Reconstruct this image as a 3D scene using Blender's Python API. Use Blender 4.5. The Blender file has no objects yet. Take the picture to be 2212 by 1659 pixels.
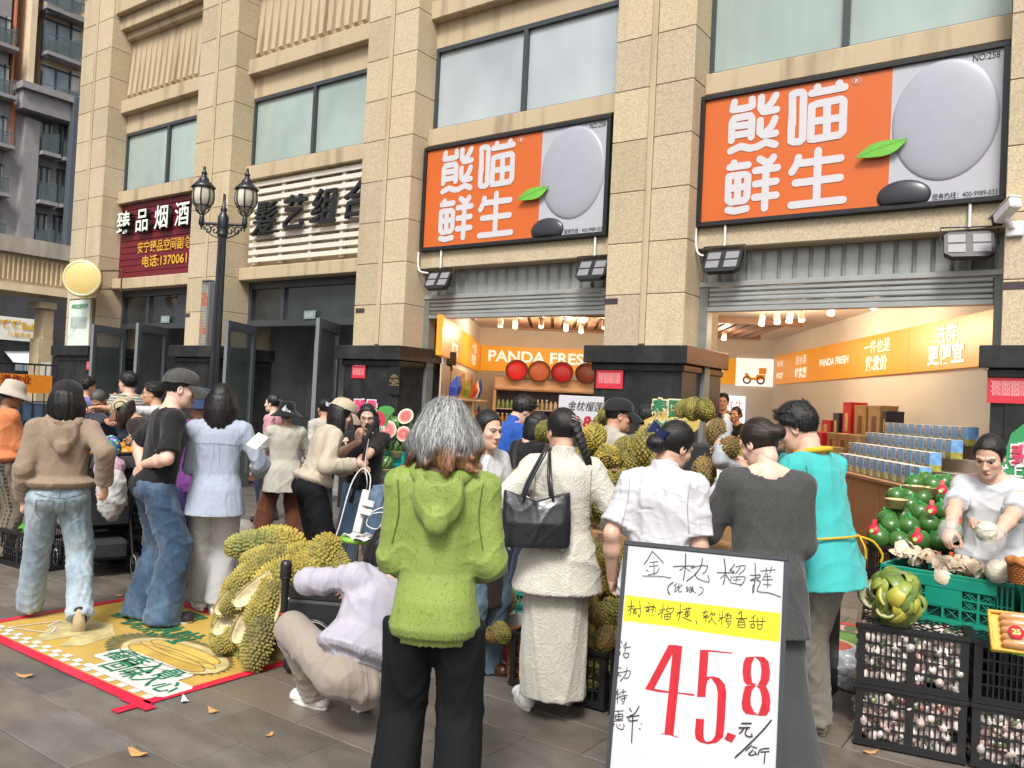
import bpy, bmesh, math, random
import numpy as np
from mathutils import Vector, Matrix, Euler
random.seed(7)
SC = bpy.context.scene
COL = SC.collection
R = math.radians
# ---------------------------------------------------------------- camera, world, sun, exposure
CAM_H = 1.58
YAW, PITCH, ROLL, FPX = .617688, .0218541, .04855, 1779.79      # measured from the facade's vanishing points (2212 px wide)
_f = Vector((-math.sin(YAW)*math.cos(PITCH), math.cos(YAW)*math.cos(PITCH), math.sin(PITCH)))
_r = Vector((math.cos(YAW), math.sin(YAW), 0)); _u = _r.cross(_f)
_r2 = math.cos(ROLL)*_r+math.sin(ROLL)*_u; _u2 = -math.sin(ROLL)*_r+math.cos(ROLL)*_u
cam_d = bpy.data.cameras.new('camera'); cam = bpy.data.objects.new('camera', cam_d); COL.objects.link(cam)
cam.matrix_world = Matrix(((_r2.x, _u2.x, -_f.x, 0), (_r2.y, _u2.y, -_f.y, 0), (_r2.z, _u2.z, -_f.z, CAM_H), (0, 0, 0, 1)))
cam_d.sensor_width = 36; cam_d.lens = 36*FPX/2212; cam_d.clip_end = 1000; cam_d.clip_start = .05
SC.camera = cam
wd = bpy.data.worlds.new('World'); SC.world = wd; wd.use_nodes = True
wn = wd.node_tree; bg = wn.nodes['Background']
sky = wn.nodes.new('ShaderNodeTexSky'); sky.sky_type = 'NISHITA'; sky.sun_disc = False
SUN_EL, SUN_AZ = 50, 155          # sun high behind the camera, soft through overcast
sky.sun_elevation = R(SUN_EL); sky.sun_rotation = R(SUN_AZ); sky.air_density = 1.0; sky.dust_density = 6.0; sky.ozone_density = 0.6
hs = wn.nodes.new('ShaderNodeHueSaturation'); hs.inputs['Saturation'].default_value = .22
wn.links.new(sky.outputs[0], hs.inputs['Color']); wn.links.new(hs.outputs[0], bg.inputs[0]); bg.inputs[1].default_value = .12
sl = bpy.data.lights.new('sun', 'SUN'); sl.energy = 2.0; sl.angle = R(14); sl.color = (1, .965, .91)
so = bpy.data.objects.new('sun', sl); COL.objects.link(so)
_sd = Vector((math.sin(R(SUN_AZ))*math.cos(R(SUN_EL)), math.cos(R(SUN_AZ))*math.cos(R(SUN_EL)), math.sin(R(SUN_EL))))
so.rotation_euler = (-_sd).to_track_quat('-Z', 'Y').to_euler()
SC.view_settings.view_transform = 'Standard'; SC.view_settings.look = 'None'
SC.view_settings.exposure = 0.58; SC.view_settings.gamma = 1
SC.cycles.max_bounces = 6; SC.cycles.use_denoising = True
def PX(x, y, dep):               # measured photo point (2212 px scale) at a given depth -> world point
 return Vector((0, 0, CAM_H))+dep*(_f+_r2*((x-1106)/FPX)-_u2*((y-829.5)/FPX))
def HX(x, dep):                  # ground point under a photo column at eye level
 p = PX(x, 868+(x-1106)*.0486, dep); return Vector((p.x, p.y, 0))
def GZ(x, y, z=0):               # photo point on a horizontal plane
 d = _f+_r2*((x-1106)/FPX)-_u2*((y-829.5)/FPX); return Vector((0, 0, CAM_H))+d*((z-CAM_H)/d.z)
def FY(x, y, Y):                 # photo point on a plane parallel to the facade
 d = _f+_r2*((x-1106)/FPX)-_u2*((y-829.5)/FPX); return Vector((0, 0, CAM_H))+d*(Y/d.y)
def camyaw(x): return math.degrees(YAW)-math.degrees(math.atan((x-1106)/FPX))
# ---------------------------------------------------------------- objects
def link(o, parent=None):
 COL.objects.link(o)
 if parent is not None: o.parent = parent
 return o
def tag(o, label=None, cat=None, group=None, kind=None):
 if label: o['label'] = label
 if cat: o['category'] = cat
 if group: o['group'] = group
 if kind: o['kind'] = kind
 return o
def thing(name, label, cat, loc=(0, 0, 0), rot=0, group=None):
 o = bpy.data.objects.new(name, None); o.empty_display_size = .1; link(o); o.location = loc
 o.rotation_euler = rot if isinstance(rot, (tuple, Euler)) else (0, 0, rot)
 return tag(o, label, cat, group)
def copy_tree(o, parent=None):
 c = o.copy(); COL.objects.link(c); c.parent = parent
 for ch in list(o.children): copy_tree(ch, c)
 return c
def again(o, label, loc, rot=None, group=None, scale=None):
 c = copy_tree(o); c.location = loc; c['label'] = label
 if rot is not None: c.rotation_euler = rot if isinstance(rot, (tuple, Euler)) else (0, 0, rot)
 if group: c['group'] = group
 if scale is not None: c.scale = scale if isinstance(scale, tuple) else (scale,)*3
 return c
# ---------------------------------------------------------------- materials
_mc = {}
def M(name, col=(.5, .5, .5), rough=.6, metal=0, var=.12, vs=6, det=4, bump=0, bs=40, st=(1, 1, 1), attr=None, emit=0, trans=0, alpha=1, spec=.5,
      coat=0, bump2=0, bs2=8, st2=(1, 1, 1), sss=0, sheen=0, aniso=0, stain=None, ridged=False):
 if name in _mc: return _mc[name]
 m = bpy.data.materials.new(name); _mc[name] = m; m.use_nodes = True
 nt = m.node_tree; N = nt.nodes; Lk = nt.links; b = N['Principled BSDF']
 b.inputs['Roughness'].default_value = rough; b.inputs['Metallic'].default_value = metal
 b.inputs['Specular IOR Level'].default_value = spec; b.inputs['Coat Weight'].default_value = coat
 if trans: b.inputs['Transmission Weight'].default_value = trans
 if alpha < 1: b.inputs['Alpha'].default_value = alpha
 if sss:
  b.inputs['Subsurface Weight'].default_value = sss; b.inputs['Subsurface Radius'].default_value = (1, .35, .2); b.inputs['Subsurface Scale'].default_value = .006
 if sheen: b.inputs['Sheen Weight'].default_value = sheen
 tc = N.new('ShaderNodeTexCoord')
 def mapped(s):
  mp = N.new('ShaderNodeMapping'); mp.inputs['Scale'].default_value = s; Lk.new(tc.outputs['Object'], mp.inputs[0]); return mp.outputs[0]
 co = mapped(st)
 nz = N.new('ShaderNodeTexNoise'); nz.inputs['Scale'].default_value = vs; nz.inputs['Detail'].default_value = det; nz.inputs['Roughness'].default_value = .6
 Lk.new(co, nz.inputs['Vector'])
 mr = N.new('ShaderNodeMapRange'); mr.inputs[1].default_value = .3; mr.inputs[2].default_value = .7; mr.inputs[3].default_value = 1-var; mr.inputs[4].default_value = 1+var
 Lk.new(nz.outputs[0], mr.inputs[0])
 sc = N.new('ShaderNodeVectorMath'); sc.operation = 'SCALE'; Lk.new(mr.outputs[0], sc.inputs['Scale'])
 if attr:
  at = N.new('ShaderNodeAttribute'); at.attribute_name = attr; src = at.outputs['Color']
  mu = N.new('ShaderNodeVectorMath'); mu.operation = 'MULTIPLY'; mu.inputs[1].default_value = col[:3]; Lk.new(src, mu.inputs[0]); Lk.new(mu.outputs[0], sc.inputs[0])
 else: sc.inputs[0].default_value = col[:3]
 out = sc.outputs[0]
 if stain:                       # (colour, scale, stretch, low, high): weathering with its own outline
  c2, s2, t2, lo, hi = stain
  n2 = N.new('ShaderNodeTexNoise'); n2.inputs['Scale'].default_value = s2; n2.inputs['Detail'].default_value = 5; Lk.new(mapped(t2), n2.inputs['Vector'])
  r2 = N.new('ShaderNodeMapRange'); r2.inputs[1].default_value = lo; r2.inputs[2].default_value = hi; Lk.new(n2.outputs[0], r2.inputs[0])
  mx = N.new('ShaderNodeMix'); mx.data_type = 'RGBA'; Lk.new(r2.outputs[0], mx.inputs[0]); Lk.new(out, mx.inputs[6]); mx.inputs[7].default_value = (*c2, 1); out = mx.outputs[2]
 Lk.new(out, b.inputs['Base Color'])
 if emit:
  Lk.new(out, b.inputs['Emission Color']); b.inputs['Emission Strength'].default_value = emit
 last = None
 for (amt, s, t) in ((bump2, bs2, st2), (bump, bs, st)):
  if amt:
   n3 = N.new('ShaderNodeTexNoise'); n3.inputs['Scale'].default_value = s; n3.inputs['Detail'].default_value = 3
   if ridged and amt is bump2: n3.noise_type = 'RIDGED_MULTIFRACTAL'; n3.inputs['Detail'].default_value = 1.5; n3.inputs['Distortion'].default_value = .6
   Lk.new(mapped(t), n3.inputs['Vector'])
   bp = N.new('ShaderNodeBump'); bp.inputs['Strength'].default_value = min(1, amt); bp.inputs['Distance'].default_value = .25/s if amt <= 1 else .25*amt/s
   Lk.new(n3.outputs[0], bp.inputs['Height'])
   if last: Lk.new(last, bp.inputs['Normal'])
   last = bp.outputs[0]
 if last: Lk.new(last, b.inputs['Normal'])
 return m
def nodes(m): return m.node_tree.nodes, m.node_tree.links, m.node_tree.nodes['Principled BSDF']
# ---------------------------------------------------------------- mesh building
def mesh_np(name, V, F, mat=None, smooth=True, cols=None, parent=None, fm=None, mats=None):
 me = bpy.data.meshes.new(name); V = np.asarray(V, np.float32); F = np.asarray(F, np.int32)
 k = F.shape[1]; me.vertices.add(len(V)); me.vertices.foreach_set('co', V.ravel())
 me.loops.add(F.size); me.loops.foreach_set('vertex_index', F.ravel())
 me.polygons.add(len(F)); me.polygons.foreach_set('loop_start', np.arange(0, F.size, k, dtype=np.int32))
 if smooth: me.polygons.foreach_set('use_smooth', np.ones(len(F), bool))
 for q in (mats or ([mat] if mat else [])): me.materials.append(q)
 if fm is not None: me.polygons.foreach_set('material_index', np.asarray(fm, np.int32))
 me.update(calc_edges=True); me.validate()
 if cols is not None:
  a = me.attributes.new('Col', 'FLOAT_COLOR', 'POINT'); c = np.ones((len(V), 4), np.float32); c[:, :3] = cols; a.data.foreach_set('color', c.ravel())
 o = bpy.data.objects.new(name, me); return link(o, parent)
class MB:
 def __init__(s): s.V = []; s.F = []; s.mi = []; s.sm = []
 def add(s, V, F, mi=0, smooth=False, mat=None):
  n = len(s.V)
  for v in V: s.V.append(tuple(mat @ Vector(v)) if mat is not None else tuple(v))
  for f in F: s.F.append(tuple(i+n for i in f)); s.mi.append(mi); s.sm.append(smooth)
 def box(s, lo, hi, mi=0, mat=None, bev=0):
  x0, y0, z0 = lo; x1, y1, z1 = hi
  if bev:
   b = min(bev, (x1-x0)*.45, (y1-y0)*.45, (z1-z0)*.45); V = []; 
   for sx in (0, 1):
    for sy in (0, 1):
     for sz in (0, 1):
      c = ((x0, x1)[sx], (y0, y1)[sy], (z0, z1)[sz]); d = ((1, -1)[sx]*b, (1, -1)[sy]*b, (1, -1)[sz]*b)
      V += [(c[0], c[1]+d[1], c[2]+d[2]), (c[0]+d[0], c[1], c[2]+d[2]), (c[0]+d[0], c[1]+d[1], c[2])]
   g = lambda a, b_, c, k: ((a*4+b_*2+c)*3+k)
   F = []
   for t in (0, 1):
    q = [g(t, 0, 0, 0), g(t, 1, 0, 0), g(t, 1, 1, 0), g(t, 0, 1, 0)]; F.append(q if t else q[::-1])
    q = [g(0, t, 0, 1), g(1, t, 0, 1), g(1, t, 1, 1), g(0, t, 1, 1)]; F.append(q[::-1] if t else q)
    q = [g(0, 0, t, 2), g(1, 0, t, 2), g(1, 1, t, 2), g(0, 1, t, 2)]; F.append(q if t else q[::-1])
   for a in (0, 1):
    for c in (0, 1):
     F.append([g(0, a, c, 1), g(1, a, c, 1), g(1, a, c, 2), g(0, a, c, 2)])
     F.append([g(a, 0, c, 0), g(a, 1, c, 0), g(a, 1, c, 2), g(a, 0, c, 2)])
     F.append([g(a, c, 0, 0), g(a, c, 1, 0), g(a, c, 1, 1), g(a, c, 0, 1)])
     for e in (0, 1): F.append([g(a, c, e, 0), g(a, c, e, 1), g(a, c, e, 2)])
   s.add(V, F, mi, False, mat); return
  V = [(x, y, z) for x in (x0, x1) for y in (y0, y1) for z in (z0, z1)]
  s.add(V, [(0, 1, 3, 2), (4, 6, 7, 5), (0, 4, 5, 1), (2, 3, 7, 6), (0, 2, 6, 4), (1, 5, 7, 3)], mi, False, mat)
 def tube(s, P, r, n=8, mi=0, mat=None, caps=True):
  P = [Vector(p) for p in P]; rr = r if isinstance(r, (list, tuple)) else [r]*len(P); V = []; F = []; up = None
  for i, p in enumerate(P):
   t = (P[min(i+1, len(P)-1)]-P[max(i-1, 0)])
   if t.length < 1e-9: t = Vector((0, 0, 1))
   t.normalize()
   if up is None: up = Vector((0, 0, 1)) if abs(t.z) < .9 else Vector((1, 0, 0))
   a = t.cross(up); a = a.normalized() if a.length > 1e-6 else Vector((1, 0, 0)); b = a.cross(t); up = b if b.length > .1 else up
   for k in range(n): V.append(p+rr[i]*(math.cos(2*math.pi*k/n)*a+math.sin(2*math.pi*k/n)*b))
  for i in range(len(P)-1):
   for k in range(n): F.append((i*n+k, i*n+(k+1) % n, (i+1)*n+(k+1) % n, (i+1)*n+k))
  s.add(V, F, mi, True, mat)
  if caps: s.add(V[:n], [tuple(range(n))[::-1]], mi, False, mat); s.add(V[-n:], [tuple(range(n))], mi, False, mat)
 def lathe(s, prof, n=24, mi=0, mat=None, sq=None):
  V = []; F = []
  for (r, z) in prof:
   for k in range(n):
    a = 2*math.pi*k/n; V.append((r*math.cos(a)*(sq[0] if sq else 1), r*math.sin(a)*(sq[1] if sq else 1), z))
  for i in range(len(prof)-1):
   for k in range(n): F.append((i*n+k, i*n+(k+1) % n, (i+1)*n+(k+1) % n, (i+1)*n+k))
  s.add(V, F, mi, True, mat)
 def prism(s, poly, d0, d1, mi=0, mat=None):      # polygon in local XZ extruded along Y from d0 to d1
  n = len(poly); V = [(x, d0, z) for x, z in poly]+[(x, d1, z) for x, z in poly]
  F = [tuple(range(n)), tuple(range(2*n-1, n-1, -1))]+[(i, i+n, (i+1) % n+n, (i+1) % n) for i in range(n)]
  s.add(V, F, mi, False, mat)
 def ribbon(s, P, w, y, mi=0, mat=None, n=6):     # flat round-ended stroke in local XZ at depth y
  P = [Vector((p[0], p[1])) for p in P]; s.rk = getattr(s, 'rk', 0); y_0 = y
  for i in range(len(P)-1):
   s.rk = (s.rk+1) % 50; y = y_0-.00006*s.rk; a, b = P[i], P[i+1]; d = b-a
   if d.length < 1e-9: continue
   d.normalize(); nn = Vector((-d.y, d.x))*w/2
   V = [(q.x, y, q.y) for q in (a-nn, b-nn, b+nn, a+nn)]; s.add(V, [(0, 1, 2, 3)], mi, False, mat)
  for k, a in enumerate(P):
   s.rk = (s.rk+1) % 50; y = y_0-.00006*s.rk
   V = [(a.x+w/2*math.cos(2*math.pi*i/12), y, a.y+w/2*math.sin(2*math.pi*i/12)) for i in range(12)]
   s.add(V, [tuple(range(12))], mi, False, mat)
 def build(s, name, mats, parent=None, bev=0, kind=None):
  me = bpy.data.meshes.new(name); me.from_pydata(s.V, [], s.F)
  for m in (mats if isinstance(mats, (list, tuple)) else [mats]): me.materials.append(m)
  me.polygons.foreach_set('material_index', s.mi); me.polygons.foreach_set('use_smooth', s.sm)
  me.update(); o = bpy.data.objects.new(name, me); link(o, parent)
  bm = bmesh.new(); bm.from_mesh(me); bmesh.ops.recalc_face_normals(bm, faces=bm.faces); bm.to_mesh(me); bm.free()
  if bev:
   md = o.modifiers.new('bevel', 'BEVEL'); md.width = bev; md.segments = 2; md.limit_method = 'ANGLE'
  if kind: o['kind'] = kind
  return o
_tc = {}
def text(body, size, mat, parent, loc, rot=(R(90), 0, 0), bold=0, ex=.0, align='CENTER', shear=0, width=None, name='lettering', sx=1, lay=None):
 c = bpy.data.curves.new('t', 'FONT'); c.body = body; c.size = size; c.offset = bold*size; c.extrude = ex; c.align_x = align; c.align_y = 'CENTER'; c.shear = shear
 c.resolution_u = 3; c.space_line = .9
 o = bpy.data.objects.new('t', c); COL.objects.link(o); dg = bpy.context.evaluated_depsgraph_get(); dg.update()
 me = bpy.data.meshes.new_from_object(o.evaluated_get(dg)); bpy.data.objects.remove(o); bpy.data.curves.remove(c)
 me.materials.clear(); me.materials.append(mat); me.name = name
 if width and len(me.vertices):
  xs = [v.co.x for v in me.vertices]; sx = width/(max(xs)-min(xs))
 o = bpy.data.objects.new(name, me); link(o, parent); o.location = loc; o.rotation_euler = rot; o.scale = (sx, 1, 1)
 return o
def empty_part(name, parent):
 o = bpy.data.objects.new(name, None); return link(o, parent)
def bez(P, n=24):                                       # Catmull-Rom through points
 P = [Vector(p) for p in P]; out = []
 for i in range(len(P)-1):
  a = P[max(i-1, 0)]; b = P[i]; c = P[i+1]; d = P[min(i+2, len(P)-1)]; m = max(2, n//(len(P)-1))
  for k in range(m):
   t = k/m; out.append(.5*((2*b)+(c-a)*t+(2*a-5*b+4*c-d)*t*t+(3*b-a-3*c+d)*t**3))
 out.append(P[-1]); return out
BOARD_STROKES=[[3.2,110,-30,96,-60,83,-81],[2.5,111,-32,133,-50,154,-70],[2.5,104,-74,134,-66],[2.5,102,-88,135,-82],[2.5,118,-71,123,-115],[2.5,92,-103,100,-105],[2.5,139,-90,135,-104,125,-112,101,-119],[2.5,81,-126,150,-120,185,-122],[2.9,192,-79,230,-73,270,-69],[3.5,234,-28,236,-75,232,-123],[2.5,233,-76,216,-91],[2.2,239,-80,255,-90],[2.2,257,-78,264,-69,269,-69],[3.5,296,-39,293,-66,274,-98,245,-126],[2.5,260,-77,287,-66,314,-63,316,-70,309,-86,299,-93],[2.5,276,-92,276,-104,290,-115,324,-120,320,-96],[2.9,352,-84,389,-80,409,-78],[3.5,374,-31,380,-63,381,-93,376,-124],[2.2,380,-87,364,-104],[2.9,385,-89,397,-106],[2.9,413,-47,402,-64,397,-70,412,-74,409,-81],[2.5,417,-56,448,-48,446,-65,430,-80],[2.5,433,-56,418,-80],[2.5,404,-93,402,-114,437,-117],[2.5,407,-94,450,-88,446,-109,435,-122],[2.2,424,-91,420,-112],[2.2,410,-104,437,-100],[2.9,470,-80,496,-78],[2.9,484,-36,487,-81,483,-140,480,-123,487,-98,470,-98,494,-86],[2.9,496,-74,505,-79,493,-95,506,-101,496,-133,536,-135,577,-145],[2.5,504,-61,554,-52],[2.5,524,-46,524,-66],[2.5,542,-41,537,-64],[2.2,524,-68,514,-87],[2.5,519,-80,542,-76],[2.5,511,-92,548,-87],[2.5,515,-107,543,-107],[2.5,529,-68,532,-117],[3.2,196,-136,180,-151,178,-169,187,-182],[2.2,210,-137,198,-150],[2.2,206,-148,203,-171],[2.2,208,-154,230,-145],[2.2,217,-138,214,-159,206,-169],[2.2,220,-152,218,-168,230,-165],[2.2,224,-140,227,-143],[2.2,248,-145,244,-153,252,-152,245,-165],[2.2,246,-164,254,-159],[2.2,256,-148,269,-145,262,-155,271,-153,260,-167],[2.2,259,-148,256,-165],[2.2,261,-157,280,-165],[2.2,292,-143,305,-146,303,-161,289,-173],[2.9,33,-244,59,-239],[2.9,46,-220,47,-251,43,-274],[2.9,46,-248,36,-260],[2.5,52,-248,68,-262,55,-264,64,-249,56,-250],[2.5,63,-249,82,-245],[2.5,76,-218,82,-253,80,-276,74,-266],[2.9,96,-239,126,-232],[2.5,108,-220,115,-229],[2.5,104,-241,113,-239,108,-253,103,-252],[2.5,103,-249,126,-242],[2.5,130,-224,129,-244,124,-255],[2.5,125,-236,136,-234,136,-251],[2.5,106,-265,108,-268],[2.5,116,-263,118,-265],[2.5,124,-263,127,-265],[2.5,131,-264,134,-267],[2.5,112,-242,113,-257],[2.9,153,-243,174,-237],[2.9,164,-216,164,-246,160,-272],[2.5,163,-246,148,-260],[2.5,186,-225,178,-241,187,-243],[2.5,186,-234,204,-229,199,-244,190,-249],[2.5,172,-255,193,-251,189,-270,174,-271,173,-257],[2.2,183,-252,182,-269],[2.2,173,-263,191,-260],[2.9,216,-244,238,-238],[2.9,226,-212,228,-244,224,-271],[2.5,225,-244,215,-257],[2.5,240,-229,268,-221],[2.5,248,-219,251,-232],[2.5,260,-216,258,-230],[2.5,244,-238,264,-234],[2.5,250,-235,248,-253,262,-248],[2.5,241,-247,264,-242],[2.5,254,-232,255,-255],[3.2,238,-258,270,-267],[2.9,287,-264,292,-276],[2.5,309,-232,329,-226],[2.5,319,-221,313,-244,329,-239],[2.5,321,-234,322,-262],[2.5,312,-251,333,-244],[2.5,342,-222,335,-241],[2.5,337,-235,353,-230,349,-239],[2.5,344,-234,340,-254,330,-264],[2.5,342,-250,359,-269],[2.5,368,-230,372,-236],[2.5,380,-214,377,-266],[2.5,367,-244,389,-239],[2.5,376,-243,366,-256],[2.2,389,-227,404,-224],[2.2,388,-234,410,-229,406,-236],[2.2,396,-223,397,-239],[2.2,388,-245,412,-239],[2.2,396,-244,390,-256],[2.2,392,-253,410,-249,407,-262,399,-275],[1.9,398,-252,399,-264],[1.9,403,-251,403,-263],[2.9,445,-210,434,-223],[2.9,429,-238,466,-233],[2.5,445,-214,448,-246],[2.5,446,-236,434,-249],[2.5,449,-237,458,-244],[2.5,436,-250,436,-266,458,-265,456,-248,437,-250],[2.2,437,-259,456,-256],[2.9,493,-218,480,-233],[2.9,474,-242,529,-236],[2.5,488,-229,487,-249],[2.5,479,-252,482,-264,492,-260,490,-250,479,-252],[2.5,503,-224,503,-262,517,-260,520,-222],[2.5,504,-250,518,-248],[5.4,465,-590,496,-585],[5.4,457,-606,491,-600],[4.5,473,-605,466,-616,459,-624],[4.5,486,-601,478,-619,484,-628,501,-628,499,-619],[5.4,562,-565,537,-601,483,-666,449,-704],[3.9,501,-656,483,-676],[3.9,505,-660,518,-662],[3.9,506,-671,493,-687,504,-688,515,-683],[3.9,512,-675,519,-682],[3.9,559,-656,531,-665,524,-684],[3.9,532,-673,560,-667],[3.9,547,-672,545,-707],[2.7,18,-372,24,-379],[2.7,17,-391,21,-393],[2.7,19,-409,18,-421],[2.7,40,-372,30,-389],[2.7,32,-394,56,-387],[2.7,39,-380,36,-407],[2.7,31,-414,51,-411,48,-426,35,-425,32,-415],[2.7,16,-467,27,-466],[2.7,17,-484,30,-481],[2.7,21,-483,18,-493,29,-493],[2.7,33,-480,61,-472,57,-495,43,-500],[2.7,49,-461,46,-484,28,-513],[2.7,20,-548,16,-558],[2.7,16,-561,32,-556],[2.7,21,-542,24,-591],[2.7,17,-576,33,-567],[2.7,33,-551,51,-545],[2.7,41,-539,43,-557],[2.7,31,-565,58,-558],[2.7,35,-574,55,-567],[2.7,48,-559,48,-580,42,-590],[2.4,38,-578,42,-582],[2.7,16,-620,48,-613],[2.7,21,-632,45,-625,45,-640,22,-646,21,-632],[2.7,21,-638,44,-633],[2.7,30,-615,35,-650],[2.7,18,-654,50,-645],[2.7,19,-662,18,-668],[2.7,28,-662,32,-674,51,-677,52,-668],[2.7,38,-662,41,-665],[2.7,52,-659,57,-664],[3.9,69,-602,77,-611],[3.9,104,-589,90,-615,62,-634],[3.6,65,-632,106,-620],[3.6,70,-636,74,-644,101,-637],[3.9,84,-622,85,-663,87,-716],[3.0,116,-646,118,-647],[3.0,111,-663,114,-666]]
BOARD_POLYS=[('yellow',[20,-203,187,-204,395,-202,580,-202,579,-300,458,-302,298,-300,194,-296,65,-298,49,-294,20,-303]),('red',[194,-362,225,-358,152,-523,121,-527]),('red',[211,-360,244,-359,233,-668,201,-667]),('red',[121,-527,152,-521,204,-522,294,-518,299,-524,235,-525,174,-530]),('red',[190,-668,220,-665,250,-670,250,-673,221,-669,190,-670]),('red',[308,-365,338,-360,336,-522,307,-526]),('red',[307,-364,338,-360,421,-358,421,-361,308,-367]),('red',[330,-455,357,-448,381,-451,400,-468,407,-496,407,-602,404,-646,382,-668,353,-677,326,-675,311,-666,307,-647,308,-599,336,-597,336,-642,340,-664,348,-671,367,-663,377,-644,379,-616,378,-501,371,-476,351,-454,340,-466,336,-490]),('red',[494,-362,468,-367,460,-387,459,-419,464,-448,476,-460,510,-455,493,-449,487,-421,488,-389,496,-365]),('red',[494,-361,529,-358,546,-372,552,-406,550,-435,542,-453,513,-455,521,-434,523,-404,517,-376,503,-365]),('red',[499,-457,470,-465,464,-494,461,-523,465,-545,478,-557,518,-555,503,-545,492,-524,490,-504,493,-478,505,-459]),('red',[505,-458,539,-454,552,-475,557,-502,556,-534,546,-552,521,-556,516,-553,520,-548,529,-512,527,-490,520,-468,511,-460]),('red',[419,-627,448,-633,435,-659,409,-652])]
LOGO_STROKES=[[368,1306,353,1225,435,1222,540,1225,565,1236,557,1304],[657,1307,654,1195,687,1149,818,1152],[806,1301,764,1227,706,1176],[352,898,351,1090,376,1128,471,1133,544,1132,566,1097,564,903],[375,1045,548,1039],[368,948,552,951],[655,1063,655,940,697,904,818,906],[807,1059,775,983,697,914],[346,785,453,822,559,786,630,791,721,829,818,790],[988,970,975,1281,1009,1289,1068,1284,1088,1260,1093,805,1068,784,1010,787,980,802,978,971,983,1090],[1169,1256,1481,1262],[1222,1310,1224,1266],[1431,1310,1437,1270],[1174,1127,1173,793,1211,788,1453,795,1479,825,1477,1123,1449,1148,1217,1139,1177,1126],[1322,1131,1329,790],[1185,968,1474,965],[392,654,382,624],[346,611,545,614],[340,511,342,262,373,238,520,243,545,271,548,496,518,515,371,517,340,500],[440,509,444,251],[356,384,539,389],[345,158,420,138,544,154],[667,659,730,615,780,619,808,661],[626,542,853,547],[632,402,844,408],[627,263,850,264],[738,534,736,140],[1063,621,1053,563,1003,481],[1068,560,1471,562],[1042,365,1471,370],[1007,143,1507,148],[1254,664,1256,148]]
# ================================================================= SETTING: ground and buildings
m_stone = M('granite', (.475, .39, .265), .75, var=.3, vs=75, det=4, bump=.3, bs=90, bump2=.05, bs2=3, stain=((.36, .285, .185), 1.6, (1.2, 1, .3), .52, .8))
PR = random.Random(9)
m_stoneb = M('granite_block', (.475, .39, .265), .75, var=.3, vs=75, det=4, bump=.3, bs=90, bump2=.05, bs2=3, attr='Col', stain=((.34, .265, .165), 1.5, (1.4, 1.4, .22), .54, .8))
m_stone2 = M('granite_trim', (.46, .365, .235), .75, var=.16, vs=120, det=3, bump=.2, bs=160, stain=((.25, .185, .11), 2.2, (2.5, 1, .25), .52, .8))
m_dark = M('black_granite', (.022, .022, .023), .22, var=.4, vs=5, bump=.03, bs=4, stain=((.05, .047, .042), 2.5, (1, 1, .6), .5, .8))
m_joint = M('joint', (.23, .18, .115), .9)
m_alu = M('dark_frame', (.045, .05, .055), .4, var=.1)
m_glassg = M('film_glass_green', (.31, .38, .35), .08, var=.22, vs=.7, det=3, st=(1, 1, .6), coat=.5, spec=.6)  # broad tone patches in the colour mimic cloud and building reflections
m_glassw = M('film_glass_white', (.38, .42, .44), .08, var=.24, vs=.6, det=3, st=(1, 1, .6), coat=.5, spec=.6)  # reflection patches mixed into the colour here too, on whiter glass
m_dglass = M('dark_glass', (.03, .034, .036), .06, var=.5, vs=1.2, spec=.7)
m_steel = M('shutter_steel', (.36, .37, .36), .38, .35, var=.1, vs=3, bump=.03, bs=5)
m_silver = M('silver', (.55, .56, .57), .3, .7, var=.06)
m_tile = M('paving_slate', (.105, .094, .084), .5, var=.3, vs=3.2, det=6, bump=.35, bs=45, st=(1, 2.2, 1), bump2=.12, bs2=7, stain=((.17, .13, .095), .55, (1, 1, 1), .5, .72))
# ground: one bed sheet to the horizon, slabs with open joints where the camera can see them
g = MB(); g.add([(-400, -60, -.03), (250, -60, -.03), (250, 400, -.03), (-400, 400, -.03)], [(0, 1, 2, 3)])
tag(g.build('ground', M('joint_bed', (.035, .032, .03), .95)), kind='structure')
g = MB(); rng = random.Random(3)
tx, ty = .606, .308
y = 2.07-.308*13; row = 0
cols_t = []
while y < 8.9:
 x = -3.38-.606*30+(row % 2)*.303
 while x < 4:
  if y < 7.9 or x < 3:
   dz = rng.uniform(-.0012, .0012); e = .0018
   g.box((x+e, y+e, -.05), (x+tx-e, y+ty-e, dz), 0, bev=.003); cols_t.append((rng.uniform(.82, 1.16), rng.uniform(.97, 1.06)))
  x += tx
 y += ty; row += 1
pv = g.build('pavement', M('paving_slate_slabs', (.128, .114, .101), .42, var=.3, vs=3.2, det=6, bump=.35, bs=45, st=(1, 2.2, 1), bump2=.12, bs2=7, attr='Col',
 stain=((.16, .125, .092), .6, (1, 1, 1), .52, .74)), kind='structure')
a = pv.data.attributes.new('Col', 'FLOAT_COLOR', 'POINT'); n = len(pv.data.vertices)//len(cols_t)
cc = np.ones((len(pv.data.vertices), 4), np.float32)
for i, (k, w) in enumerate(cols_t): cc[i*n:(i+1)*n, :3] = (k*w, k, k/w)
a.data.foreach_set('color', cc.ravel())
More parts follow.
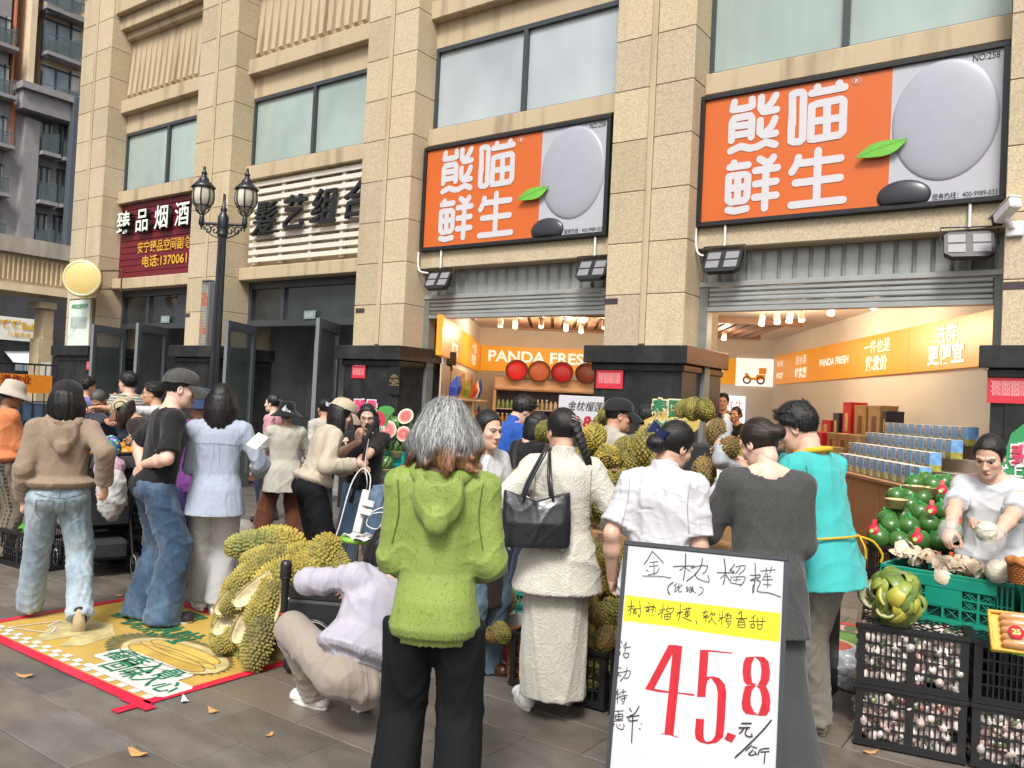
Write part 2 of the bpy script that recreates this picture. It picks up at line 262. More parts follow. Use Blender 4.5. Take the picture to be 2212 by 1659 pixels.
# ---------------------------------------------------------------- arcade building
B = thing('arcade_building', 'beige granite arcade building with tall pillars, glazed bays and two open shops', 'building', (-6, 8.5, 0))
B.matrix_world = Matrix.Translation((0, 0, 0))
PIL = [(-16.6, -15.5), (-12.58, -11.58), (-8.53, -7.59), (-4.53, -3.58), (-.68, .32)]
BAYS = [(-15.5, -12.58), (-11.58, -8.53), (-7.59, -4.53), (-3.58, -.68)]
JZ = [2.25+.573*i for i in range(18)]
def pillar(xl, xr):
 m = MB(); w = xr-xl; gx = xl+.5*w
 m.box((xl+.012, 8.115, 2.2), (xr-.012, 9.1, 13), 1)
 for i in range(len(JZ)-1):
  z0, z1 = JZ[i]+.003, JZ[i+1]-.003
  m.box((xl, 8.1, z0), (gx-.035, 9.08, z1), 0, bev=.006); m.box((gx+.035, 8.1, z0), (xr, 9.08, z1), 0, bev=.006)
 p = m.build('pillar', [m_stoneb, m_joint], B); at = p.data.attributes.new('Col', 'FLOAT_COLOR', 'POINT'); nv = len(p.data.vertices); cc = np.ones((nv, 4), np.float32)
 for i in range((nv-8)//24): k_ = PR.uniform(.86, 1.08); cc[8+i*24:32+i*24, :3] = (k_, k_*PR.uniform(.97, 1.01), k_*PR.uniform(.93, 1.02))
 at.data.foreach_set('color', cc.ravel())
 q = MB(); q.box((gx-.035, 8.075, 2.27), (gx+.035, 8.112, 13), 0, bev=.012); q.build('pillar_bead', m_stone2, p)
 c = MB(); x0, x1 = xl-.05, xr+.05
 c.box((x0, 8.02, -.02), (x1, 9.1, 1.98), 0); c.box((x0+.1, 8.005, .25), (x1-.1, 8.03, 1.84), 0, bev=.004)
 c.box((x0-.03, 7.98, 1.98), (x1+.03, 9.1, 2.06), 0, bev=.012); c.box((x0-.09, 7.91, 2.06), (x1+.09, 9.1, 2.25), 0, bev=.008)
 c.build('plinth', m_dark, p)
for a_, b_ in PIL: pillar(a_, b_)
m = MB()
for (xl, xr) in BAYS+[(.32, 3.2)]:
 m.box((xl, 8.62, 3.3), (xr, 9.05, 5.05)); m.box((xl, 8.5, 6.42), (xr, 9.05, 7.0)); m.box((xl, 8.52, 7.0), (xr, 9.05, 13))
m.build('wall', m_stone2, B)
for i, (xl, xr) in enumerate(BAYS):
 t = MB(); t.box((xl, 8.40, 5.02), (xr, 9.04, 5.255), bev=.01); t.build('window_sill', m_stone2, B)
 t = MB(); t.box((xl-.0, 8.38, 3.33 if i > 1 else 3.36), (xr, 9.03, 3.565), bev=.01); t.build('lintel', m_stone if i > 1 else m_stone2, B)
 t = MB(); t.box((xl-.06, 8.36, 6.77), (xr+.06, 9.02, 7.02), bev=.012); t.build('string_course', m_stone2, B)
 t = MB(); t.box((xl-.1, 8.15, 8.62), (xr+.1, 9.02, 8.98), bev=.012); t.box((xl-.04, 8.27, 8.36), (xr+.04, 9.02, 8.62), bev=.012); t.box((xl, 8.40, 8.22), (xr, 9.02, 8.36), bev=.01)
 t.build('cornice', m_stone2, B)
 t = MB(); k = 16; dx = (xr-xl)/k
 for j in range(k):
  c = xl+dx*(j+.5); w = dx*.29
  t.add([(c-w, 8.525, 7.06), (c+w, 8.525, 7.06), (c, 8.44, 7.14), (c-w, 8.525, 8.2), (c+w, 8.525, 8.2), (c, 8.42, 8.2), (c-w*.9, 8.44, 7.14), (c+w*.9, 8.44, 7.14)],
              [(0, 6, 3), (6, 0, 1, 7), (1, 4, 7), (3, 6, 7, 4)])
 t.build('fluted_panel', m_stone2, B)
 f = MB()
 mx = (xl+xr)/2-.02
 f.box((xl, 8.5, 5.255), (xr, 8.6, 5.30)); f.box((xl, 8.5, 6.36), (xr, 8.6, 6.42)); f.box((xl, 8.502, 5.3), (xl+.04, 8.6, 6.36)); f.box((xr-.04, 8.502, 5.3), (xr, 8.6, 6.36)); f.box((mx-.03, 8.49, 5.3), (mx+.03, 8.6, 6.36))
 wdw = f.build('window', m_alu, B)
 p = MB(); p.box((xl+.04, 8.55, 5.3), (mx-.03, 8.57, 6.36)); p.box((mx+.03, 8.55, 5.3), (xr-.04, 8.57, 6.36))
 p.build('glass', m_glassw if i in (2,) else m_glassg, wdw)
# glazed entrances of the two bays with closed upper signs
def entrance(xl, xr, leaves, mx):
 f = MB(); Y0, Y1 = 8.6, 8.72
 f.box((xl, Y0, 3.24), (xr, Y1, 3.36)); f.box((xl, Y0, 2.62), (xr, Y1, 2.72)); f.box((xl, Y0+.002, 0), (xl+.07, Y1, 3.24)); f.box((xr-.07, Y0+.002, 0), (xr, Y1, 3.24))
 for c in mx: f.box((c-.04, Y0+.004, 2.72), (c+.04, Y1, 3.24))
 for c in mx[-1:]: f.box((c+1.35, Y0+.004, 0), (c+1.42, Y1, 2.62))
 e = f.build('entrance_frame', m_alu, B)
 p = MB(); p.box((xl+.07, 8.65, 2.72), (xr-.07, 8.67, 3.24)); p.build('transom_glass', m_dglass, e)
 for (hx, w, ang, sgn) in leaves:
  d = MB(); fr = .1; d.box((0, -.025, 0), (fr, .025, 2.6)); d.box((w-fr, -.025, 0), (w, .025, 2.6)); d.box((fr, -.025, 2.46), (w-fr, .025, 2.6)); d.box((fr, -.025, 0), (w-fr, .025, .2))
  o = d.build('glass_door', M('door_frame_grey', (.15, .165, .18), .4, var=.08), B); o.location = (hx, 8.6, .02); o.rotation_euler = (0, 0, R(ang))
  q = MB(); q.box((fr, -.006, .2), (w-fr, .006, 2.46)); q.build('door_glass', M('door_glass', (.16, .185, .19), .05, var=.3, vs=.8, alpha=.55, spec=.8), o)
  h = MB(); hx2 = w-.2 if sgn > 0 else .14
  h.box((hx2, -.085, .55), (hx2+.05, -.06, 2.3), bev=.006); h.box((hx2+.01, -.06, .7), (hx2+.04, -.02, .74)); h.box((hx2+.01, -.06, 2.1), (hx2+.04, -.02, 2.14))
  h.build('door_handle', m_silver, o)
entrance(-11.58, -8.53, [(-11.35, 1.0, -62, 1), (-9.35, -1.0 if 0 else 1.0, -60, 1)], [-10.72, -8.95])
entrance(-15.5, -12.58, [(-15.3, 1.0, -62, 1), (-13.9, 1.0, -60, 1)], [-14.6])
t = MB()
for xl, xr in BAYS[:2]:
 t.box((xl-.3, 10.2, 0), (xr, 10.3, 3.6)); t.box((xl-.3, 8.95, -.02), (xr+.1, 10.2, .01)); t.box((xl-.3, 9.06, 3.4), (xr+.1, 10.2, 3.5)); t.box((xl-.32, 9.1, 0), (xl-.3, 10.2, 3.4)); t.box((xr+.1, 9.1, 0), (xr+.14, 10.2, 3.4))
t.build('entrance_hall', M('dim_wall', (.26, .27, .27), .8, var=.4, vs=1.5), B)
# ---- the shop hall behind the two open bays (its walls run askew to the facade)
E1 = Vector((.845, .534, 0)); E2 = Vector((-.534, .845, 0)); BB = 16.1; AL, AR = -1.56, 4.14
def I(a, b, z): return E1*a+E2*b+Vector((0, 0, z))
def hall_b(x, a):                # distance along E2 where a photo column meets the side wall a
 t = (x-1106)/FPX; d = Vector((_f.x, _f.y, 0))+t*Vector((_r2.x, _r2.y, 0)); k = a/E1.dot(d); return E2.dot(d)*k
def hall_a(x, b):
 t = (x-1106)/FPX; d = Vector((_f.x, _f.y, 0))+t*Vector((_r2.x, _r2.y, 0)); k = b/E2.dot(d); return E1.dot(d)*k
MI = Matrix(((E1.x, E2.x, 0, 0), (E1.y, E2.y, 0, 0), (0, 0, 1, 0), (0, 0, 0, 1)))
m_plaster = M('shop_plaster', (.64, .59, .52), .8, var=.05, vs=1)
fl = [(-7.55, 9.02), (-.7, 9.02)]+[tuple(I(AR+.02, BB, 0).xy), tuple(I(AL-.02, BB, 0).xy)]
t = MB(); t.add([(x, y_, 0) for x, y_ in [(-7.6, 8.62), (-.66, 8.62)]+fl[2:]]+[(x, y_, .14) for x, y_ in [(-7.6, 8.62), (-.66, 8.62)]+fl[2:]], [(4, 5, 6, 7), (0, 1, 5, 4)])
t.build('shop_floor', M('shop_floor_tile', (.35, .30, .26), .3, var=.1), B)
t = MB(); CZ = 3.02
t.add([(x, y_, CZ) for x, y_ in fl], [(0, 1, 2, 3)])
t.build('shop_ceiling', m_plaster, B)
for (a_, nm) in ((AL, 'l'), (AR, 'r')):
 t = MB(); b0 = 11.4 if nm == 'l' else 7.95
 t.box((a_-.05 if nm == 'l' else a_, b0, 0), (a_ if nm == 'l' else a_+.05, BB, CZ+.05), mat=MI); t.build('shop_side_wall', m_plaster, B)
t = MB(); t.box((AL, BB, 0), (AR, BB+.06, CZ+.05), mat=MI); t.build('shop_back_wall', m_plaster, B)
t = MB()                      # slatted timber raft in the ceiling
for k in range(22):
 a_ = AL+.9+k*.19; t.box((a_, 12.6, CZ-.075), (a_+.13, 15.1, CZ-.01), mat=MI)
t.box((AL+.8, 12.5, CZ-.1), (AL+5.2, 12.6, CZ-.004), mat=MI); t.box((AL+.8, 15.1, CZ-.1), (AL+5.2, 15.2, CZ-.004), mat=MI)
t.build('ceiling_raft', M('raft_timber', (.26, .13, .075), .5, var=.15, vs=4), B)
# ---- roller shutters, corrugated headers
for (xl, xr) in BAYS[2:]:
 s = thing('roller_shutter', 'rolled up grey steel shutter above the %s shop opening' % ('wider near' if xl > -5 else 'middle'), 'shutter', ((xl+xr)/2, 8.55, 0), 0, 'roller shutters of the fruit shop')
 s['label'] = 'grey roller shutter over the shop opening with track lights and red trays' if xl < -5 else 'grey roller shutter over the shop opening with the long row of orange panels'
 w = (xr-xl)/2
 c = MB(); n = int((xr-xl)/.155)
 for j in range(n):
  x0 = -w+(xr-xl)*j/n; x1 = -w+(xr-xl)*(j+1)/n; d = x1-x0
  P = [(x0, .05), (x0+d*.16, 0), (x0+d*.3, .045), (x0+d*.36, .045), (x0+d*.5, .045), (x1, .05)]
  for (p, q) in zip(P[:-1], P[1:]): c.add([(p[0], p[1], 2.97), (q[0], q[1], 2.97), (q[0], q[1], 3.32), (p[0], p[1], 3.32)], [(0, 1, 2, 3)])
 c.build('corrugated_header', m_steel, s)
 c = MB(); c.box((-w, -.06, 2.93), (w, .0, 2.985), bev=.005); c.box((-w, -.02, 2.0), (w, .06, 2.02)) if 0 else None
 for j in range(4): c.box((-w+.1, -.035-.012*(j % 2), 2.72+.052*j), (w-.1, .06, 2.772+.052*j-.004), bev=.012)
 c.box((-w+.1, -.055, 2.665), (w-.1, .05, 2.715), bev=.004); c.build('curtain', m_steel, s)
 for x0 in (-w, w-.1): c = MB(); c.box((x0, -.045, 0), (x0+.1, .1, 2.93), bev=.004); c.build('guide_rail', M('rail_grey', (.20, .215, .2), .45, .3), s)
# ---------------------------------------------------------------- signs on the facade
m_black = M('black_paint', (.015, .015, .016), .35, var=.1)
m_orange = M('sign_orange', (.55, .115, .020), .38, var=.03, vs=1.5)
m_lett = M('sign_white', (.54, .52, .54), .45, var=.02)
m_ltext = M('ink', (.012, .012, .014), .5)
def panda_free_sign(x0, label):
 s = thing('shop_signboard', label, 'sign', (x0, 8.31, 3.56), 0, 'orange and white shop signboards')
 f = MB(); W, Hh = 2.88, 1.42
 f.box((0, 0, 0), (W, .13, .05), bev=.006); f.box((0, 0, Hh-.05), (W, .13, Hh), bev=.006); f.box((0, .001, .05), (.05, .13, Hh-.05)); f.box((W-.05, .001, .05), (W, .13, Hh-.05)); f.box((.02, .06, .02), (W-.02, .125, Hh-.02))
 f.build('frame', m_black, s)
 p = MB(); p.box((.05, .03, .05), (1.915, .07, Hh-.05)); p.build('orange_panel', m_orange, s)
 p = MB(); p.box((1.915, .03, .05), (W-.05, .07, Hh-.05)); p.build('pale_panel', M('sign_pale', (.42, .42, .46), .4, var=.03, vs=1), s)
 l = MB()
 for st in LOGO_STROKES: l.ribbon([(st[i]/1000, st[i+1]/1000) for i in range(0, len(st), 2)], .076, .026)
 l.build('lettering', m_lett, s)
 r = MB(); r.lathe([(.036, 0), (.040, 0), (.040, .002), (.036, .002)], 20, mat=Matrix.Translation((1.592, .027, 1.304)) @ Matrix.Rotation(R(90), 4, 'X')); r.build('lettering', m_lett, s)
 text('R', .055, m_lett, s, (1.592, .027, 1.304), bold=.03)
 # plain rounded forms in the pale half
 d = MB(); prof = [(math.cos(a)*1.0, -.05*math.sin(a)) for a in [R(k) for k in range(0, 91, 10)]]
 V = []; F = []; n = 40
 cx, cz, rx, rz = 2.37, .80, .445, .565
 for (rr, dd) in prof:
  for k in range(n): V.append((min(max(cx+rx*rr*math.cos(2*math.pi*k/n), 1.918), 2.828), .0295+dd*.9, cz+rz*rr*math.sin(2*math.pi*k/n)))
 for i in range(len(prof)-1):
  for k in range(n): F.append((i*n+k, i*n+(k+1) % n, (i+1)*n+(k+1) % n, (i+1)*n+k))
 d.add(V, F, 0, True); d.build('round_motif', M('motif_grey', (.34, .34, .39), .35, var=.03), s)
 d = MB(); V = []; F = []
 cx, cz, rx, rz = 2.05, .13, .235, .15
 for (rr, dd) in prof:
  for k in range(n): V.append((cx+rx*rr*math.cos(2*math.pi*k/n), .028+dd*1.1, max(.052, cz+rz*rr*math.sin(2*math.pi*k/n))))
 for i in range(len(prof)-1):
  for k in range(n): F.append((i*n+k, i*n+(k+1) % n, (i+1)*n+(k+1) % n, (i+1)*n+k))
 d.add(V, F, 0, True); d.build('dark_motif', M('motif_dark', (.03, .03, .038), .3), s)
 d = MB(); d.prism([(1.618, .528), (1.68, .585), (1.747, .633), (1.82, .655), (1.897, .663), (2.077, .651), (2.04, .60), (1.986, .553), (1.93, .525), (1.86, .512), (1.74, .515)], -.034, -.024)
 d.ribbon([(1.618, .528), (1.85, .60), (2.07, .649)], .006, -.0345, 1); d.build('leaf_motif', [M('leaf_print', (.14, .42, .05), .4), M('leaf_vein', (.06, .24, .03), .4)], s)
 text('NO:258', .088, m_ltext, s, (2.69, .027, 1.318), bold=.008, width=.215)
 text('服务热线：400-9989-033', .064, m_ltext, s, (2.555, .027, .085), bold=.008, width=.52)
 return s
panda_free_sign(-3.58, 'orange signboard with white lettering above the opening beside the security camera')
panda_free_sign(-7.56, 'orange signboard with white lettering whose pale end is cut off by a pillar')
# maroon lined board
s = thing('shop_signboard', 'maroon lined signboard with white raised characters and gold lines under them', 'sign', (-15.62, 8.5, 3.58))
f = MB(); W = 3.02
for k in range(12): f.box((0, 0, k*.12), (W, .06, k*.12+.112), bev=.008)
f.box((0.01, .02, 0), (W-.01, .058, 1.43)); f.build('board', M('maroon_board', (.135, .008, .018), .45, var=.1, vs=2), s)
for i, c in enumerate('臻品烟酒'):
 text(c, .46, M('pale_letter', (.74, .78, .70), .5), s, (.40+i*.64, -.12, 1.02), bold=.012)
 text(c, .46, m_black, s, (.405+i*.64, -.07, 1.015), bold=.012, ex=.03)
text('安宁臻品空间副食经营部', .235, M('gold_letter', (.62, .34, .03), .45), s, (1.95, -.02, .545), bold=.012, width=2.35)
text('电话:13700611382', .235, M('gold_letter', (.62, .34, .03), .45), s, (1.95, -.02, .27), bold=.018, width=2.0)
# white slatted board
s = thing('slat_signboard', 'white horizontal slat screen carrying black brush style characters', 'sign', (-11.5, 8.5, 3.6))
f = MB()
for k in range(11): f.box((.02, -.03, .06+k*.125), (2.95, .0, .06+k*.125+.075), bev=.004)
for x in (.1, .75, 1.45, 2.15, 2.8): f.box((x, .0, .03), (x+.07, .06, 1.42))
f.build('slats', M('slat_white', (.66, .62, .53), .55, var=.05), s)
for i, c in enumerate('髮艺组合'): text(c, .58, m_ltext, s, (.46+i*.70, -.10, .70+.03*i), bold=.010, ex=.03, shear=.18)
# round gold light box and community notice board on the first pillar, LED strip on the second
p = FY(179, 602, 7.75)
s = thing('lollipop_sign', 'round pale gold projecting sign on a rusty bracket', 'sign', p)
f = MB(); MR = Matrix.Rotation(R(42), 4, 'Z') @ Matrix.Rotation(R(90), 4, 'X')
f.lathe([(0, .06), (.33, .06), (.345, .05), (.345, -.05), (.33, -.06), (0, -.06)], 40, mat=MR); f.lathe([(.30, .063), (.31, .069), (.32, .063)], 40, 1, mat=MR)
f.build('disc', [M('gold_disc', (.62, .47, .17), .4, var=.05), M('gold_rim', (.6, .6, .55), .4, .5)], s)
f = MB(); f.tube([(.02, .16, .17), (.75, .35, .17)], .018); f.tube([(.02, .16, -.17), (.75, .35, -.17)], .018); f.tube([(.72, .34, -.22), (.72, .34, .22)], .015); f.build('bracket', M('rust', (.09, .04, .025), .8), s)
p = FY(171, 700, 8.02)
s = thing('notice_board', 'framed pale green community notice board with fine print', 'notice board', p)
f = MB(); f.box((-.43, 0, -.52), (.43, .06, .5), bev=.01); f.build('frame', M('bronze_frame', (.25, .19, .12), .4, .4), s)
f = MB(); f.box((-.39, -.012, -.48), (.39, .0, .46)); f.build('sheet', M('notice_sheet', (.63, .70, .64), .4, var=.05, vs=2, stain=((.30, .52, .30), 2.2, (1, 1, 3), .58, .7)), s)
text('金晖社区居民公约', .1, M('green_ink', (.03, .25, .06), .5), s, (0, -.016, .33), bold=.02, width=.6)
text('\n'.join(['爱国守法 明礼诚信 团结友善 勤俭自强']*7), .036, M('grey_ink', (.25, .3, .27), .6), s, (0, -.016, .02))
p = FY(449, 687, 8.06)
s = thing('led_strip_sign', 'tall narrow grey LED strip sign with coloured dots on a pillar', 'sign', p)
f = MB(); f.box((-.11, -.08, -.58), (.11, .04, .58), bev=.012); f.box((-.1, -.09, -.64), (.1, .03, -.59), bev=.01); f.box((-.1, -.09, .585), (.1, .03, .62), bev=.01); f.build('case', M('case_grey', (.12, .125, .135), .5), s)
f = MB(); rg = random.Random(5)
for i in range(7):
 for j in range(44):
  c = 0 if rg.random() < .72 else rg.choice((1, 2, 3)); zz = -.54+j*.0246; xx = -.082+i*.024
  if abs(j-14) < 4 or abs(j-34) < 5: c = rg.choice((0, 1, 3, 1))
  f.box((xx, -.084, zz), (xx+.016, -.0805, zz+.016), c)
f.build('dot_matrix', [M('led_off', (.42, .45, .30), .5), M('led_red', (.62, .10, .06), .5), M('led_blue', (.2, .25, .5), .5), M('led_orange', (.6, .3, .1), .5)], s)
# small plates and stickers
def sticker(x, y, Y, w, h, mat, label, cat, lines, ink, name='notice_sticker', group=None, head=None):
 s = thing(name, label, cat, FY(x, y, Y), 0, group)
 f = MB(); f.box((-w/2, -.004, -h/2), (w/2, .0, h/2)); f.build('sheet', mat, s)
 if head: text(head, h*.11, ink, s, (0, -.007, h*.37), bold=.02, width=w*.8)
 if lines: text('\n'.join(lines), h*.055, ink, s, (0, -.007, -h*.06), width=w*.85)
 return s
m_redst = M('red_notice', (.55, .035, .055), .4, var=.06); m_rink = M('pink_ink', (.85, .55, .55), .5)
ln = ['每天清扫 门前卫生 包秩序 包绿化 不乱停放', '落实责任 垃圾分类 定点投放 不乱堆物料', '爱护公物 文明经营 诚信服务 不占道经营']*3
for (x, y, w, lab) in ((193, 790, .2, 'small red responsibility notice on the plinth under the notice board'), (775, 801, .26, 'red responsibility notice on the plinth beside a small black hours plaque'), (1317, 814, .33, 'red responsibility notice on the plinth between the two shop openings'), (2186, 835, .36, 'red responsibility notice on the plinth by the green promotional sign')):
 sticker(x, y, 7.995, w, w*.78, m_redst, lab, 'notice', ln, m_rink, group='red notices on the plinths', head='“门前五包”责任制')
sticker(852, 817, 7.995, .2, .44, m_black, 'black opening hours plaque with gold text on the dark plinth', 'plaque', ['本店', '营业时间', '', '周一至周五', '10:00—22:00', '周末', '11:00—23:00'], M('gold_ink', (.5, .36, .12), .5), 'hours_plaque')
for (x, y, lab) in ((1320, 651, 'dark house number strip on the pillar between the orange signs'), (778, 671, 'dark house number strip on the pillar beside the slatted sign'), (404, 681, 'dark house number strip on the lamp post pillar'), (2190, 617, 'dark house number strip below the security camera')):
 sticker(x, y, 8.1, .17, .065, M('bronze_plate', (.045, .035, .035), .5), lab, 'number plate', None, m_rink, 'number_plate', 'dark strips on the pillars')
for (x, y, tx_, lab) in ((668, 680, '8-20', 'grey green 8-20 number plate over the wide glass doors'), (356, 690, '8-21', 'grey green 8-21 number plate over the maroon sign entrance')):
 s = thing('number_plate', lab, 'number plate', FY(x, y, 8.58)); f = MB(); f.box((-.13, 0, -.065), (.13, .02, .065), bev=.004); f.build('plate', M('plate_green', (.20, .28, .25), .5), s); text(tx_, .09, m_lett, s, (0, -.004, 0), bold=.01)
# floodlights on hangers and white conduit
def flood(p, label, yaw):
 s = thing('floodlight', label, 'floodlight', p, yaw, 'black floodlights below the orange signs')
 f = MB(); T = Matrix.Rotation(R(-28), 4, 'X')
 oc = [(-.2, -.10), (-.14, -.145), (.14, -.145), (.2, -.10), (.2, .10), (.14, .145), (-.14, .145), (-.2, .10)]
 f.prism(oc, -.03, .03, mat=T); f.box((-.15, .03, -.1), (.15, .06, .1), mat=T)
 for k in range(9): f.box((-.14+k*.034, .06, -.1), (-.134+k*.034, .085, .1), mat=T)
 f.build('housing', m_black, s)
 f = MB()
 for x in (-.1, .1):
  for z in (-.055, .055): f.box((x-.07, -.036, z-.045), (x+.07, -.031, z+.045), 0, mat=T)
 f.build('lens', M('lens', (.22, .22, .23), .25, var=.05), s)
 f = MB(); f.tube([(-.23, 0, 0), (-.23, .02, .17), (.23, .02, .17), (.23, 0, 0)], .008); f.build('yoke', m_black, s)
 f = MB(); f.tube([(0, .02, .17), (0, .02, .42)], .014); f.build('hanger_pipe', M('conduit_white', (.7, .7, .68), .5), s)
for (x, y, lab) in ((948, 606, 'black floodlight hanging under the sign beside the middle shop pillar'), (1281, 583, 'black floodlight hanging half behind the shop pillar'), (1562, 565, 'black floodlight hanging at the corner with the bent white conduit'), (2093, 530, 'black floodlight hanging under the security camera')):
 flood(FY(x, y, 8.32), lab, R(0 if x < 2000 else 12))
for (P, lab) in (([(1503, 470), (1505, 540), (1520, 553)], 'bent white cable conduit under the sign corner on the wider shop'), ([(904, 545), (905, 583), (925, 590)], 'bent white cable conduit under the sign by the slatted screen')):
 f = MB(); Q = [FY(x, y, 8.33) for x, y in P]; f.tube([q-Q[0] for q in bez(Q, 10)], .013); o = f.build('cable_conduit', M('conduit_white', (.7, .7, .68), .5)); o.location = Q[0]; tag(o, lab, 'conduit')
p = FY(2172, 460, 8.0)
s = thing('security_camera', 'white bullet security camera on a wall bracket beside the orange sign', 'camera', p)
T = Matrix.Rotation(R(125), 4, 'Z') @ Matrix.Rotation(R(22), 4, 'Y')
f = MB(); f.box((-.16, -.05, -.045), (.10, .05, .05), bev=.012, mat=T); f.box((-.17, -.055, .045), (.17, .055, .058), bev=.004, mat=T); f.build('housing', M('cam_white', (.72, .72, .70), .4), s)
f = MB(); f.box((.10, -.045, -.04), (.145, .045, .045), bev=.01, mat=T); f.build('lens', m_black, s)
f = MB(); f.tube([(0, 0, -.04), (.03, .02, -.1), (.06, .08, -.12)], .022); f.box((.0, .06, -.19), (.13, .1, -.06), bev=.01); f.build('bracket', M('cam_white', (.72, .72, .70), .4), s)
# ---------------------------------------------------------------- inside the shop: light boxes, screen, fridge, shelves
def emis(name, c, e): return M(name, c, .4, var=.05, vs=1.2, emit=e)
m_lbo = emis('lightbox_orange', (.62, .235, .010), .34); m_lby = emis('lightbox_yellow', (.66, .28, .010), .36); m_lbw = emis('lightbox_text', (.8, .76, .70), .45)
def lightbox(side, x0, x1, z0, z1, mat, lines, label, sizes=(.2, .2), name='lightbox_sign', hi=1):
 if side == 'R': b0, b1 = sorted((hall_b(x0, AR), hall_b(x1, AR))); p = I(AR-.04, (b0+b1)/2, (z0+z1)/2); w = b1-b0; rz = YAWI-90
 elif side == 'L': b0, b1 = sorted((hall_b(x0, AL), hall_b(x1, AL))); p = I(AL+.04, (b0+b1)/2, (z0+z1)/2); w = b1-b0; rz = YAWI+90
 else: a0, a1 = sorted((hall_a(x0, BB), hall_a(x1, BB))); p = I((a0+a1)/2, BB-.04, (z0+z1)/2); w = a1-a0; rz = YAWI
 s = thing(name, label, 'light box', p, R(rz), 'orange light boxes round the shop')
 f = MB(); f.box((-w/2+.004, 0, -(z1-z0)/2), (w/2-.004, .08, (z1-z0)/2)); f.build('panel', mat, s)
 for (tx_, sz, dx, dz, bo, sx) in lines: text(tx_, sz, m_lbw, s, (dx*w, -.006, dz), bold=bo, sx=sx)
 return s
YAWI = math.degrees(math.atan2(E1.y, E1.x))
Z0, Z1 = 2.15, 2.68
L2 = lambda a_, b_, k=1: [(a_, .19*k, 0, .1, .0, 1.15), (b_, .2*k, 0, -.12, .025, 1.2)]
lightbox('R', 2150, 1967, Z0, Z1, m_lbo, L2('进群', '更便宜', 1.15), 'orange light box reading 进群更便宜 next to the shop jamb')
lightbox('R', 1967, 1841, Z0, Z1, m_lbo, L2('一件也是', '批发价'), 'orange light box reading 一件也是批发价 on the long wall')
lightbox('R', 1841, 1772, Z0, Z1, m_lbo, [('PANDA FRESH', .15, 0, 0, .03, 1.35)], 'orange light box with white capital letters on the long wall')
lightbox('R', 1772, 1701, Z0, Z1, m_lbo, L2('好水果', '够实惠', .95), 'orange light box reading 好水果够实惠 on the long wall')
lightbox('R', 1701, 1677, Z0, Z1, m_lbo, L2('好水果', '够实惠', .6), 'narrow orange light box reading 好水果够实惠 in the far corner')
lightbox('L', 944, 995, Z0, Z1, m_lbo, L2('好水果', '够实惠'), 'orange light box above the snack shelf nearest the opening')
lightbox('L', 995, 1033, Z0, Z1, m_lbo, L2('一件也是', '批发价'), 'orange light box above the snack shelf by the back corner')
lightbox('B', 1036, 1300, Z0+.02, Z1-.02, m_lby, [('PANDA FRESH', .30, .0, .04, .025, 1.1)], 'long yellow light box with white capital letters over the fridge')
lightbox('B', 1500, 1587, Z0-.02, Z1-.06, m_lby, [], 'plain yellow light box beside the white poster')
s = lightbox('B', 1588, 1672, Z0-.04, Z1-.04, emis('poster_white', (.85, .85, .83), .5), [], 'white lit poster with an orange delivery scooter', name='poster')
s['category'] = 'poster'; s['group'] = ''; del s['group']
f = MB()
for x in (-.16, .1): f.lathe([(.05, 0), (.08, 0), (.08, .004), (.05, .004)], 20, 1, mat=Matrix.Translation((x, -.008, -.15)) @ Matrix.Rotation(R(90), 4, 'X'))
f.prism([(-.2, -.12), (-.2, -.02), (-.15, -.02), (-.1, -.1), (0, -.1), (.02, -.04), (.18, -.04), (.18, -.12), (.03, -.15), (-.1, -.15)], -.012, -.004); f.prism([(.06, -.03), (.06, .09), (.2, .09), (.2, -.03)], -.012, -.004); f.build('scooter_print', [m_lbo, m_black], s)
# screen
a0, a1 = hall_a(1520, 15.8), hall_a(1612, 15.8)
s = thing('display_screen', 'bright screen with orange characters at the back of the shop', 'screen', I((a0+a1)/2, 15.8, 1.58), R(YAWI))
f = MB(); f.box((-(a1-a0)/2, 0, -.32), ((a1-a0)/2, .05, .32)); f.build('panel', M('screen_glow', (.62, .74, .86), .3, var=.04, emit=.8), s)
m_or = M('screen_text', (.6, .16, .02), .5, emit=.4)
text('熊喵鲜生', .19, m_or, s, (0, -.006, .13), bold=.0); text('PANDAFRESH', .12, m_or, s, (0, -.006, -.04)); text('国 内 最 受 欢 迎 水 果 零 售', .045, m_ltext, s, (0, -.006, -.18))
# fridge
a0, a1 = hall_a(1066, 15.3), hall_a(1330, 15.3); fw = a1-a0
s = thing('display_fridge', 'wide open display fridge with a beige canopy along the back wall', 'fridge', I((a0+a1)/2, 15.3, 0.14), R(YAWI))
f = MB(); f.box((-fw/2, .0, 1.66), (fw/2, .62, 1.9), bev=.03); f.box((-fw/2, .06, 0), (-fw/2+.05, .6, 1.66)); f.box((fw/2-.05, .06, 0), (fw/2, .6, 1.66)); f.build('canopy', M('canopy_beige', (.66, .42, .25), .4), s)
f = MB(); f.box((-fw/2+.05, .5, 0), (fw/2-.05, .6, 1.66)); f.build('back_panel', M('fridge_back', (.12, .14, .18), .5), s)
f = MB(); SH = (1.30, 1.02, .74, .46)
for z in SH: f.box((-fw/2+.05, .1, z), (fw/2-.05, .5, z+.02))
f.build('shelves', M('shelf_grey', (.55, .5, .45), .4), s)
def bottle_mesh():
 b = MB(); b.lathe([(0, 0), (.03, 0), (.032, .01), (.032, .11), (.014, .15), (.014, .17)], 10, 0); b.lathe([(.016, .165), (.016, .19), (0, .19)], 10, 1); return b
k = 0; rg = random.Random(11)
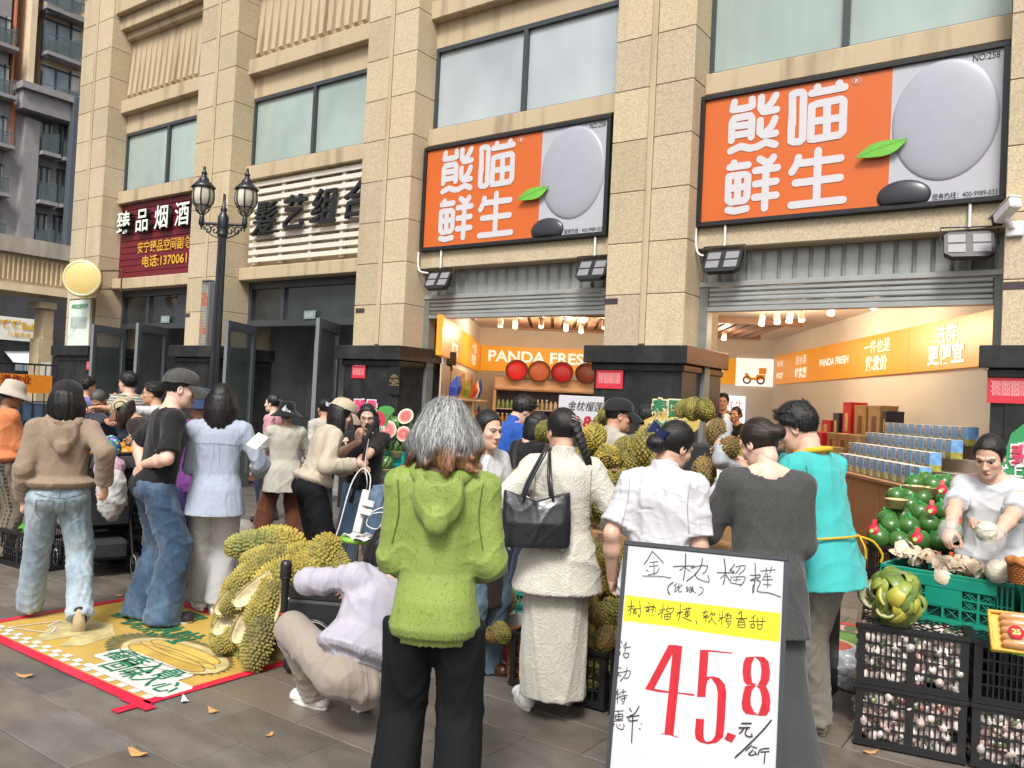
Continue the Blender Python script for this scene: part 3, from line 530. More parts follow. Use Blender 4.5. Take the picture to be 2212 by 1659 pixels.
PAL = [[(.25, .35, .12), (.45, .35, .2), (.6, .5, .35)], [(.45, .06, .03), (.5, .3, .05), (.1, .2, .08), (.55, .4, .1)], [(.55, .25, .03), (.35, .03, .03), (.2, .08, .1)], [(.4, .1, .04), (.5, .35, .1)]]
for r_, z in enumerate(SH):
 proto = {}
 for j in range(int((fw-.16)/.082)):
  ci = (j//6+r_) % len(PAL[r_])
  p = I(a0+.1+j*.082, 15.3+.16, .16+z)
  lab = ['small bottles on the top shelf of the display fridge', 'bottles on the second shelf of the display fridge', 'bottles on the third shelf of the display fridge', 'bottles on the lowest shelf of the display fridge'][r_].replace('bottles', 'bottle')
  if ci not in proto:
   b = bottle_mesh().build('bottle', [M('juice_%d_%d' % (r_, ci), PAL[r_][ci], .25), M('bottle_cap', (.75, .75, .72), .4) if ci % 2 else m_black]); b.location = p; tag(b, lab, 'bottle', lab.replace('bottle', 'bottles', 1)); proto[ci] = b
  else:
   b = again(proto[ci], lab, p)
# trays on the fridge
m_red = M('tray_red', (.55, .015, .02), .5, var=.1); m_wk = M('tray_wicker', (.09, .045, .02), .6, var=.4, vs=60, bump=.6, bs=90)
for i, x in enumerate((1116, 1164, 1213, 1265)):
 s = thing('woven_tray', ['round red lined tray leaning first in the row on the fridge', 'round orange lined tray leaning second in the row on the fridge', 'round red lined tray leaning third in the row on the fridge', 'round brown lined tray leaning last in the row by the pillar'][i], 'tray', I(hall_a(x, 15.35), 15.22, 2.2), (R(72), 0, R(YAWI)), 'woven trays on the fridge')
 f = MB(); f.lathe([(0, 0), (.15, 0), (.17, .02), (.19, .05), (.2, .055), (.205, .045), (.18, 0), (.15, -.012), (0, -.012)], 28); 
 for q in range(28): f.tube([(.2*math.cos(q*.224+e*.11), .2*math.sin(q*.224+e*.11), .055+(.006 if e else -.004)) for e in (0, 1, 2)], .011, 5)
 f.build('wicker_rim', m_wk, s)
 f = MB(); f.lathe([(0, .004), (.148, .004), (.165, .022), (.182, .048)], 28); f.build('lining', [m_red, M('tray_orange', (.4, .1, .04), .5), M('tray_dkred', (.36, .01, .015), .5), M('tray_brown', (.16, .035, .02), .5)][i], s)
 s.location.z = 2.15
# snack shelf on the left wall
b0, b1 = hall_b(946, AL), hall_b(1018, AL)
s = thing('snack_shelf', 'wall shelving unit stacked with bright snack bags', 'shelf', I(AL+.02, (b0+b1)/2, .14), R(YAWI+90))
f = MB(); w = b1-b0
for z in (.5, .95, 1.42): f.box((-w/2, -.3, z), (w/2, 0, z+.03), bev=.004)
f.box((-w/2, -.02, .1), (w/2, .0, 1.9)); f.build('shelves', M('shelf_beige', (.5, .36, .24), .5), s)
cs = [(.02, .04, .2), (.03, .06, .3), (.55, .3, .03), (.25, .4, .05), (.6, .45, .1), (.55, .2, .05), (.4, .05, .03), (.6, .5, .35)]
k = 0
for z in (.98, 1.45):
 for j in range(9):
  d = b0+.08+j*(w-.12)/9
  f = MB(); hh = .24+.05*(j % 3)
  f.add([(-.09, -.03, 0), (.09, -.03, 0), (.09, .03, 0), (-.09, .03, 0), (-.1, -.05, hh*.5), (.1, -.05, hh*.5), (.1, .05, hh*.5), (-.1, .05, hh*.5), (-.085, 0, hh), (.085, 0, hh), (.085, .004, hh), (-.085, .004, hh)],
              [(0, 1, 5, 4), (4, 5, 9, 8), (1, 2, 6, 5), (5, 6, 10, 9), (2, 3, 7, 6), (6, 7, 11, 10), (3, 0, 4, 7), (7, 4, 8, 11), (8, 9, 10, 11)], 0, False)
  o = f.build('snack_bag', M('snack_%d' % ((j+k) % 8 if z > 1 else (j*3) % 8), cs[(j+k) % 8 if z > 1 else (j*3) % 8], .3, var=.35, vs=22), None, bev=.01)
  o.location = I(AL+.17, d, .14+z+.03); o.rotation_euler = (R(8), 0, R(YAWI+90+rg.uniform(-12, 12)))
  lab = 'shiny snack bag on the upper shelf below the orange panels' if z > 1 else 'shiny snack bag on the lower snack shelf'
  tag(o, lab, 'snack bag', lab.replace('bag', 'bags', 1))
# ceiling spots: real lamps with housings
sp = [(hall_a(1015, 12.5), 12.5), (hall_a(1075, 13.5), 13.5), (hall_a(1107, 13.6), 13.6), (hall_a(1163, 13.3), 13.3), (hall_a(1217, 13.6), 13.6), (hall_a(1250, 13.9), 13.9),
      (hall_a(1640, 11.5), 11.5), (hall_a(1672, 11.2), 11.2), (hall_a(1700, 11), 11), (hall_a(1725, 10.8), 10.8), (hall_a(1790, 10.0), 10.0), (hall_a(1880, 9.3), 9.3), (hall_a(1560, 14), 14), (hall_a(1300, 13), 13)]
for i, (a_, b_) in enumerate(sp):
 s = thing('track_spotlight', 'small pale track spotlight on the shop ceiling', 'spotlight', I(a_, b_, CZ-.03), R(YAWI), 'track spotlights on the shop ceiling')
 f = MB(); T = Matrix.Translation((0, 0, -.11)) @ Matrix.Rotation(R(-25 if i % 2 else 25), 4, 'X'); f.tube([(0, 0, .03), (0, 0, -.06)], .012); f.lathe([(0, .07), (.035, .07), (.042, .05), (.042, -.08), (.036, -.08)], 14, mat=T); f.build('housing', M('spot_white', (.62, .52, .44), .5), s)
 f = MB(); f.lathe([(0, -.07), (.035, -.07)], 14, mat=T); f.build('lens', M('spot_lens', (1, .85, .6), .5, emit=6), s)
 if i == 0: continue
 l = bpy.data.lights.new('spot_lamp', 'POINT'); l.energy = 12; l.color = (1, .80, .56); l.shadow_soft_size = .08; o = bpy.data.objects.new('spot_lamp', l); link(o, s); o.location = (0, 0, -.3)
# ---------------------------------------------------------------- street lamp
base = FY(464, 800, 6.9)
lp = thing('street_lamp', 'black fluted lamp post with two globe lanterns on scrolled arms', 'street lamp', (base.x, base.y, 0))
topz = FY(487, 462, base.y).z
f = MB(); n = 20; V = []; zs = [0, .9, topz-.28]
def fl_r(k, r): return r*(1-.10*(k % 2))
f.lathe([(.16, 0), (.16, .08), (.13, .12), (.12, .5), (.10, .55), (.085, .9)], 20)
for (z, r) in ((.9, .075), (topz-.3, .055)):
 for k in range(40): V.append((fl_r(k, r)*math.cos(math.pi*k/20), fl_r(k, r)*math.sin(math.pi*k/20), z))
f.add(V, [(k, (k+1) % 40, 40+(k+1) % 40, 40+k) for k in range(40)], 0, False)
f.lathe([(.062, topz-.32), (.072, topz-.3), (.072, topz-.27), (.06, topz-.25), (.075, topz-.2), (.075, topz-.05), (.05, topz), (.035, topz+.03), (.05, topz+.06), (.025, topz+.1), (.018, topz+.28), (.0, topz+.28)], 16)
m_iron = M('cast_iron', (.014, .016, .02), .35, var=.3, vs=8, bump=.15, bs=60); f.build('post', m_iron, lp)
for sgn in (-1, 1):
 dirv = Vector((math.cos(R(35)), math.sin(R(35)), 0))*sgn*.30
 ar = empty_part('lantern_arm', lp); ar.location = (0, 0, topz-.14)
 f = MB(); f.tube([dirv*.1, dirv], .02, 8)
 for c in (.36, .68):
  f.tube([dirv*c+Vector((0, 0, -.09))+dirv.normalized()*(.06*(1-q/18)*math.cos(q*.55))+Vector((0, 0, .075*(1-q/18)*math.sin(q*.55))) for q in range(16)], .011, 6)
 f.tube([dirv*.15+Vector((0, 0, -.2)), dirv*.5+Vector((0, 0, -.16)), dirv*.95+Vector((0, 0, -.03))], .011, 6)
 LS = .74; T = Matrix.Translation(dirv+Vector((0, 0, .02))) @ Matrix.Scale(LS, 4)
 f.lathe([(0, -.16), (.018, -.13), (.012, -.1), (.05, -.06), (.055, .02), (.04, .08), (.045, .12), (.02, .14), (.02, .18)], 14, mat=T); f.build('arm_bracket', m_iron, ar)
 f = MB()
 for k in range(8):
  a_ = k*math.pi/4; f.tube([T @ Vector((math.cos(a_)*r, math.sin(a_)*r, z)) for r, z in ((.04, .14), (.11, .2), (.13, .25), (.115, .275), (.15, .3))], .008, 5)
  f.tube([T @ Vector((math.cos(a_)*r, math.sin(a_)*r, z)) for r, z in ((.146, .3), (.187, .36), (.203, .45), (.196, .56), (.176, .64))], .010, 5)
 f.lathe([(.15, .29), (.155, .3), (.15, .31)], 24, mat=T); f.build('cage', m_iron, ar)
 f = MB(); f.lathe([(.14, .3), (.18, .36), (.195, .45), (.188, .56), (.17, .64)], 24, mat=T); f.lathe([(.05, .2), (.1, .26), (.14, .3)], 24, mat=T)
 f.build('globe', M('lantern_globe', (.50, .46, .37), .25, var=.25, vs=4, st=(3, 3, .4), coat=.3), ar)
 f = MB(); f.lathe([(.22, .63), (.23, .645), (.17, .71), (.12, .76), (.09, .78), (.1, .8), (.06, .84), (.04, .9), (.06, .92), (.035, .95), (.02, 1.0), (.03, 1.02), (.0, 1.06)], 8, mat=T); f.build('roof', m_iron, ar)
# ---------------------------------------------------------------- apartment tower and gate block far left
def FX(x, y, X): d = _f+_r2*((x-1106)/FPX)-_u2*((y-829.5)/FPX); return Vector((0, 0, CAM_H))+d*(X/d.x)
XT = -55.; K = .5491
def T2(u, v): p = FX(u*K, v*K, XT); return p.y, p.z
def tb(m, u0, v0, u1, v1, d0, d1, mi=0):    # a slab on the tower face, from its photo corners, d0..d1 metres proud
 ya, za = T2(u0, v1); yb, zb = T2(u1, v0); _, zc = T2(u0, v0); _, zd = T2(u1, v1)
 z0, z1 = (za+zd)/2, (zb+zc)/2; m.box((XT+d0, min(ya, yb), z0), (XT+d1, max(ya, yb), z1), mi)
TW = thing('apartment_tower', 'tall grey, cream and terracotta apartment block with railed balconies', 'building', (XT, 25, 0)); TW.matrix_world = Matrix()
m_tg = M('tower_grey', (.27, .255, .26), .8, var=.12, vs=2); m_tb = M('tower_cream', (.68, .55, .37), .8, var=.1, vs=3); m_tr = M('tower_terracotta', (.42, .15, .08), .8, var=.1)
f = MB(); f.box((XT-14, 8, 0), (XT-1.6, 60, 45)); f.build('core', m_tg, TW)
f = MB(); ya, _ = T2(-60, 0); yb, _ = T2(58, 0); yc, zc = T2(75, 400); yd, _ = T2(420, 0)
f.box((XT-1.7, ya, 0), (XT-.32, yb, 44)); f.box((XT-1.7, yb, 0), (XT-.5, yd, zc*.6)); tb(f, 62, 468, 152, 960, -.3, .3); tb(f, 150, 600, 330, 1000, -.3, -.28); tb(f, 58, 382, 330, 472, -.3, .9); tb(f, 50, 372, 330, 398, -.3, 1.2); f.box((XT-.4, yb, 0), (XT-.25, yd, zc)); f.build('grey_wall', m_tg, TW)
f = MB(); tb(f, 92, -400, 165, 385, -1.65, .4); tb(f, 165, 60, 420, 92, -1.65, .25); tb(f, 165, -400, 420, 385, -1.7, -.3); f.build('cream_wall', m_tb, TW)
f = MB(); tb(f, 50, -400, 94, 395, -1.65, -.1); tb(f, 38, 395, 66, 585, -1.65, -.1); f.build('terracotta_strip', m_tr, TW)
m_rl = M('balcony_rail', (.10, .13, .135), .5); m_wg = M('tower_glass', (.2, .25, .28), .06, var=.4, vs=.5, spec=.8); m_curt = M('curtain', (.55, .55, .5), .8, var=.2, vs=2, st=(1, 6, .3))
def balc(u0, u1, vt, vr, vb, curt=True):
 w = MB(); tb(w, u0, vt, u1, vb, -.26, -.2); wd_ = w.build('window', m_wg, TW)
 w = MB(); um = (u0+u1)/2
 for u in (u0, u0+(u1-u0)*.36, u0+(u1-u0)*.72): tb(w, u, vt, u+3.5, vb, -.2, -.1)
 tb(w, u0, vt, u1, vt+5, -.2, -.1); w.build('frame', m_alu, wd_)
 if curt: w = MB(); tb(w, u0+(u1-u0)*.76, vt+6, u1-1, vr+6, -.195, -.18); w.build('curtain', m_curt, wd_)
 r = MB(); tb(r, u0, vr, u1+4, vr+3, .5, .56); tb(r, u0, vb-4, u1+4, vb-1, .5, .56); n = int((u1-u0)/5)
 for k in range(n+1): u = u0+(u1-u0)*k/n; tb(r, u, vr, u+1.4, vb, .51, .55)
 bl = r.build('balcony', m_rl, TW); r = MB(); tb(r, u0-6, vb, u1+6, vb+14, -.3, .7); r.build('balcony_slab', m_tg, bl)
for q in ((168, 330, -60, 0, 60), (168, 325, 92, 165, 235), (163, 320, 275, 360, 418), (152, 214, 478, 532, 606), (140, 204, 652, 724, 796), (127, 194, 838, 908, 980), (236, 290, 492, 560, 630), (226, 282, 668, 740, 812), (212, 272, 850, 922, 996), (-40, 50, 60, 120, 180), (-40, 44, 250, 320, 375), (-40, 34, 450, 520, 570), (-40, 18, 640, 700, 760), (-40, 5, 830, 880, 940), (110, 176, 1120, 1140, 1165)):
 balc(*q)
for (u, v0, v1) in ((214, 388, 985), (272, 400, 1000)):
 f = MB(); ya, za = T2(u+4, v1); yb, zb = T2(u+20, v0); f.box((XT+.75, ya, 0), (XT+1.35, ya+.75, zb)); f.build('steel_pier', M('pier_blue', (.085, .10, .12), .5), TW)
XG = -30.
def G2(u, v): p = FX(u*K, v*K, XG); return p.y, p.z
def gb(m, u0, v0, u1, v1, d0, d1, mi=0):
 ya, _ = G2(u0, v1); yb, _ = G2(u1, v0); um = 110 if u1-u0 > 90 or v1 < 1150 and u1 > 0 and u1-u0 < 12 else (u0+u1)/2; m.box((XG+d0, min(ya, yb), G2(um, v1)[1]), (XG+d1, max(ya, yb), G2(um, v0)[1]), mi)
GT = thing('entrance_gateway', 'beige gateway block with a fluted beam on a square pillar', 'gateway', (XG, 14, 0)); GT.matrix_world = Matrix()
f = MB(); gb(f, -150, 945, 420, 1008, -2, .45); f.build('coping', M('old_concrete', (.34, .30, .25), .85, var=.25, vs=3, st=(1, 1, .3)), GT)
f = MB(); gb(f, -150, 1008, 420, 1140, -1.6, .2); gb(f, -150, 1125, 420, 1155, -1.6, .35)
m_gw = M('gate_cream', (.66, .53, .34), .8, var=.1, vs=2); f.build('beam', m_gw, GT)
f = MB()
for k in range(30): u = -140+k*19; gb(f, u, 1022, u+9, 1112, .2, .32)
f.build('fluting', m_gw, GT)
f = MB(); gb(f, 158, 1215, 214, 1500, -.7, 0); gb(f, 152, 1190, 220, 1215, -.8, .1); ya, _ = G2(158, 1300); yb, _ = G2(214, 1300); f.box((XG-.7, ya, 0), (XG-.02, yb, 3)); f.build('gate_pillar', M('gate_stone', (.42, .33, .2), .8, var=.12, vs=4), GT)
f = MB(); gb(f, 157, 1424, 200, 1490, .01, .03); o = f.build('paper_poster', M('poster_paper', (.6, .6, .5), .6, var=.1, vs=6)); tag(o, 'pale paper poster on the beige gate pillar', 'poster')
XS = -36.
s = thing('corner_shop', 'dim shop front under the gateway behind the crowd', 'shop', (XS, 16, 0)); s.matrix_world = Matrix()
f = MB(); f.box((XS-.5, 10, 0), (XS, 26, 5.2)); f.build('facade', M('dim_front', (.05, .05, .055), .5, var=.4, vs=1), s)
def S2(u, v): p = FX(u*K, v*K, XS+.3); return p
f = MB(); p0, p1 = S2(30, 1382), S2(160, 1382); f.add([(XS, p0.y, p0.z), (XS, p1.y, p1.z), (XS+1, p1.y, p1.z-.5), (XS+1, p0.y, p0.z-.5)], [(0, 1, 2, 3)])
for k in range(18):
 q0 = p0.y+(p1.y-p0.y)*k/18; q1 = q0+(p1.y-p0.y)/36; f.add([(XS+1.004, q0, p0.z-.5), (XS+1.004, q1, p0.z-.5), (XS+1.004, q1, p0.z-.75), (XS+1.004, q0, p0.z-.75)], [(0, 1, 2, 3)], 1)
 f.add([(XS+1.0, q1, p0.z-.5), (XS+1.0, 2*q1-q0, p0.z-.5), (XS+1.0, 2*q1-q0, p0.z-.75), (XS+1.0, q1, p0.z-.75)], [(0, 1, 2, 3)], 0)
f.build('striped_awning', [M('awn_white', (.6, .62, .62), .7), M('awn_blue', (.12, .2, .26), .7)], s)
pa, pb = S2(-40, 1240), S2(172, 1350); pc = S2(70, 1295)
s = thing('shop_signboard', 'white signboard with yellow characters under the gateway', 'sign', (XS+.35, pc.y, pc.z), R(90))
w = abs(pb.y-pa.y)/2; h = abs(pa.z-pb.z)/2; f = MB(); f.box((-w, 0, -h), (w, .2, h)); f.build('panel', M('pale_sign', (.86, .85, .78), .5), s)
m_yel = M('yellow_letter', (.72, .42, .02), .45)
text('喵嗒嗒Baby', h*.85, m_yel, s, (-.1, -.03, h*.28), bold=.03, width=w*1.75); text('儿童美发沙龙', h*.5, m_yel, s, (.25*w, -.03, -h*.5), bold=.01)
pa, pb = FX(-5, 800, -22), FX(52, 800, -22)
s = thing('delivery_cart', 'caged delivery cart with an orange lettered panel behind the bucket hat', 'cart', (-22, (pa.y+pb.y)/2, 0), R(90))
w = 1.1; f = MB()
for k in range(9): f.tube([(-w+k*w/4, 0, .6), (-w+k*w/4, 0, 1.95)], .015, 6)
for z in (1.0, 1.6, 1.95): f.tube([(-w, 0, z), (w, 0, z)], .02, 6)
f.tube([(-w, .9, 1.95), (-w, 0, 1.95)], .02, 6); f.tube([(w, .9, 1.95), (w, 0, 1.95)], .02, 6); f.tube([(-w, .9, 1.95), (w, .9, 1.95)], .02, 6)
f.build('cage', m_black, s)
f = MB(); f.box((-w, .02, .5), (w, 1.0, .95), bev=.02); f.build('body', M('cart_blue', (.06, .1, .16), .5), s)
for sx in (-.7, .7):
 f = MB(); f.lathe([(.0, -.06), (.28, -.06), (.3, -.04), (.3, .04), (.28, .06), (0, .06)], 20, mat=Matrix.Translation((sx, .15, .3)) @ Matrix.Rotation(R(90), 4, 'X')); f.build('wheel', m_black, s)
f = MB(); f.box((-w, -.03, 1.22), (w*.9, -.01, 1.68)); f.build('panel', M('orange_panel', (.7, .22, .01), .5), s)
text('快递作业', .24, M('maroon_ink', (.2, .01, .01), .5), s, (0, -.04, 1.53), bold=.02); text('人人有责', .16, M('maroon_ink', (.2, .01, .01), .5), s, (0, -.04, 1.32), bold=.02)
# ================================================================= FIELD MODELLING (bodies, clothes, hair) : signed fields meshed by surface nets
class Field:
 def __init__(s, lo, hi, h):
  s.lo = np.array(lo, float); s.h = h; s.n = np.maximum(4, np.ceil((np.array(hi)-s.lo)/h).astype(int)+1)
  s.d = np.full(s.n, 1.0, np.float32); s.ax = [s.lo[i]+h*np.arange(s.n[i]) for i in range(3)]
 def _sl(s, lo, hi):
  a = np.clip(np.floor((np.array(lo)-s.lo)/s.h).astype(int), 0, s.n); b = np.clip(np.ceil((np.array(hi)-s.lo)/s.h).astype(int)+1, 0, s.n)
  return a, b
 def op(s, prim, k=.02, sub=False):
  f, lo, hi = prim; m = k+3*s.h; a, b = s._sl(np.array(lo)-m, np.array(hi)+m)
  if np.any(b-a < 1): return s
  X = s.ax[0][a[0]:b[0], None, None]; Y = s.ax[1][None, a[1]:b[1], None]; Z = s.ax[2][None, None, a[2]:b[2]]
  q = f(X, Y, Z); sl = (slice(a[0], b[0]), slice(a[1], b[1]), slice(a[2], b[2])); d = s.d[sl]
  if sub:
   q = -q
   if k > 0: h = np.clip(.5-.5*(q-d)/k*-1, 0, 1) if 0 else np.clip(.5+.5*(q-d)/k, 0, 1); s.d[sl] = d*(1-h)+q*h+k*h*(1-h)
   else: s.d[sl] = np.maximum(d, q)
  else:
   if k > 0: h = np.clip(.5+.5*(d-q)/k, 0, 1); s.d[sl] = d*(1-h)+q*h-k*h*(1-h)
   else: s.d[sl] = np.minimum(d, q)
  return s
 def cut(s, p, n):                       # remove the half space in front of plane (p, n)
  n = np.array(n, float); n /= np.linalg.norm(n)
  q = (s.ax[0][:, None, None]-p[0])*n[0]+(s.ax[1][None, :, None]-p[1])*n[1]+(s.ax[2][None, None, :]-p[2])*n[2]
  s.d = np.maximum(s.d, q.astype(np.float32)); return s
 def sample(s, P):
  g = (P-s.lo)/s.h; i = np.clip(np.floor(g).astype(int), 0, s.n-2); f = np.clip(g-i, 0, 1); o = 0
  for c in range(8):
   dx, dy, dz = c & 1, c >> 1 & 1, c >> 2; w = (f[:, 0] if dx else 1-f[:, 0])*(f[:, 1] if dy else 1-f[:, 1])*(f[:, 2] if dz else 1-f[:, 2])
   o = o+w*s.d[i[:, 0]+dx, i[:, 1]+dy, i[:, 2]+dz]
  return o
 def grad(s, P):
  e = s.h*.9; G = np.stack([s.sample(P+e*v)-s.sample(P-e*v) for v in np.eye(3)], 1); return G/np.maximum(1e-9, np.linalg.norm(G, axis=1, keepdims=True))
 def mesh(s):
  d = s.d; sg = d < 0; nx, ny, nz = d.shape
  cnt = np.zeros((nx-1, ny-1, nz-1), np.int8)
  for c in range(8): cnt += sg[c & 1:nx-1+(c & 1), (c >> 1 & 1):ny-1+(c >> 1 & 1), (c >> 2):nz-1+(c >> 2)]
  act = (cnt > 0) & (cnt < 8); idx = np.argwhere(act); vid = np.full(act.shape, -1, np.int32); vid[act] = np.arange(len(idx))
  cor = np.array([(c & 1, c >> 1 & 1, c >> 2) for c in range(8)]); D = np.stack([d[idx[:, 0]+o[0], idx[:, 1]+o[1], idx[:, 2]+o[2]] for o in cor], 1)
  acc = np.zeros((len(idx), 3)); n = np.zeros(len(idx))
  for a in range(8):
   for b in range(a+1, 8):
    if bin(a ^ b).count('1') != 1: continue
    m = (D[:, a] < 0) != (D[:, b] < 0); t = D[m, a]/(D[m, a]-D[m, b]); acc[m] += cor[a]+t[:, None]*(cor[b]-cor[a]); n[m] += 1
  V = s.lo+s.h*(idx+acc/np.maximum(n, 1)[:, None]); F = []
  for ax in range(3):
   A = [slice(None)]*3; B = [slice(None)]*3; A[ax] = slice(0, -1); B[ax] = slice(1, None); ch = sg[tuple(A)] != sg[tuple(B)]
   e = np.argwhere(ch); o = [i for i in range(3) if i != ax]; ok = np.all((e[:, o] > 0) & (e[:, o] < np.array(d.shape)[o]-1), axis=1); e = e[ok]
   if not len(e): continue
   u = np.zeros(3, int); v = np.zeros(3, int); u[o[0]] = 1; v[o[1]] = 1
   q = np.stack([vid[tuple((e-u-v).T)], vid[tuple((e-v).T)], vid[tuple(e.T)], vid[tuple((e-u).T)]], 1)
   fl = sg[tuple(e.T)] ^ (ax == 1); q[~fl] = q[~fl][:, ::-1]; F.append(q)
  return V, (np.concatenate(F) if F else np.zeros((0, 4), int))
def A3(v): return np.array(tuple(v), float)
def capsule(a, b, ra, rb=None, capb=False, capa=False):
 a, b = A3(a), A3(b); rb = ra if rb is None else rb; ab = b-a; L2 = max(1e-9, ab@ab); L = math.sqrt(L2); r = max(ra, rb)
 def f(X, Y, Z):
  tt = ((X-a[0])*ab[0]+(Y-a[1])*ab[1]+(Z-a[2])*ab[2])/L2; t = np.clip(tt, 0, 1)
  d = np.sqrt((X-a[0]-t*ab[0])**2+(Y-a[1]-t*ab[1])**2+(Z-a[2]-t*ab[2])**2)-(ra+(rb-ra)*t)
  if capb: d = np.maximum(d, (tt-1)*L)
  if capa: d = np.maximum(d, -tt*L)
  return d
 return f, np.minimum(a-r, b-r), np.maximum(a+r, b+r)
def ell(c, r, Rm=None):
 c = A3(c); r = A3(r); m = min(r); Rm = None if Rm is None else np.array(Rm)
 bb = r if Rm is None else np.full(3, max(r))
 def f(X, Y, Z):
  x, y, z = X-c[0], Y-c[1], Z-c[2]
  if Rm is not None: x, y, z = Rm[0, 0]*x+Rm[1, 0]*y+Rm[2, 0]*z, Rm[0, 1]*x+Rm[1, 1]*y+Rm[2, 1]*z, Rm[0, 2]*x+Rm[1, 2]*y+Rm[2, 2]*z
  k0 = np.sqrt((x/r[0])**2+(y/r[1])**2+(z/r[2])**2); k1 = np.sqrt((x/r[0]**2)**2+(y/r[1]**2)**2+(z/r[2]**2)**2)
  return k0*(k0-1)/np.maximum(k1, 1e-6)
 return f, c-bb, c+bb
def loft(secs, Mx, p=2.3):                 # secs: (z, cx, cy, rx, ry) in frame Mx (4x4), stacked along its z
 S = np.array(secs, float); S = S[np.argsort(S[:, 0])]; Mi = np.array(Mx.inverted()); z0, z1 = S[0, 0], S[-1, 0]
 pts = [Mx @ Vector((s[1]+i*s[3], s[2]+j*s[4], s[0])) for s in S for i in (-1, 1) for j in (-1, 1)]; P = np.array([tuple(q) for q in pts])
 def f(X, Y, Z):
  x = Mi[0, 0]*X+Mi[0, 1]*Y+Mi[0, 2]*Z+Mi[0, 3]; y = Mi[1, 0]*X+Mi[1, 1]*Y+Mi[1, 2]*Z+Mi[1, 3]; z = Mi[2, 0]*X+Mi[2, 1]*Y+Mi[2, 2]*Z+Mi[2, 3]
  g = lambda k: np.interp(z, S[:, 0], S[:, k])
  rx, ry = g(3), g(4); q = (np.abs((x-g(1))/rx)**p+np.abs((y-g(2))/ry)**p)**(1/p)
  return np.maximum((q-1)*np.minimum(rx, ry), np.maximum(z0-z, z-z1))
 return f, P.min(0), P.max(0)
def folds(P, seed, amp, L, an=(1, 1, .45)):
 r = np.random.RandomState(seed); q = P*np.array(an)/L; q = q+.35*np.sin(q[:, [1, 2, 0]]*2.1+r.rand(3)*6); o = 0
 for k in range(4):
  v = r.randn(3); v /= np.linalg.norm(v); s = np.sin((q@v)*6.28*(.5+.3*k)+r.rand()*6.28); o = o+((1-np.abs(s))**3.2 if k else .8*(1-np.abs(s))**1.5)*(.8**k)
 m = .5+.5*np.sin(q@r.randn(3)*1.6+r.rand()*6); return amp*(o-.75)*(.25+.75*m)
def tri(m):                                 # quads -> same quads (kept for clarity)
 return m
def joinm(parts):
 V = []; F = []; C = []; n = 0
 for v, f, c in parts:
  V.append(v); F.append(np.asarray(f)+n); n += len(v); C.append(np.broadcast_to(np.asarray(c, float), (len(v), 3)) if np.ndim(c) < 2 else c)
 return np.concatenate(V), np.concatenate(F), np.concatenate(C)
def xf(Mx, V): m = np.array(Mx); return V@m[:3, :3].T+m[:3, 3]
# ---------------------------------------------------------------- materials for people
def skin(name, c): return M('skin_'+name, c, .48, var=.05, vs=30, bump=.06, bs=220, attr='Col', sss=.12, spec=.4)
SK = {'light': (.60, .37, .27), 'fair': (.66, .43, .33), 'mid': (.50, .28, .18), 'tan': (.40, .21, .125)}
def cloth(name, c, rough=.85, bump=.3, bs=22, st2=(1, 1, .5), st=(1, 1, 1), weave=.25, var=.1, attr=None, sheen=.15, vs=12, **k):
 c = tuple(q*.74 if max(c) < .6 else q*.68 for q in c)
 return M(name, c, rough, var=var, vs=vs, bump=weave, bs=420, bump2=bump*.62, bs2=bs*.75, ridged=True, st2=st2, st=st, attr=attr, sheen=sheen, spec=.25, **k)
m_hairm = M('hair', (1, 1, 1), .36, var=.25, vs=20, st=(9, 9, .8), bump=.55, bs=70, attr='Col', spec=.45)
BLK = (.011, .010, .010); DBR = (.022, .014, .010)
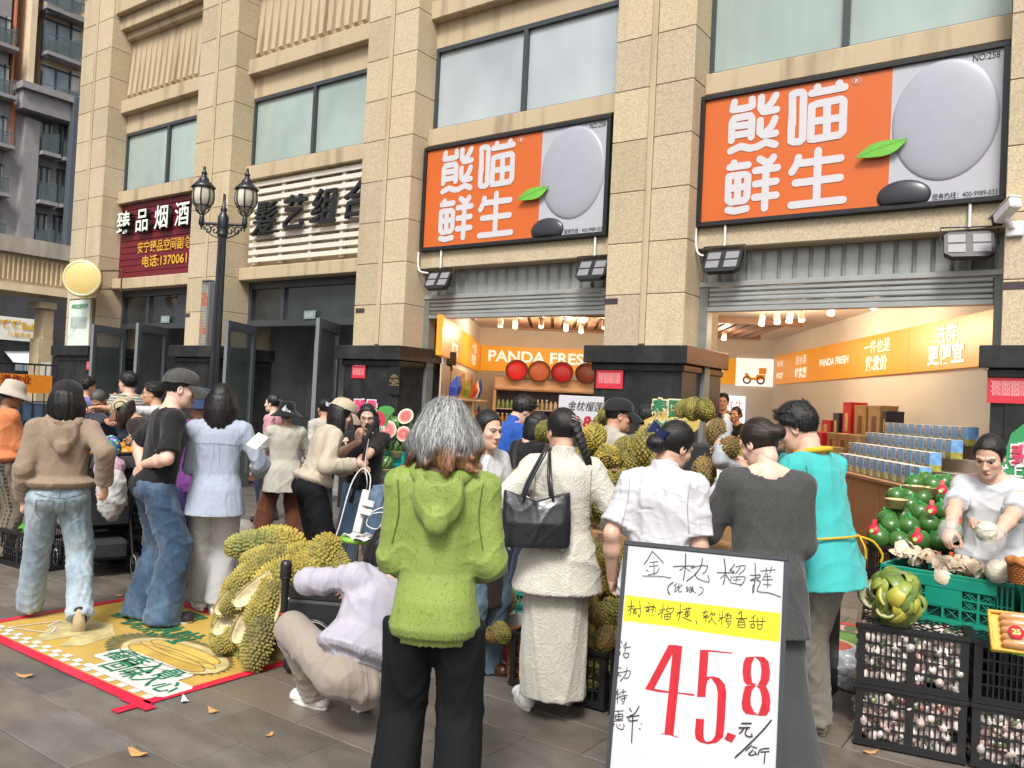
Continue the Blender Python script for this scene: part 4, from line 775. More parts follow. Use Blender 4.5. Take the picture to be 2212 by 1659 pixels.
def head_mesh(h, tone, face, brow=BLK, lipc=(.76, .54, .50), male=False, mouth=0):
 F = Field((-.1, -.125, -.15), (.1, .135, .15), h); j = 1.08 if male else 1.0
 F.op(ell((0, -.012, .035), (.075, .096, .092)), 0).op(ell((0, .028, -.035), (.061*j, .064, .088)), .03).op(ell((0, .035, -.075), (.047*j, .05, .043)), .02).op(ell((0, .077, -.1), (.018*j, .018, .015)), .025)
 F.op(capsule((0, -.025, -.05), (0, -.032, -.085), .054*j, .05*j), .03)
 F.op(capsule((0, .088, .010), (0, .112, -.032), .0065, .0115), .012)
 for s in (-1, 1):
  F.op(ell((s*.012, .100, -.037), (.008, .009, .007)), .008).op(capsule((s*.012, .090, .024), (s*.046, .072, .024), .008, .007), .014).op(ell((s*.042, .06, -.022), (.022, .022, .02)), .02)
  F.op(ell((s*.031, .102, .003), (.0175, .015, .012)), .010, True)
  F.op(ell((s*.031, .0765, .003), (.0125, .0125, .012)), .002)
  F.op(ell((s*.0765, -.006, -.006), (.009, .019, .031)), .006)
  F.op(ell((s*.083, -.003, -.004), (.005, .010, .018)), .004, True)
 F.op(ell((0, .0935, -.067), (.022, .009, .0048)), .004).op(ell((0, .0915, -.0755), (.018, .009, .0058)), .004)
 if mouth: F.op(ell((0, .1, -.071), (.014, .012, .003)), .003, True)
 V, Q = F.mesh(); C = np.ones((len(V), 3))
 x, y, z = np.abs(V[:, 0]), V[:, 1], V[:, 2]; front = y > .05
 C *= (1+.06*np.clip(1-((x-.045)/.03)**2-((z+.03)/.03)**2, 0, 1))[:, None]*np.array([1, .93, .93])**np.clip(1-((x-.045)/.03)**2-((z+.03)/.03)**2, 0, 1)[:, None]
 inv = 1/np.array(tone)
 if face:
  lip = front & ((x/.023)**2+((z+.0712)/.0105)**2 < 1) & (y > .08); C[lip] = lipc
  C[front & (x < .02) & (np.abs(z+.0712) < .0016)] = (.25, .12, .11)
  ey = front & (((x-.031)/.0165)**2+((z-.002)/.0078)**2 < 1); C[ey] = np.array((.55, .52, .50))*inv*.8
  C[ey & (np.abs(x-.031) < .0064)] = np.array((.015, .01, .008))*inv
  C[front & (np.abs(x-.031) < .019) & (np.abs(z-(.0085-.35*((x-.031)**2)/.019)) < .003)] = np.array((.02, .014, .012))*inv
  bz = .0265-.5*(x-.036)**2/.02-.08*(x-.03); C[front & (x > .012) & (x < .052) & (np.abs(z-bz) < (.0044 if male else .0027))] = np.array(brow)*inv*2
  no = front & (np.abs(x-.0075) < .004) & (np.abs(z+.0445) < .003) & (y > .095); C[no] = (.2, .1, .08)
 return V, Q, C
def hand_mesh(h, curl=.5, spread=.0, thumb=.6, side=1):
 # frame: x = towards the thumb side*side, y = fingers' direction, z = back of the hand ; palm faces -z
 F = Field((-.075, -.05, -.10), (.09, .20, .06), h)
 F.op(ell((0, .045, 0), (.038, .05, .015)), 0).op(capsule((0, -.05, 0), (0, .01, 0), .023, .025), .02)
 Ls = [(.028, .088, .040, .026, .021, .0085), (.009, .093, .044, .029, .022, .0088), (-.011, .090, .041, .027, .021, .0084), (-.029, .082, .032, .021, .018, .0075)]
 for i, (x, y0, a, b, c, r) in enumerate(Ls):
  p = np.array((x*.85, y0-.012, 0.)); ang = 0; sp = (x*.9)*(1+spread*8)
  for k, (l, rr) in enumerate(((a, r), (b, r*.95), (c, r*.86))):
   ang += curl*(.9, 1.25, .8)[k]*(1+.12*i); q = p+l*np.array((sp*1.4 if k == 0 else 0, math.cos(ang), -math.sin(ang))); F.op(capsule(p, q, rr*1.05, rr*.95), .004); p = q
 p = np.array((.024, .012, -.006)); q = p+np.array((.026, .026, -.014-.02*thumb)); F.op(capsule(p, q, .0135, .011), .01); p = q
 q = p+np.array((.008, .03, -.012-.016*thumb)); F.op(capsule(p, q, .0105, .0095), .004); p = q; q = p+np.array((-.004, .024, -.012*thumb)); F.op(capsule(p, q, .0095, .008), .003)
 V, Q = F.mesh()
 if side < 0: V = V*np.array((-1, 1, 1)); Q = Q[:, ::-1]
 return V, Q
def ik(a, t, l1, l2, pole):
 a, t, pole = Vector(a), Vector(t), Vector(pole); d = t-a; D = min(d.length, (l1+l2)*.999); D = max(D, abs(l1-l2)+.01); u = d.normalized()
 x = (l1*l1-l2*l2+D*D)/(2*D); hgt = math.sqrt(max(0, l1*l1-x*x)); p = pole-u*pole.dot(u); p = p.normalized() if p.length > 1e-6 else Vector((0, 1, 0))
 return a+u*x+p*hgt, a+u*D
def strands(F, seeds, n, steps, step, w, colf, rnd, crown=(0, -.02, .16), grav=(0, 0, -1), wav=0, lift=.002, out=.25):
 rs = np.random.RandomState(rnd); P = seeds[rs.randint(0, len(seeds), n)].copy(); g = np.array(grav, float); path = [P.copy()]; nor = []
 ph = rs.rand(n)*6.28; jit = rs.randn(n, 3)*.10
 for k in range(steps):
  N = F.grad(P); v = P-np.array(crown); v /= np.maximum(1e-6, np.linalg.norm(v, axis=1, keepdims=True)); v = v*(.6 if k < 3 else out)+g+jit
  T = v-N*np.sum(v*N, 1, keepdims=True); T /= np.maximum(1e-6, np.linalg.norm(T, axis=1, keepdims=True))
  B = np.cross(N, T); P = P+step*T+B*(wav*step*np.sin(k*.9+ph))[:, None]; d = F.sample(P); dd = np.where(np.abs(d) < .03, d-lift, 0); P = P-F.grad(P)*dd[:, None]
  path.append(P.copy()); nor.append(B)
 V = []; Q = []; C = []; nor.append(nor[-1]); base = 0
 for k in range(steps+1):
  ww = w*(1-.85*(k/steps)**2); V.append(np.stack([path[k]-nor[k]*ww/2, path[k]+nor[k]*ww/2], 1).reshape(-1, 3))
 m = 2*n; ids = np.arange(n)*2
 for k in range(steps): Q.append(np.stack([k*m+ids, k*m+ids+1, (k+1)*m+ids+1, (k+1)*m+ids], 1))
 V = np.concatenate(V); Q = np.concatenate(Q); col = colf(V, np.tile(np.repeat(rs.rand(n), 2), steps+1)); return V, Q, col
def hair_cut(F, zs, ys, inset=0):
 Z = F.ax[2]; a = np.interp(Z, zs, ys); F.d = np.maximum(F.d, ((F.ax[1][:, None]-a[None, :])*.8)[None]); return F
def hair_mesh(style, h, seed, base=BLK, g=(0, 0, -1), tip=None, hat=False):
 rs = np.random.RandomState(seed); g = np.array(g, float); st = style[0]; L = style[1] if len(style) > 1 else .2
 lo = np.array((-.2, -.26, -.2)); hi = np.array((.2, .2, .2)); e = g*L*1.12; lo = np.minimum(lo, lo+e*.95); hi = np.maximum(hi, hi+e*.95)
 if st in ('short', 'crop'): lo, hi = np.array((-.13, -.15, -.13)), np.array((.13, .15, .18))
 F = Field(lo, hi, h); top = .0 if hat else 1
 t = {'short': .012, 'crop': .004}.get(st, .009)
 F.op(ell((0, -.014, .036), (.077+t, .098+t, .093+t*1.3)), 0)
 if st in ('short', 'crop'): hair_cut(F, (-.2, -.075, -.06, -.02, .02, .035, .06, .088, .1, .13), (-.2, -.12, -.07, -.022, .012, .05, .058, .075, .12, .2))
 elif st == 'back': hair_cut(F, (-.2, -.09, -.05, -.01, .03, .06, .085, .1, .13), (-.2, -.1, -.045, -.012, .02, .045, .07, .11, .2))
 else: hair_cut(F, (-.2, -.1, -.03, .02, .05, .08, .1, .13), (-.02, .0, .022, .035, .046, .068, .11, .2))
 if st == 'short':
  for k in range(60):
   a = rs.rand()*6.28; z = rs.uniform(.02, .12); r = math.sqrt(max(.05, 1-((z-.036)/.108)**2)); p = np.array((.083*r*math.cos(a), -.014+.104*r*math.sin(a), z))
   if p[1] > .05 and z < .085: continue
   v = np.array((math.cos(a)*.4, .6*(p[1] > -.02)+math.sin(a)*.4, .5))*.022; F.op(capsule(p*.97, p+v*rs.uniform(.3, 1), .011, .004), .008)
 if hat: F.cut((0, 0, .062), (0, .12, 1))
 if st in ('long', 'wavy'):
  n = 17 if st == 'long' else 15
  for ring in (0, 1):
   for k in range(n):
    sp = style[2] if len(style) > 2 and not callable(style[2]) else 108; th = R(-sp+2*sp*k/(n-1))+rs.uniform(-.06, .06); r1 = 1.0-.16*ring
    a = np.array((.086*math.sin(th)*r1, -.014-.104*math.cos(th)*r1, .03)); l = L*(rs.uniform(.86, 1.06) if st == 'long' else rs.uniform(.75, 1.05))
    side = np.array((math.sin(th), -math.cos(th), 0)); side -= g*(side@g)
    if st == 'long': pts = [a, a+g*l*.35+side*.012, a+g*l*.72+side*.012-side*.02*(l > .3), a+g*l+side*.004+rs.randn(3)*.008]; rr = [.021, .025, .021, .005]
    else:
     w = .032*(1 if rs.rand() > .4 else -.6); pts = [a+side*.004, a+g*l*.33+side*.026, a+g*l*.6+side*.036+rs.randn(3)*.008, a+g*l*.86+side*(.02+w*.5)+rs.randn(3)*.013, a+g*l+side*(.03+w)+rs.randn(3)*.02]; rr = [.026, .033, .032, .026, .008]
    pts = [np.array(tuple(q)) for q in bez(pts, 9)]
    for i in range(len(pts)-1):
     u = i/(len(pts)-1)*(len(rr)-1); v = (i+1)/(len(pts)-1)*(len(rr)-1); F.op(capsule(pts[i], pts[i+1], np.interp(u, range(len(rr)), rr), np.interp(v, range(len(rr)), rr)), .010)
 if st == 'wavy':
  F.op(ell((0, -.02, .035), (.104, .118, .107)), .03); hair_cut(F, (-.4, -.1, -.02, .03, .06, .09, .11, .14), (.03, .03, .045, .05, .055, .075, .12, .2))
 if st == 'bun':
  c = np.array(style[2] if len(style) > 2 else (0, -.125, -.01)); rb = style[3] if len(style) > 3 else .042; F.op(ell(c, (rb*1.15, rb, rb)), .02)
 if st == 'tail':
  q = np.array((0, -.115, style[2] if len(style) > 2 else .03)); P = [q, q+np.array((0, -.03, -.01)), q+g*L*.5+np.array((0, -.035, 0)), q+g*L+np.array((0, -.01, 0))]
  P = [np.array(tuple(v)) for v in bez(P, 12)]
  for i in range(len(P)-1): u = i/(len(P)-1); F.op(capsule(P[i], P[i+1], .028*(1-.1*u)*(1-.6*u*u), .028*(1-.6*(u+.08)**2)), .01)
 if st == 'braid':
  P = style[2]; P = [np.array(tuple(v)) for v in bez(P, 22)]
  for i, p in enumerate(P[:-1]):
   u = i/len(P); d = P[i+1]-p; s_ = (-1)**i; F.op(ell(p+np.array((s_*.009, 0, 0)), (.026*(1-.5*u), .022*(1-.45*u), .026*(1-.3*u))), .004)
  for k in range(6):
   q = P[-1]; e = q+g*rs.uniform(.03, .075)+np.array((rs.uniform(-.02, .03), rs.uniform(-.015, .01), 0)); F.op(capsule(q, e, .010, .002), .006)
 V, Q = F.mesh()
 d = F.grad(V); V = V+d*(np.sin(np.arctan2(V[:, 0], -V[:, 1]+1e-6)*60+V[:, 2]*25)*.0009)[:, None]
 base = np.array(base); tip = base if tip is None else np.array(tip)
 if callable(style[-1]): colf = style[-1]
 else: colf = lambda P, r: base[None]*(.55+2.6*r[:, None]**3)  # random bright strands put highlights into the hair colour, seen as streaks
 C = colf(V, np.full(len(V), .35)+.3*np.sin(V[:, 0]*240)*np.sin(V[:, 1]*210))
 parts = [(V, Q, C)]
 if st in ('long', 'wavy', 'bun', 'tail', 'braid'):
  sd = V[(V[:, 2] > -.02)]
  if hat: sd = V[(V[:, 2] < .05) & (V[:, 2] > -.06)]
  back = st in ('bun', 'tail', 'braid')
  if back:
   tgt = np.array((0, -.12, .0)) if st != 'tail' else np.array((0, -.115, style[2] if len(style) > 2 else .03))
   parts.append(strands(F, sd, 420, 12, .009, .0028, colf, seed, (0, .10, .10), (0, -.9, -.45), .0, .002, .2))
  else: parts.append(strands(F, sd, 620 if st == 'wavy' else 420, 26 if L > .25 else 20, max(.008, L/20), .0032, colf, seed, (0, -.01, .15), g, .22 if st == 'wavy' else .04, .003, .18))
  if st == 'wavy': parts.append(strands(F, sd, 160, 22, .010, .0022, colf, seed+1, (0, -.01, .15), g, .5, .012, .3))
 if st in ('short', 'crop'):
  sd = V[V[:, 2] > -.055] if not hat else V[V[:, 2] < .045]; parts.append(strands(F, sd, 520 if st == 'short' else 260, 5, .007, .0026, colf, seed, (0, -.03, .10), (0, .35, -.1), .15, .004, .9))
  if st == 'short': parts.append(strands(F, sd, 300, 6, .007, .0022, colf, seed+3, (0, -.03, .08), (0, .5, .5), .3, .009, .9))
 return joinm(parts)
# ---------------------------------------------------------------- hats
def cap_mesh(back=False, brim=.085, tall=.0):
 m = MB(); n = 28; rings = 9; V = []
 for i in range(rings+1):
  ph = i/rings*1.55; r = math.cos(ph); 
  for k in range(n):
   a = 2*math.pi*k/n; x = .096*math.sin(a)*r**.75; y = -.012+.116*math.cos(a)*r**.75; z = .036+(.098+tall)*math.sin(ph)**.92+(.006 if math.cos(a) > 0 else -.012*abs(math.cos(a)))*(1-i/rings)
   V.append((x, y, z))
 F = [(i*n+k, i*n+(k+1) % n, (i+1)*n+(k+1) % n, (i+1)*n+k) for i in range(rings) for k in range(n)]; V.append((0, -.012, .136+tall)); F += [(rings*n+k, rings*n+(k+1) % n, len(V)-1) for k in range(n)]
 m.add(V, F, 0, True); m.lathe([(.0, .142+tall), (.008, .140+tall), (.009, .136+tall)], 8, 0, Matrix.Translation((0, -.012, 0)))
 for s_ in range(6):
  a = s_*math.pi/3+.5; m.tube([(.0965*math.sin(a)*math.cos(p)**.75, -.012+.1165*math.cos(a)*math.cos(p)**.75, .0375+(.098+tall)*math.sin(p)**.92) for p in (0, .3, .6, .9, 1.2, 1.5)], .0016, 4)
 b = MB(); V = []; A = [R(-66+132*k/16) for k in range(17)]
 for lay in (0, -.005):
  for t in range(6):
   u = t/5
   for a in A:
    ca = math.cos(a/1.47*1.0); x = .093*math.sin(a)*(1+.06*u); y = -.012+.113*math.cos(a)+brim*u*max(.12, ca)**.8; V.append((x, y, .043+lay-.022*u-.35*x*x/.1*(.35+.9*u)-.03*u*u))
 nA = 17; F = []
 for L_ in (0, 1):
  o = L_*6*nA
  for t in range(5):
   for k in range(nA-1):
    q = (o+t*nA+k, o+t*nA+k+1, o+(t+1)*nA+k+1, o+(t+1)*nA+k); F.append(q if L_ else q[::-1])
 o = 6*nA
 for k in range(nA-1): F.append((5*nA+k, 5*nA+k+1, o+5*nA+k+1, o+5*nA+k))
 b.add(V, F, 0, True)
 return m, b
def bucket_mesh(r0=.098, flare=.07, drop=.05, dome=.10):
 m = MB(); m.lathe([(.0, .03+dome), (.05, .028+dome), (.083, .015+dome), (r0, .06), (r0+.004, .03), (r0+.004+flare*.5, .015-drop*.4), (r0+flare, -drop+.015), (r0+flare+.003, -drop+.008), (r0+flare*.5, .005-drop*.4), (r0-.004, .025)], 36, 0, Matrix.Translation((0, -.012, .015)) , (1, 1.12)); return m
# ---------------------------------------------------------------- person
def person(label, x, dep, H, face=0, skin_='light', lean=0, side=0, twist=0, head=(0, 0, 0), hips=None, feet=((-.11, 0), (.11, 0)), toe=(8, -8), footz=(0, 0), heel=(0, 0), knee=None,
           armL=None, armR=None, poleL=None, poleR=None, handL=None, handR=None, top=None, pants=None, skirt=None, shoes=None, hair=('short',), hairc=BLK, hat=None, showface=False,
           male=False, res=1.0, build=1.0, group='shoppers at the fruit stalls', barelegs=False, mouth=0, seed=1, loc=None, yaw=None, neck=0, hy=.02, anchor=True):
 p = HX(x, dep) if loc is None else Vector(loc); yw = R(camyaw(x)+face) if yaw is None else R(yaw); s = H/1.70
 hz = (.93 if hips is None else hips[2]/s)*s; hp = Vector((0, 0, hz)) if hips is None else Vector((hips[0], hips[1], hips[2]))
 T = Matrix.Translation(hp) @ Matrix.Rotation(R(twist), 4, 'Z') @ Matrix.Rotation(-R(lean), 4, 'X') @ Matrix.Rotation(R(side), 4, 'Y')
 tl = lambda v: T @ (Vector(v)*s)
 w = .162*build; sh = [tl((-w, -.004, .425)), tl((w, -.004, .425))]; nb = tl((0, -.005, .50)); HR = Matrix.Rotation(R(head[0]), 4, 'Z') @ Matrix.Rotation(R(head[1]), 4, 'X') @ Matrix.Rotation(R(head[2]), 4, 'Y')
 hc = tl((0, hy, .53))+HR @ (Vector((0, .016, .090))*s)
 HM = Matrix.Translation(hc) @ HR @ Matrix.Scale(s*(.965 if male else .935), 4)
 if anchor and hips is None and loc is None: q_ = Matrix.Rotation(yw, 3, 'Z') @ hc; p = p-Vector((q_.x, q_.y, 0))
 root = thing('person', label, 'person', p, yw, group)
 def loc_(v):
  if v is None or not isinstance(v[0], str): return v
  q = PX(*v[1:]) if v[0] == 'p' else GZ(*v[1:]); return Matrix.Rotation(-yw, 3, 'Z') @ (q-p)
 armL, armR = loc_(armL), loc_(armR); feet = [loc_(q) for q in feet]
 # arms
 dl = Vector((-.24, .03, hz+.0)); dr = Vector((.24, .03, hz+.0))
 W = []; El = []
 for i, (t, pole) in enumerate(((armL, poleL), (armR, poleR))):
  sg = (-1, 1)[i]; tt = Vector((sg*.235*s, .02*s, hz-.06*s)) if t is None else Vector(t)*1.0
  pl = Vector((sg*.22, -1, -.4)) if pole is None else Vector(pole)
  e, wv = ik(sh[i], tt, .285*s, .25*s, pl); El.append(e); W.append(wv)
 # legs
 hj = [T @ Vector((-.088*s, 0, -.03*s)), T @ Vector((.088*s, 0, -.03*s))]; An = []; Kn = []; Toe = []
 for i in range(2):
  sg = (-1, 1)[i]; fx, fy = feet[i][0]*1.0, feet[i][1]*1.0; a_ = R(toe[i]); fw = Vector((-math.sin(a_), math.cos(a_), 0)); up = R(heel[i])
  an = Vector((fx, fy, footz[i]+.075*s)); k, an2 = ik(hj[i], an, .43*s, .42*s, (Vector((sg*.08, 1, 0)) if knee is None else Vector(knee[i]))); Kn.append(k); An.append(an2)
  Toe.append(fw*math.cos(up)+Vector((0, 0, -math.sin(up))))
 tone = SK[skin_]; ms = skin(skin_, tone)
 # body: one continuous skin surface (torso, limbs) with finely meshed head and hands
 parts = []
 hv, hq, hcx = head_mesh((.0036 if showface else .0055)/res, tone, showface, male=male, mouth=mouth); parts.append((xf(HM, hv), hq, hcx))
 pts = [tuple(v) for v in sh+El+W+Kn+An+[hp, nb, hc]]; lo = np.min(pts, 0)-.16; hi = np.max(pts, 0)+.16
 Fb = Field(lo, hi, .015)
 Fb.op(loft([(-.1, 0, -.01, .11, .08), (.0, 0, -.01, .135, .09), (.15, 0, 0, .105, .075), (.33, 0, .0, .13, .085), (.43, 0, -.008, .12, .065), (.48, 0, -.008, .05, .05)], T @ Matrix.Scale(s, 4)), 0)
 nk = HM @ Vector((0, -.022, -.05)); nr = (.056 if male else .047)*s
 for i in range(2):
  Fb.op(capsule(nb, sh[i], .035*s, .042*s), .03)
  Fb.op(capsule(hj[i], Kn[i], .068*s, .05*s), .02).op(capsule(Kn[i], An[i], .047*s, .036*s), .02)
  Fb.op(capsule(An[i], An[i]+Toe[i]*.13*s+Vector((0, 0, -.03)), .034*s, .025*s), .02)
 bv, bq = Fb.mesh(); parts.append((bv, bq, (1, 1, 1)))
 lo = np.min([tuple(v) for v in sh+El+W+[nk]], 0)-.08; hi = np.max([tuple(v) for v in sh+El+W+[nk]], 0)+.08; Fa = Field(lo, hi, .0085/res)
 Fa.op(loft([(.36, 0, -.004, .12, .075), (.43, 0, -.008, .105, .062), (.48, 0, -.008, .056, .052)], T @ Matrix.Scale(s, 4)), 0).op(capsule(nb-(nb-hp)*.1, nk, nr*1.12, nr), .04)
 for i in range(2):
  u = (El[i]-sh[i]).normalized(); f_ = (W[i]-El[i]).normalized()
  Fa.op(capsule(sh[i], El[i], .046*s*build, .038*s*build), .0).op(capsule(El[i], El[i]+f_*.09*s, .037*s*build, .040*s*build), .02).op(capsule(El[i]+f_*.09*s, W[i]+f_*.02*s, .039*s*build, .025*s), .02)
 av, aq = Fa.mesh(); parts.append((av, aq, (1, 1, 1)))
 for i, hd in enumerate((handL, handR)):
  hd = dict(hd or {}); f_ = (W[i]-El[i]).normalized(); d = Vector(hd.get('dir', f_)).normalized(); sg = (1, -1)[i]     # left hand: thumb towards +x when palm faces body
  n0 = Vector(hd.get('back', (-.9 if i == 0 else .9, -.25, .25))); n_ = (n0-d*n0.dot(d)).normalized(); xx = d.cross(n_)
  Hm = Matrix(((xx.x, d.x, n_.x, 0), (xx.y, d.y, n_.y, 0), (xx.z, d.z, n_.z, 0), (0, 0, 0, 1))); Hm = Matrix.Translation(W[i]+d*.02*s) @ Hm @ Matrix.Scale(s*(.98 if male else .9), 4)
  sd = 1 if i == 0 else -1
  v_, q_ = hand_mesh(.0042/res, hd.get('curl', .45), hd.get('spread', 0), hd.get('thumb', .6), -sd if hd.get('flip') else sd); parts.append((xf(Hm, v_), q_, (1.02, .95, .93)))
 V, Q, C = joinm(parts)
 root['hand'] = 0; del root['hand']
 mesh_np('body', V, Q, ms, True, C, root)
 info = dict(root=root, T=T, HM=HM, sh=sh, El=El, W=W, Kn=Kn, An=An, hj=hj, hp=hp, nb=nb, s=s, Toe=Toe, hc=hc)
 # top garment
 if top:
  t = dict(mat=None, sleeve=1.0, hem=-.12, fit=1.0, flare=0, gather=0, amp=.010, L=.15, sr=(.058, .054, .044), neckr=.062, belly=0, collar=0, nd=0); t.update(top); k_ = t['fit']; hm = t['hem']
  secs = [(.47, 0, -.008, .085*build*k_, .066*k_), (.44, 0, -.008, .125*build*k_, .084*k_), (.39, 0, -.006, .150*build*k_, .104*k_), (.32, 0, .002, .162*build*k_, .116*k_), (.2, 0, .004, .150*build*k_, .112*k_+t['belly']*.6), (.1, 0, .004, .150*build*k_, .116*k_+t['belly']), (.0, 0, -.016, (.166+t['flare']*.3)*k_, .134*k_+t['flare']*.2), (hm if hm < -.03 else -.03, 0, -.02, (.172+t['flare'])*k_, .142*k_+t['flare']*.8)]
  if hm > -.03: secs = [q for q in secs if q[0] > hm+.02]+[(hm, 0, 0, .152*k_+t['flare'], .118*k_+t['flare']*.8)]
  if t['gather']:
   secs = [q for q in secs if q[0] > hm+.07]; g_ = t['gather']; secs += [(hm+.065, 0, -.006, (.172+g_)*k_, .138*k_+g_), (hm+.035, 0, -.006, (.168+g_*.6)*k_, .134*k_+g_*.6), (hm+.02, 0, -.004, .152*k_, .116*k_), (hm, 0, -.004, .150*k_, .114*k_)]
  pts = [tuple(v) for v in sh+El+W+[tl((0, 0, hm-.02)), tl((0, 0, .56))]]; lo = np.min(pts, 0)-.2; hi = np.max(pts, 0)+.2; lo[1] -= .1; hi[1] += .06
  Ft = Field(lo, hi, t.get('h', .0115)/res); Ft.op(loft(secs, T @ Matrix.Scale(s, 4), 2.35), 0)
  for i in range(2):
   Ft.op(capsule(tl(((-.05, .05)[i], -.012, .468)), sh[i]+(hp-nb).normalized()*.004, .034*s*k_, .052*s*k_*build), .045)
   a, b, c = [q*s for q in t['sr']]; sl = t['sleeve']
   if sl <= .5: Ft.op(capsule(sh[i]+(hp-nb).normalized()*.012*s, sh[i]+(El[i]-sh[i])*(sl*2), a*build*.80, b*build*.98, capb=True), .05)
   else:
    Ft.op(capsule(sh[i]+(hp-nb).normalized()*.010*s, El[i], a*build*.88, b*build*.95), .045); f2 = (sl-.5)*2; Ft.op(capsule(El[i], El[i]+(W[i]-El[i])*f2, b*build, c+(b-c)*(1-f2)*.8, capb=True), .012)
    if t.get('cuff'): q = El[i]+(W[i]-El[i])*f2; u = (W[i]-El[i]).normalized(); Ft.op(capsule(q-u*.045*s, q, c*.86, c*.80, capb=True), .004)
  up = (nb-hp).normalized()
  if t['collar']:
   Ft.op(capsule(nb-up*.03*s, nb+up*t['collar']*s+(T.to_3x3() @ Vector((0, .012, 0))), (t['neckr']+.012)*s, (t['neckr']+.006)*s, capb=True), .012)
  if t.get('hood'):
   Fh = Field(tuple(tl((0, -.03, .40))-Vector((.22, .22, .24))), tuple(tl((0, -.03, .40))+Vector((.22, .2, .2))), .0085)
   for k in range(17):
    a, a2 = R(-118+236*k/17), R(-118+236*(k+1)/17); pt = lambda a: tl((.092*math.sin(a), -.020-.066*math.cos(a), .475-.035*math.cos(a))); Fh.op(capsule(pt(a), pt(a2), .030*s, .030*s), .012)
   Fh.op(ell(tl((0, -.112, .385)), (.098*s, .040*s, .112*s), np.array(T.to_3x3())), .02); Fh.op(ell(tl((0, -.150, .30)), (.045*s, .03*s, .05*s), np.array(T.to_3x3())), .03); Fh.op(ell(tl((0, -.118, .49)), (.060*s, .030*s, .075*s), np.array(T.to_3x3())), .008, True)
   Fh.op(capsule(tl((0, 0, .42)), tl((0, .03, .62)), .058*s, .066*s), .006, True)
   v, q = Fh.mesh(); n_ = Fh.grad(v); hl = xf((T @ Matrix.Scale(s, 4)).inverted(), v); v = v+n_*(folds(v, seed+40, .007, .11, (1, 1, .6))+.004*np.exp(-((np.hypot(hl[:, 0]/1.0, (hl[:, 2]-.43)/1.25)-.085)/.007)**2))[:, None]; mesh_np('hood', v, q, t['mat'], True, None, root)
  Ft.op(capsule(nb-up*(.012+t['nd'])*s+(T.to_3x3() @ Vector((0, .02, 0))), nb+up*.12*s+(T.to_3x3() @ Vector((0, .045, 0))), t['neckr']*s, t['neckr']*1.02*s), .004, True)
  v, q = Ft.mesh()
  N = Ft.grad(v); mw = 1.0
  vl = xf((T @ Matrix.Scale(s, 4)).inverted(), v)
  dsp = folds(v, seed*7+1, t['amp']*s, t['L'], t.get('an', (1, 1, .5)))
  if t['gather']: dsp = dsp+np.where(vl[:, 2] < hm+.10, np.sin(np.arctan2(vl[:, 0], vl[:, 1])*58)*.0024*np.clip((hm+.10-vl[:, 2])/.06, 0, 1), 0)
  for i in range(2):                                     # creases running round the elbows and armpits
   for c_, r_ in ((np.array(El[i]), .16), (np.array(sh[i]), .13)):
    dd = v-c_; rr = np.linalg.norm(dd, axis=1); ax = np.array((W[i]-El[i]).normalized())*.8+np.array((El[i]-sh[i]).normalized())*.6
    dsp = dsp+(1-np.abs(np.sin(dd@ax*52+seed+1.5*np.sin(dd[:, 0]*26+dd[:, 2]*9))))**2.5*t['amp']*.8*np.clip(1-rr/r_, 0, 1)
  v = v+N*dsp[:, None]
  c = t['colf'](vl, v) if 'colf' in t else None
  o = mesh_np(t.get('name', 'shirt'), v, q, t['mat'], True, c, root); info['topF'] = Ft
 if pants:
  t = dict(mat=None, r=(.098, .075, .062), hem=.045, amp=.010, L=.15, waist=.13, name='trousers', seat=1.0); t.update(pants)
  pts = [tuple(v) for v in hj+Kn+An+[tl((0, 0, .16))]]; lo = np.min(pts, 0)-.2; hi = np.max(pts, 0)+.2; Fp = Field(lo, hi, t.get('h', .012)/res); b_ = t['seat']
  Fp.op(loft([(-.13, 0, -.01, .10, .09), (-.06, 0, -.012, .163*b_, .118*b_), (.0, 0, -.010, .165*b_, .120*b_), (.06, 0, 0, .15*b_, .108*b_), (t['waist'], 0, 0, .140*b_, .102*b_)], T @ Matrix.Scale(s, 4)), 0)
  for i in range(2):
   Fp.op(ell(tl(((-.07, .07)[i], -.055, -.045)), (.088*s*b_, .085*s*b_, .09*s)), .03)
   d = (An[i]-Kn[i]).normalized(); end = An[i]-d*(t['hem']-.075*s)
   Fp.op(capsule(hj[i]+Vector((0, 0, -.02*s)), Kn[i], t['r'][0]*s, t['r'][1]*s), .02); Fp.op(capsule(Kn[i], end, t['r'][1]*s, t['r'][2]*s, capb=True), .012)
   if t.get('cuff'): Fp.op(capsule(end-d*.03*s, end+d*.012*s, t['r'][2]*.9*s, t['r'][2]*.62*s, capb=True), .006)
  if top and not pants.get('tuck'): Fp.cut(tuple(tl((0, 0, max(-.10, top.get('hem', -.12)+.05)))), tuple((T.to_3x3() @ Vector((0, 0, 1)))))
  v, q = Fp.mesh(); N = Fp.grad(v); dsp = folds(v, seed*5+2, t['amp']*s, t['L'], t.get('an', (1, 1, .5)))
  for i in range(2):
   dk = v-np.array(Kn[i]); rr = np.linalg.norm(dk, axis=1); dsp = dsp+(1-np.abs(np.sin(dk[:, 2]*38+3*np.sin(dk[:, 0]*17+dk[:, 1]*9+seed))))**2.5*t['amp']*.6*np.clip(1-rr/.2, 0, 1)
   da = v-np.array(An[i]); rr = np.linalg.norm(da*np.array((1, 1, .7)), axis=1); dsp = dsp+(1-np.abs(np.sin(da[:, 2]*50+3*np.sin(da[:, 0]*19+da[:, 1]*11+seed))))**2.2*t['amp']*.8*np.clip(1-rr/.2, 0, 1)
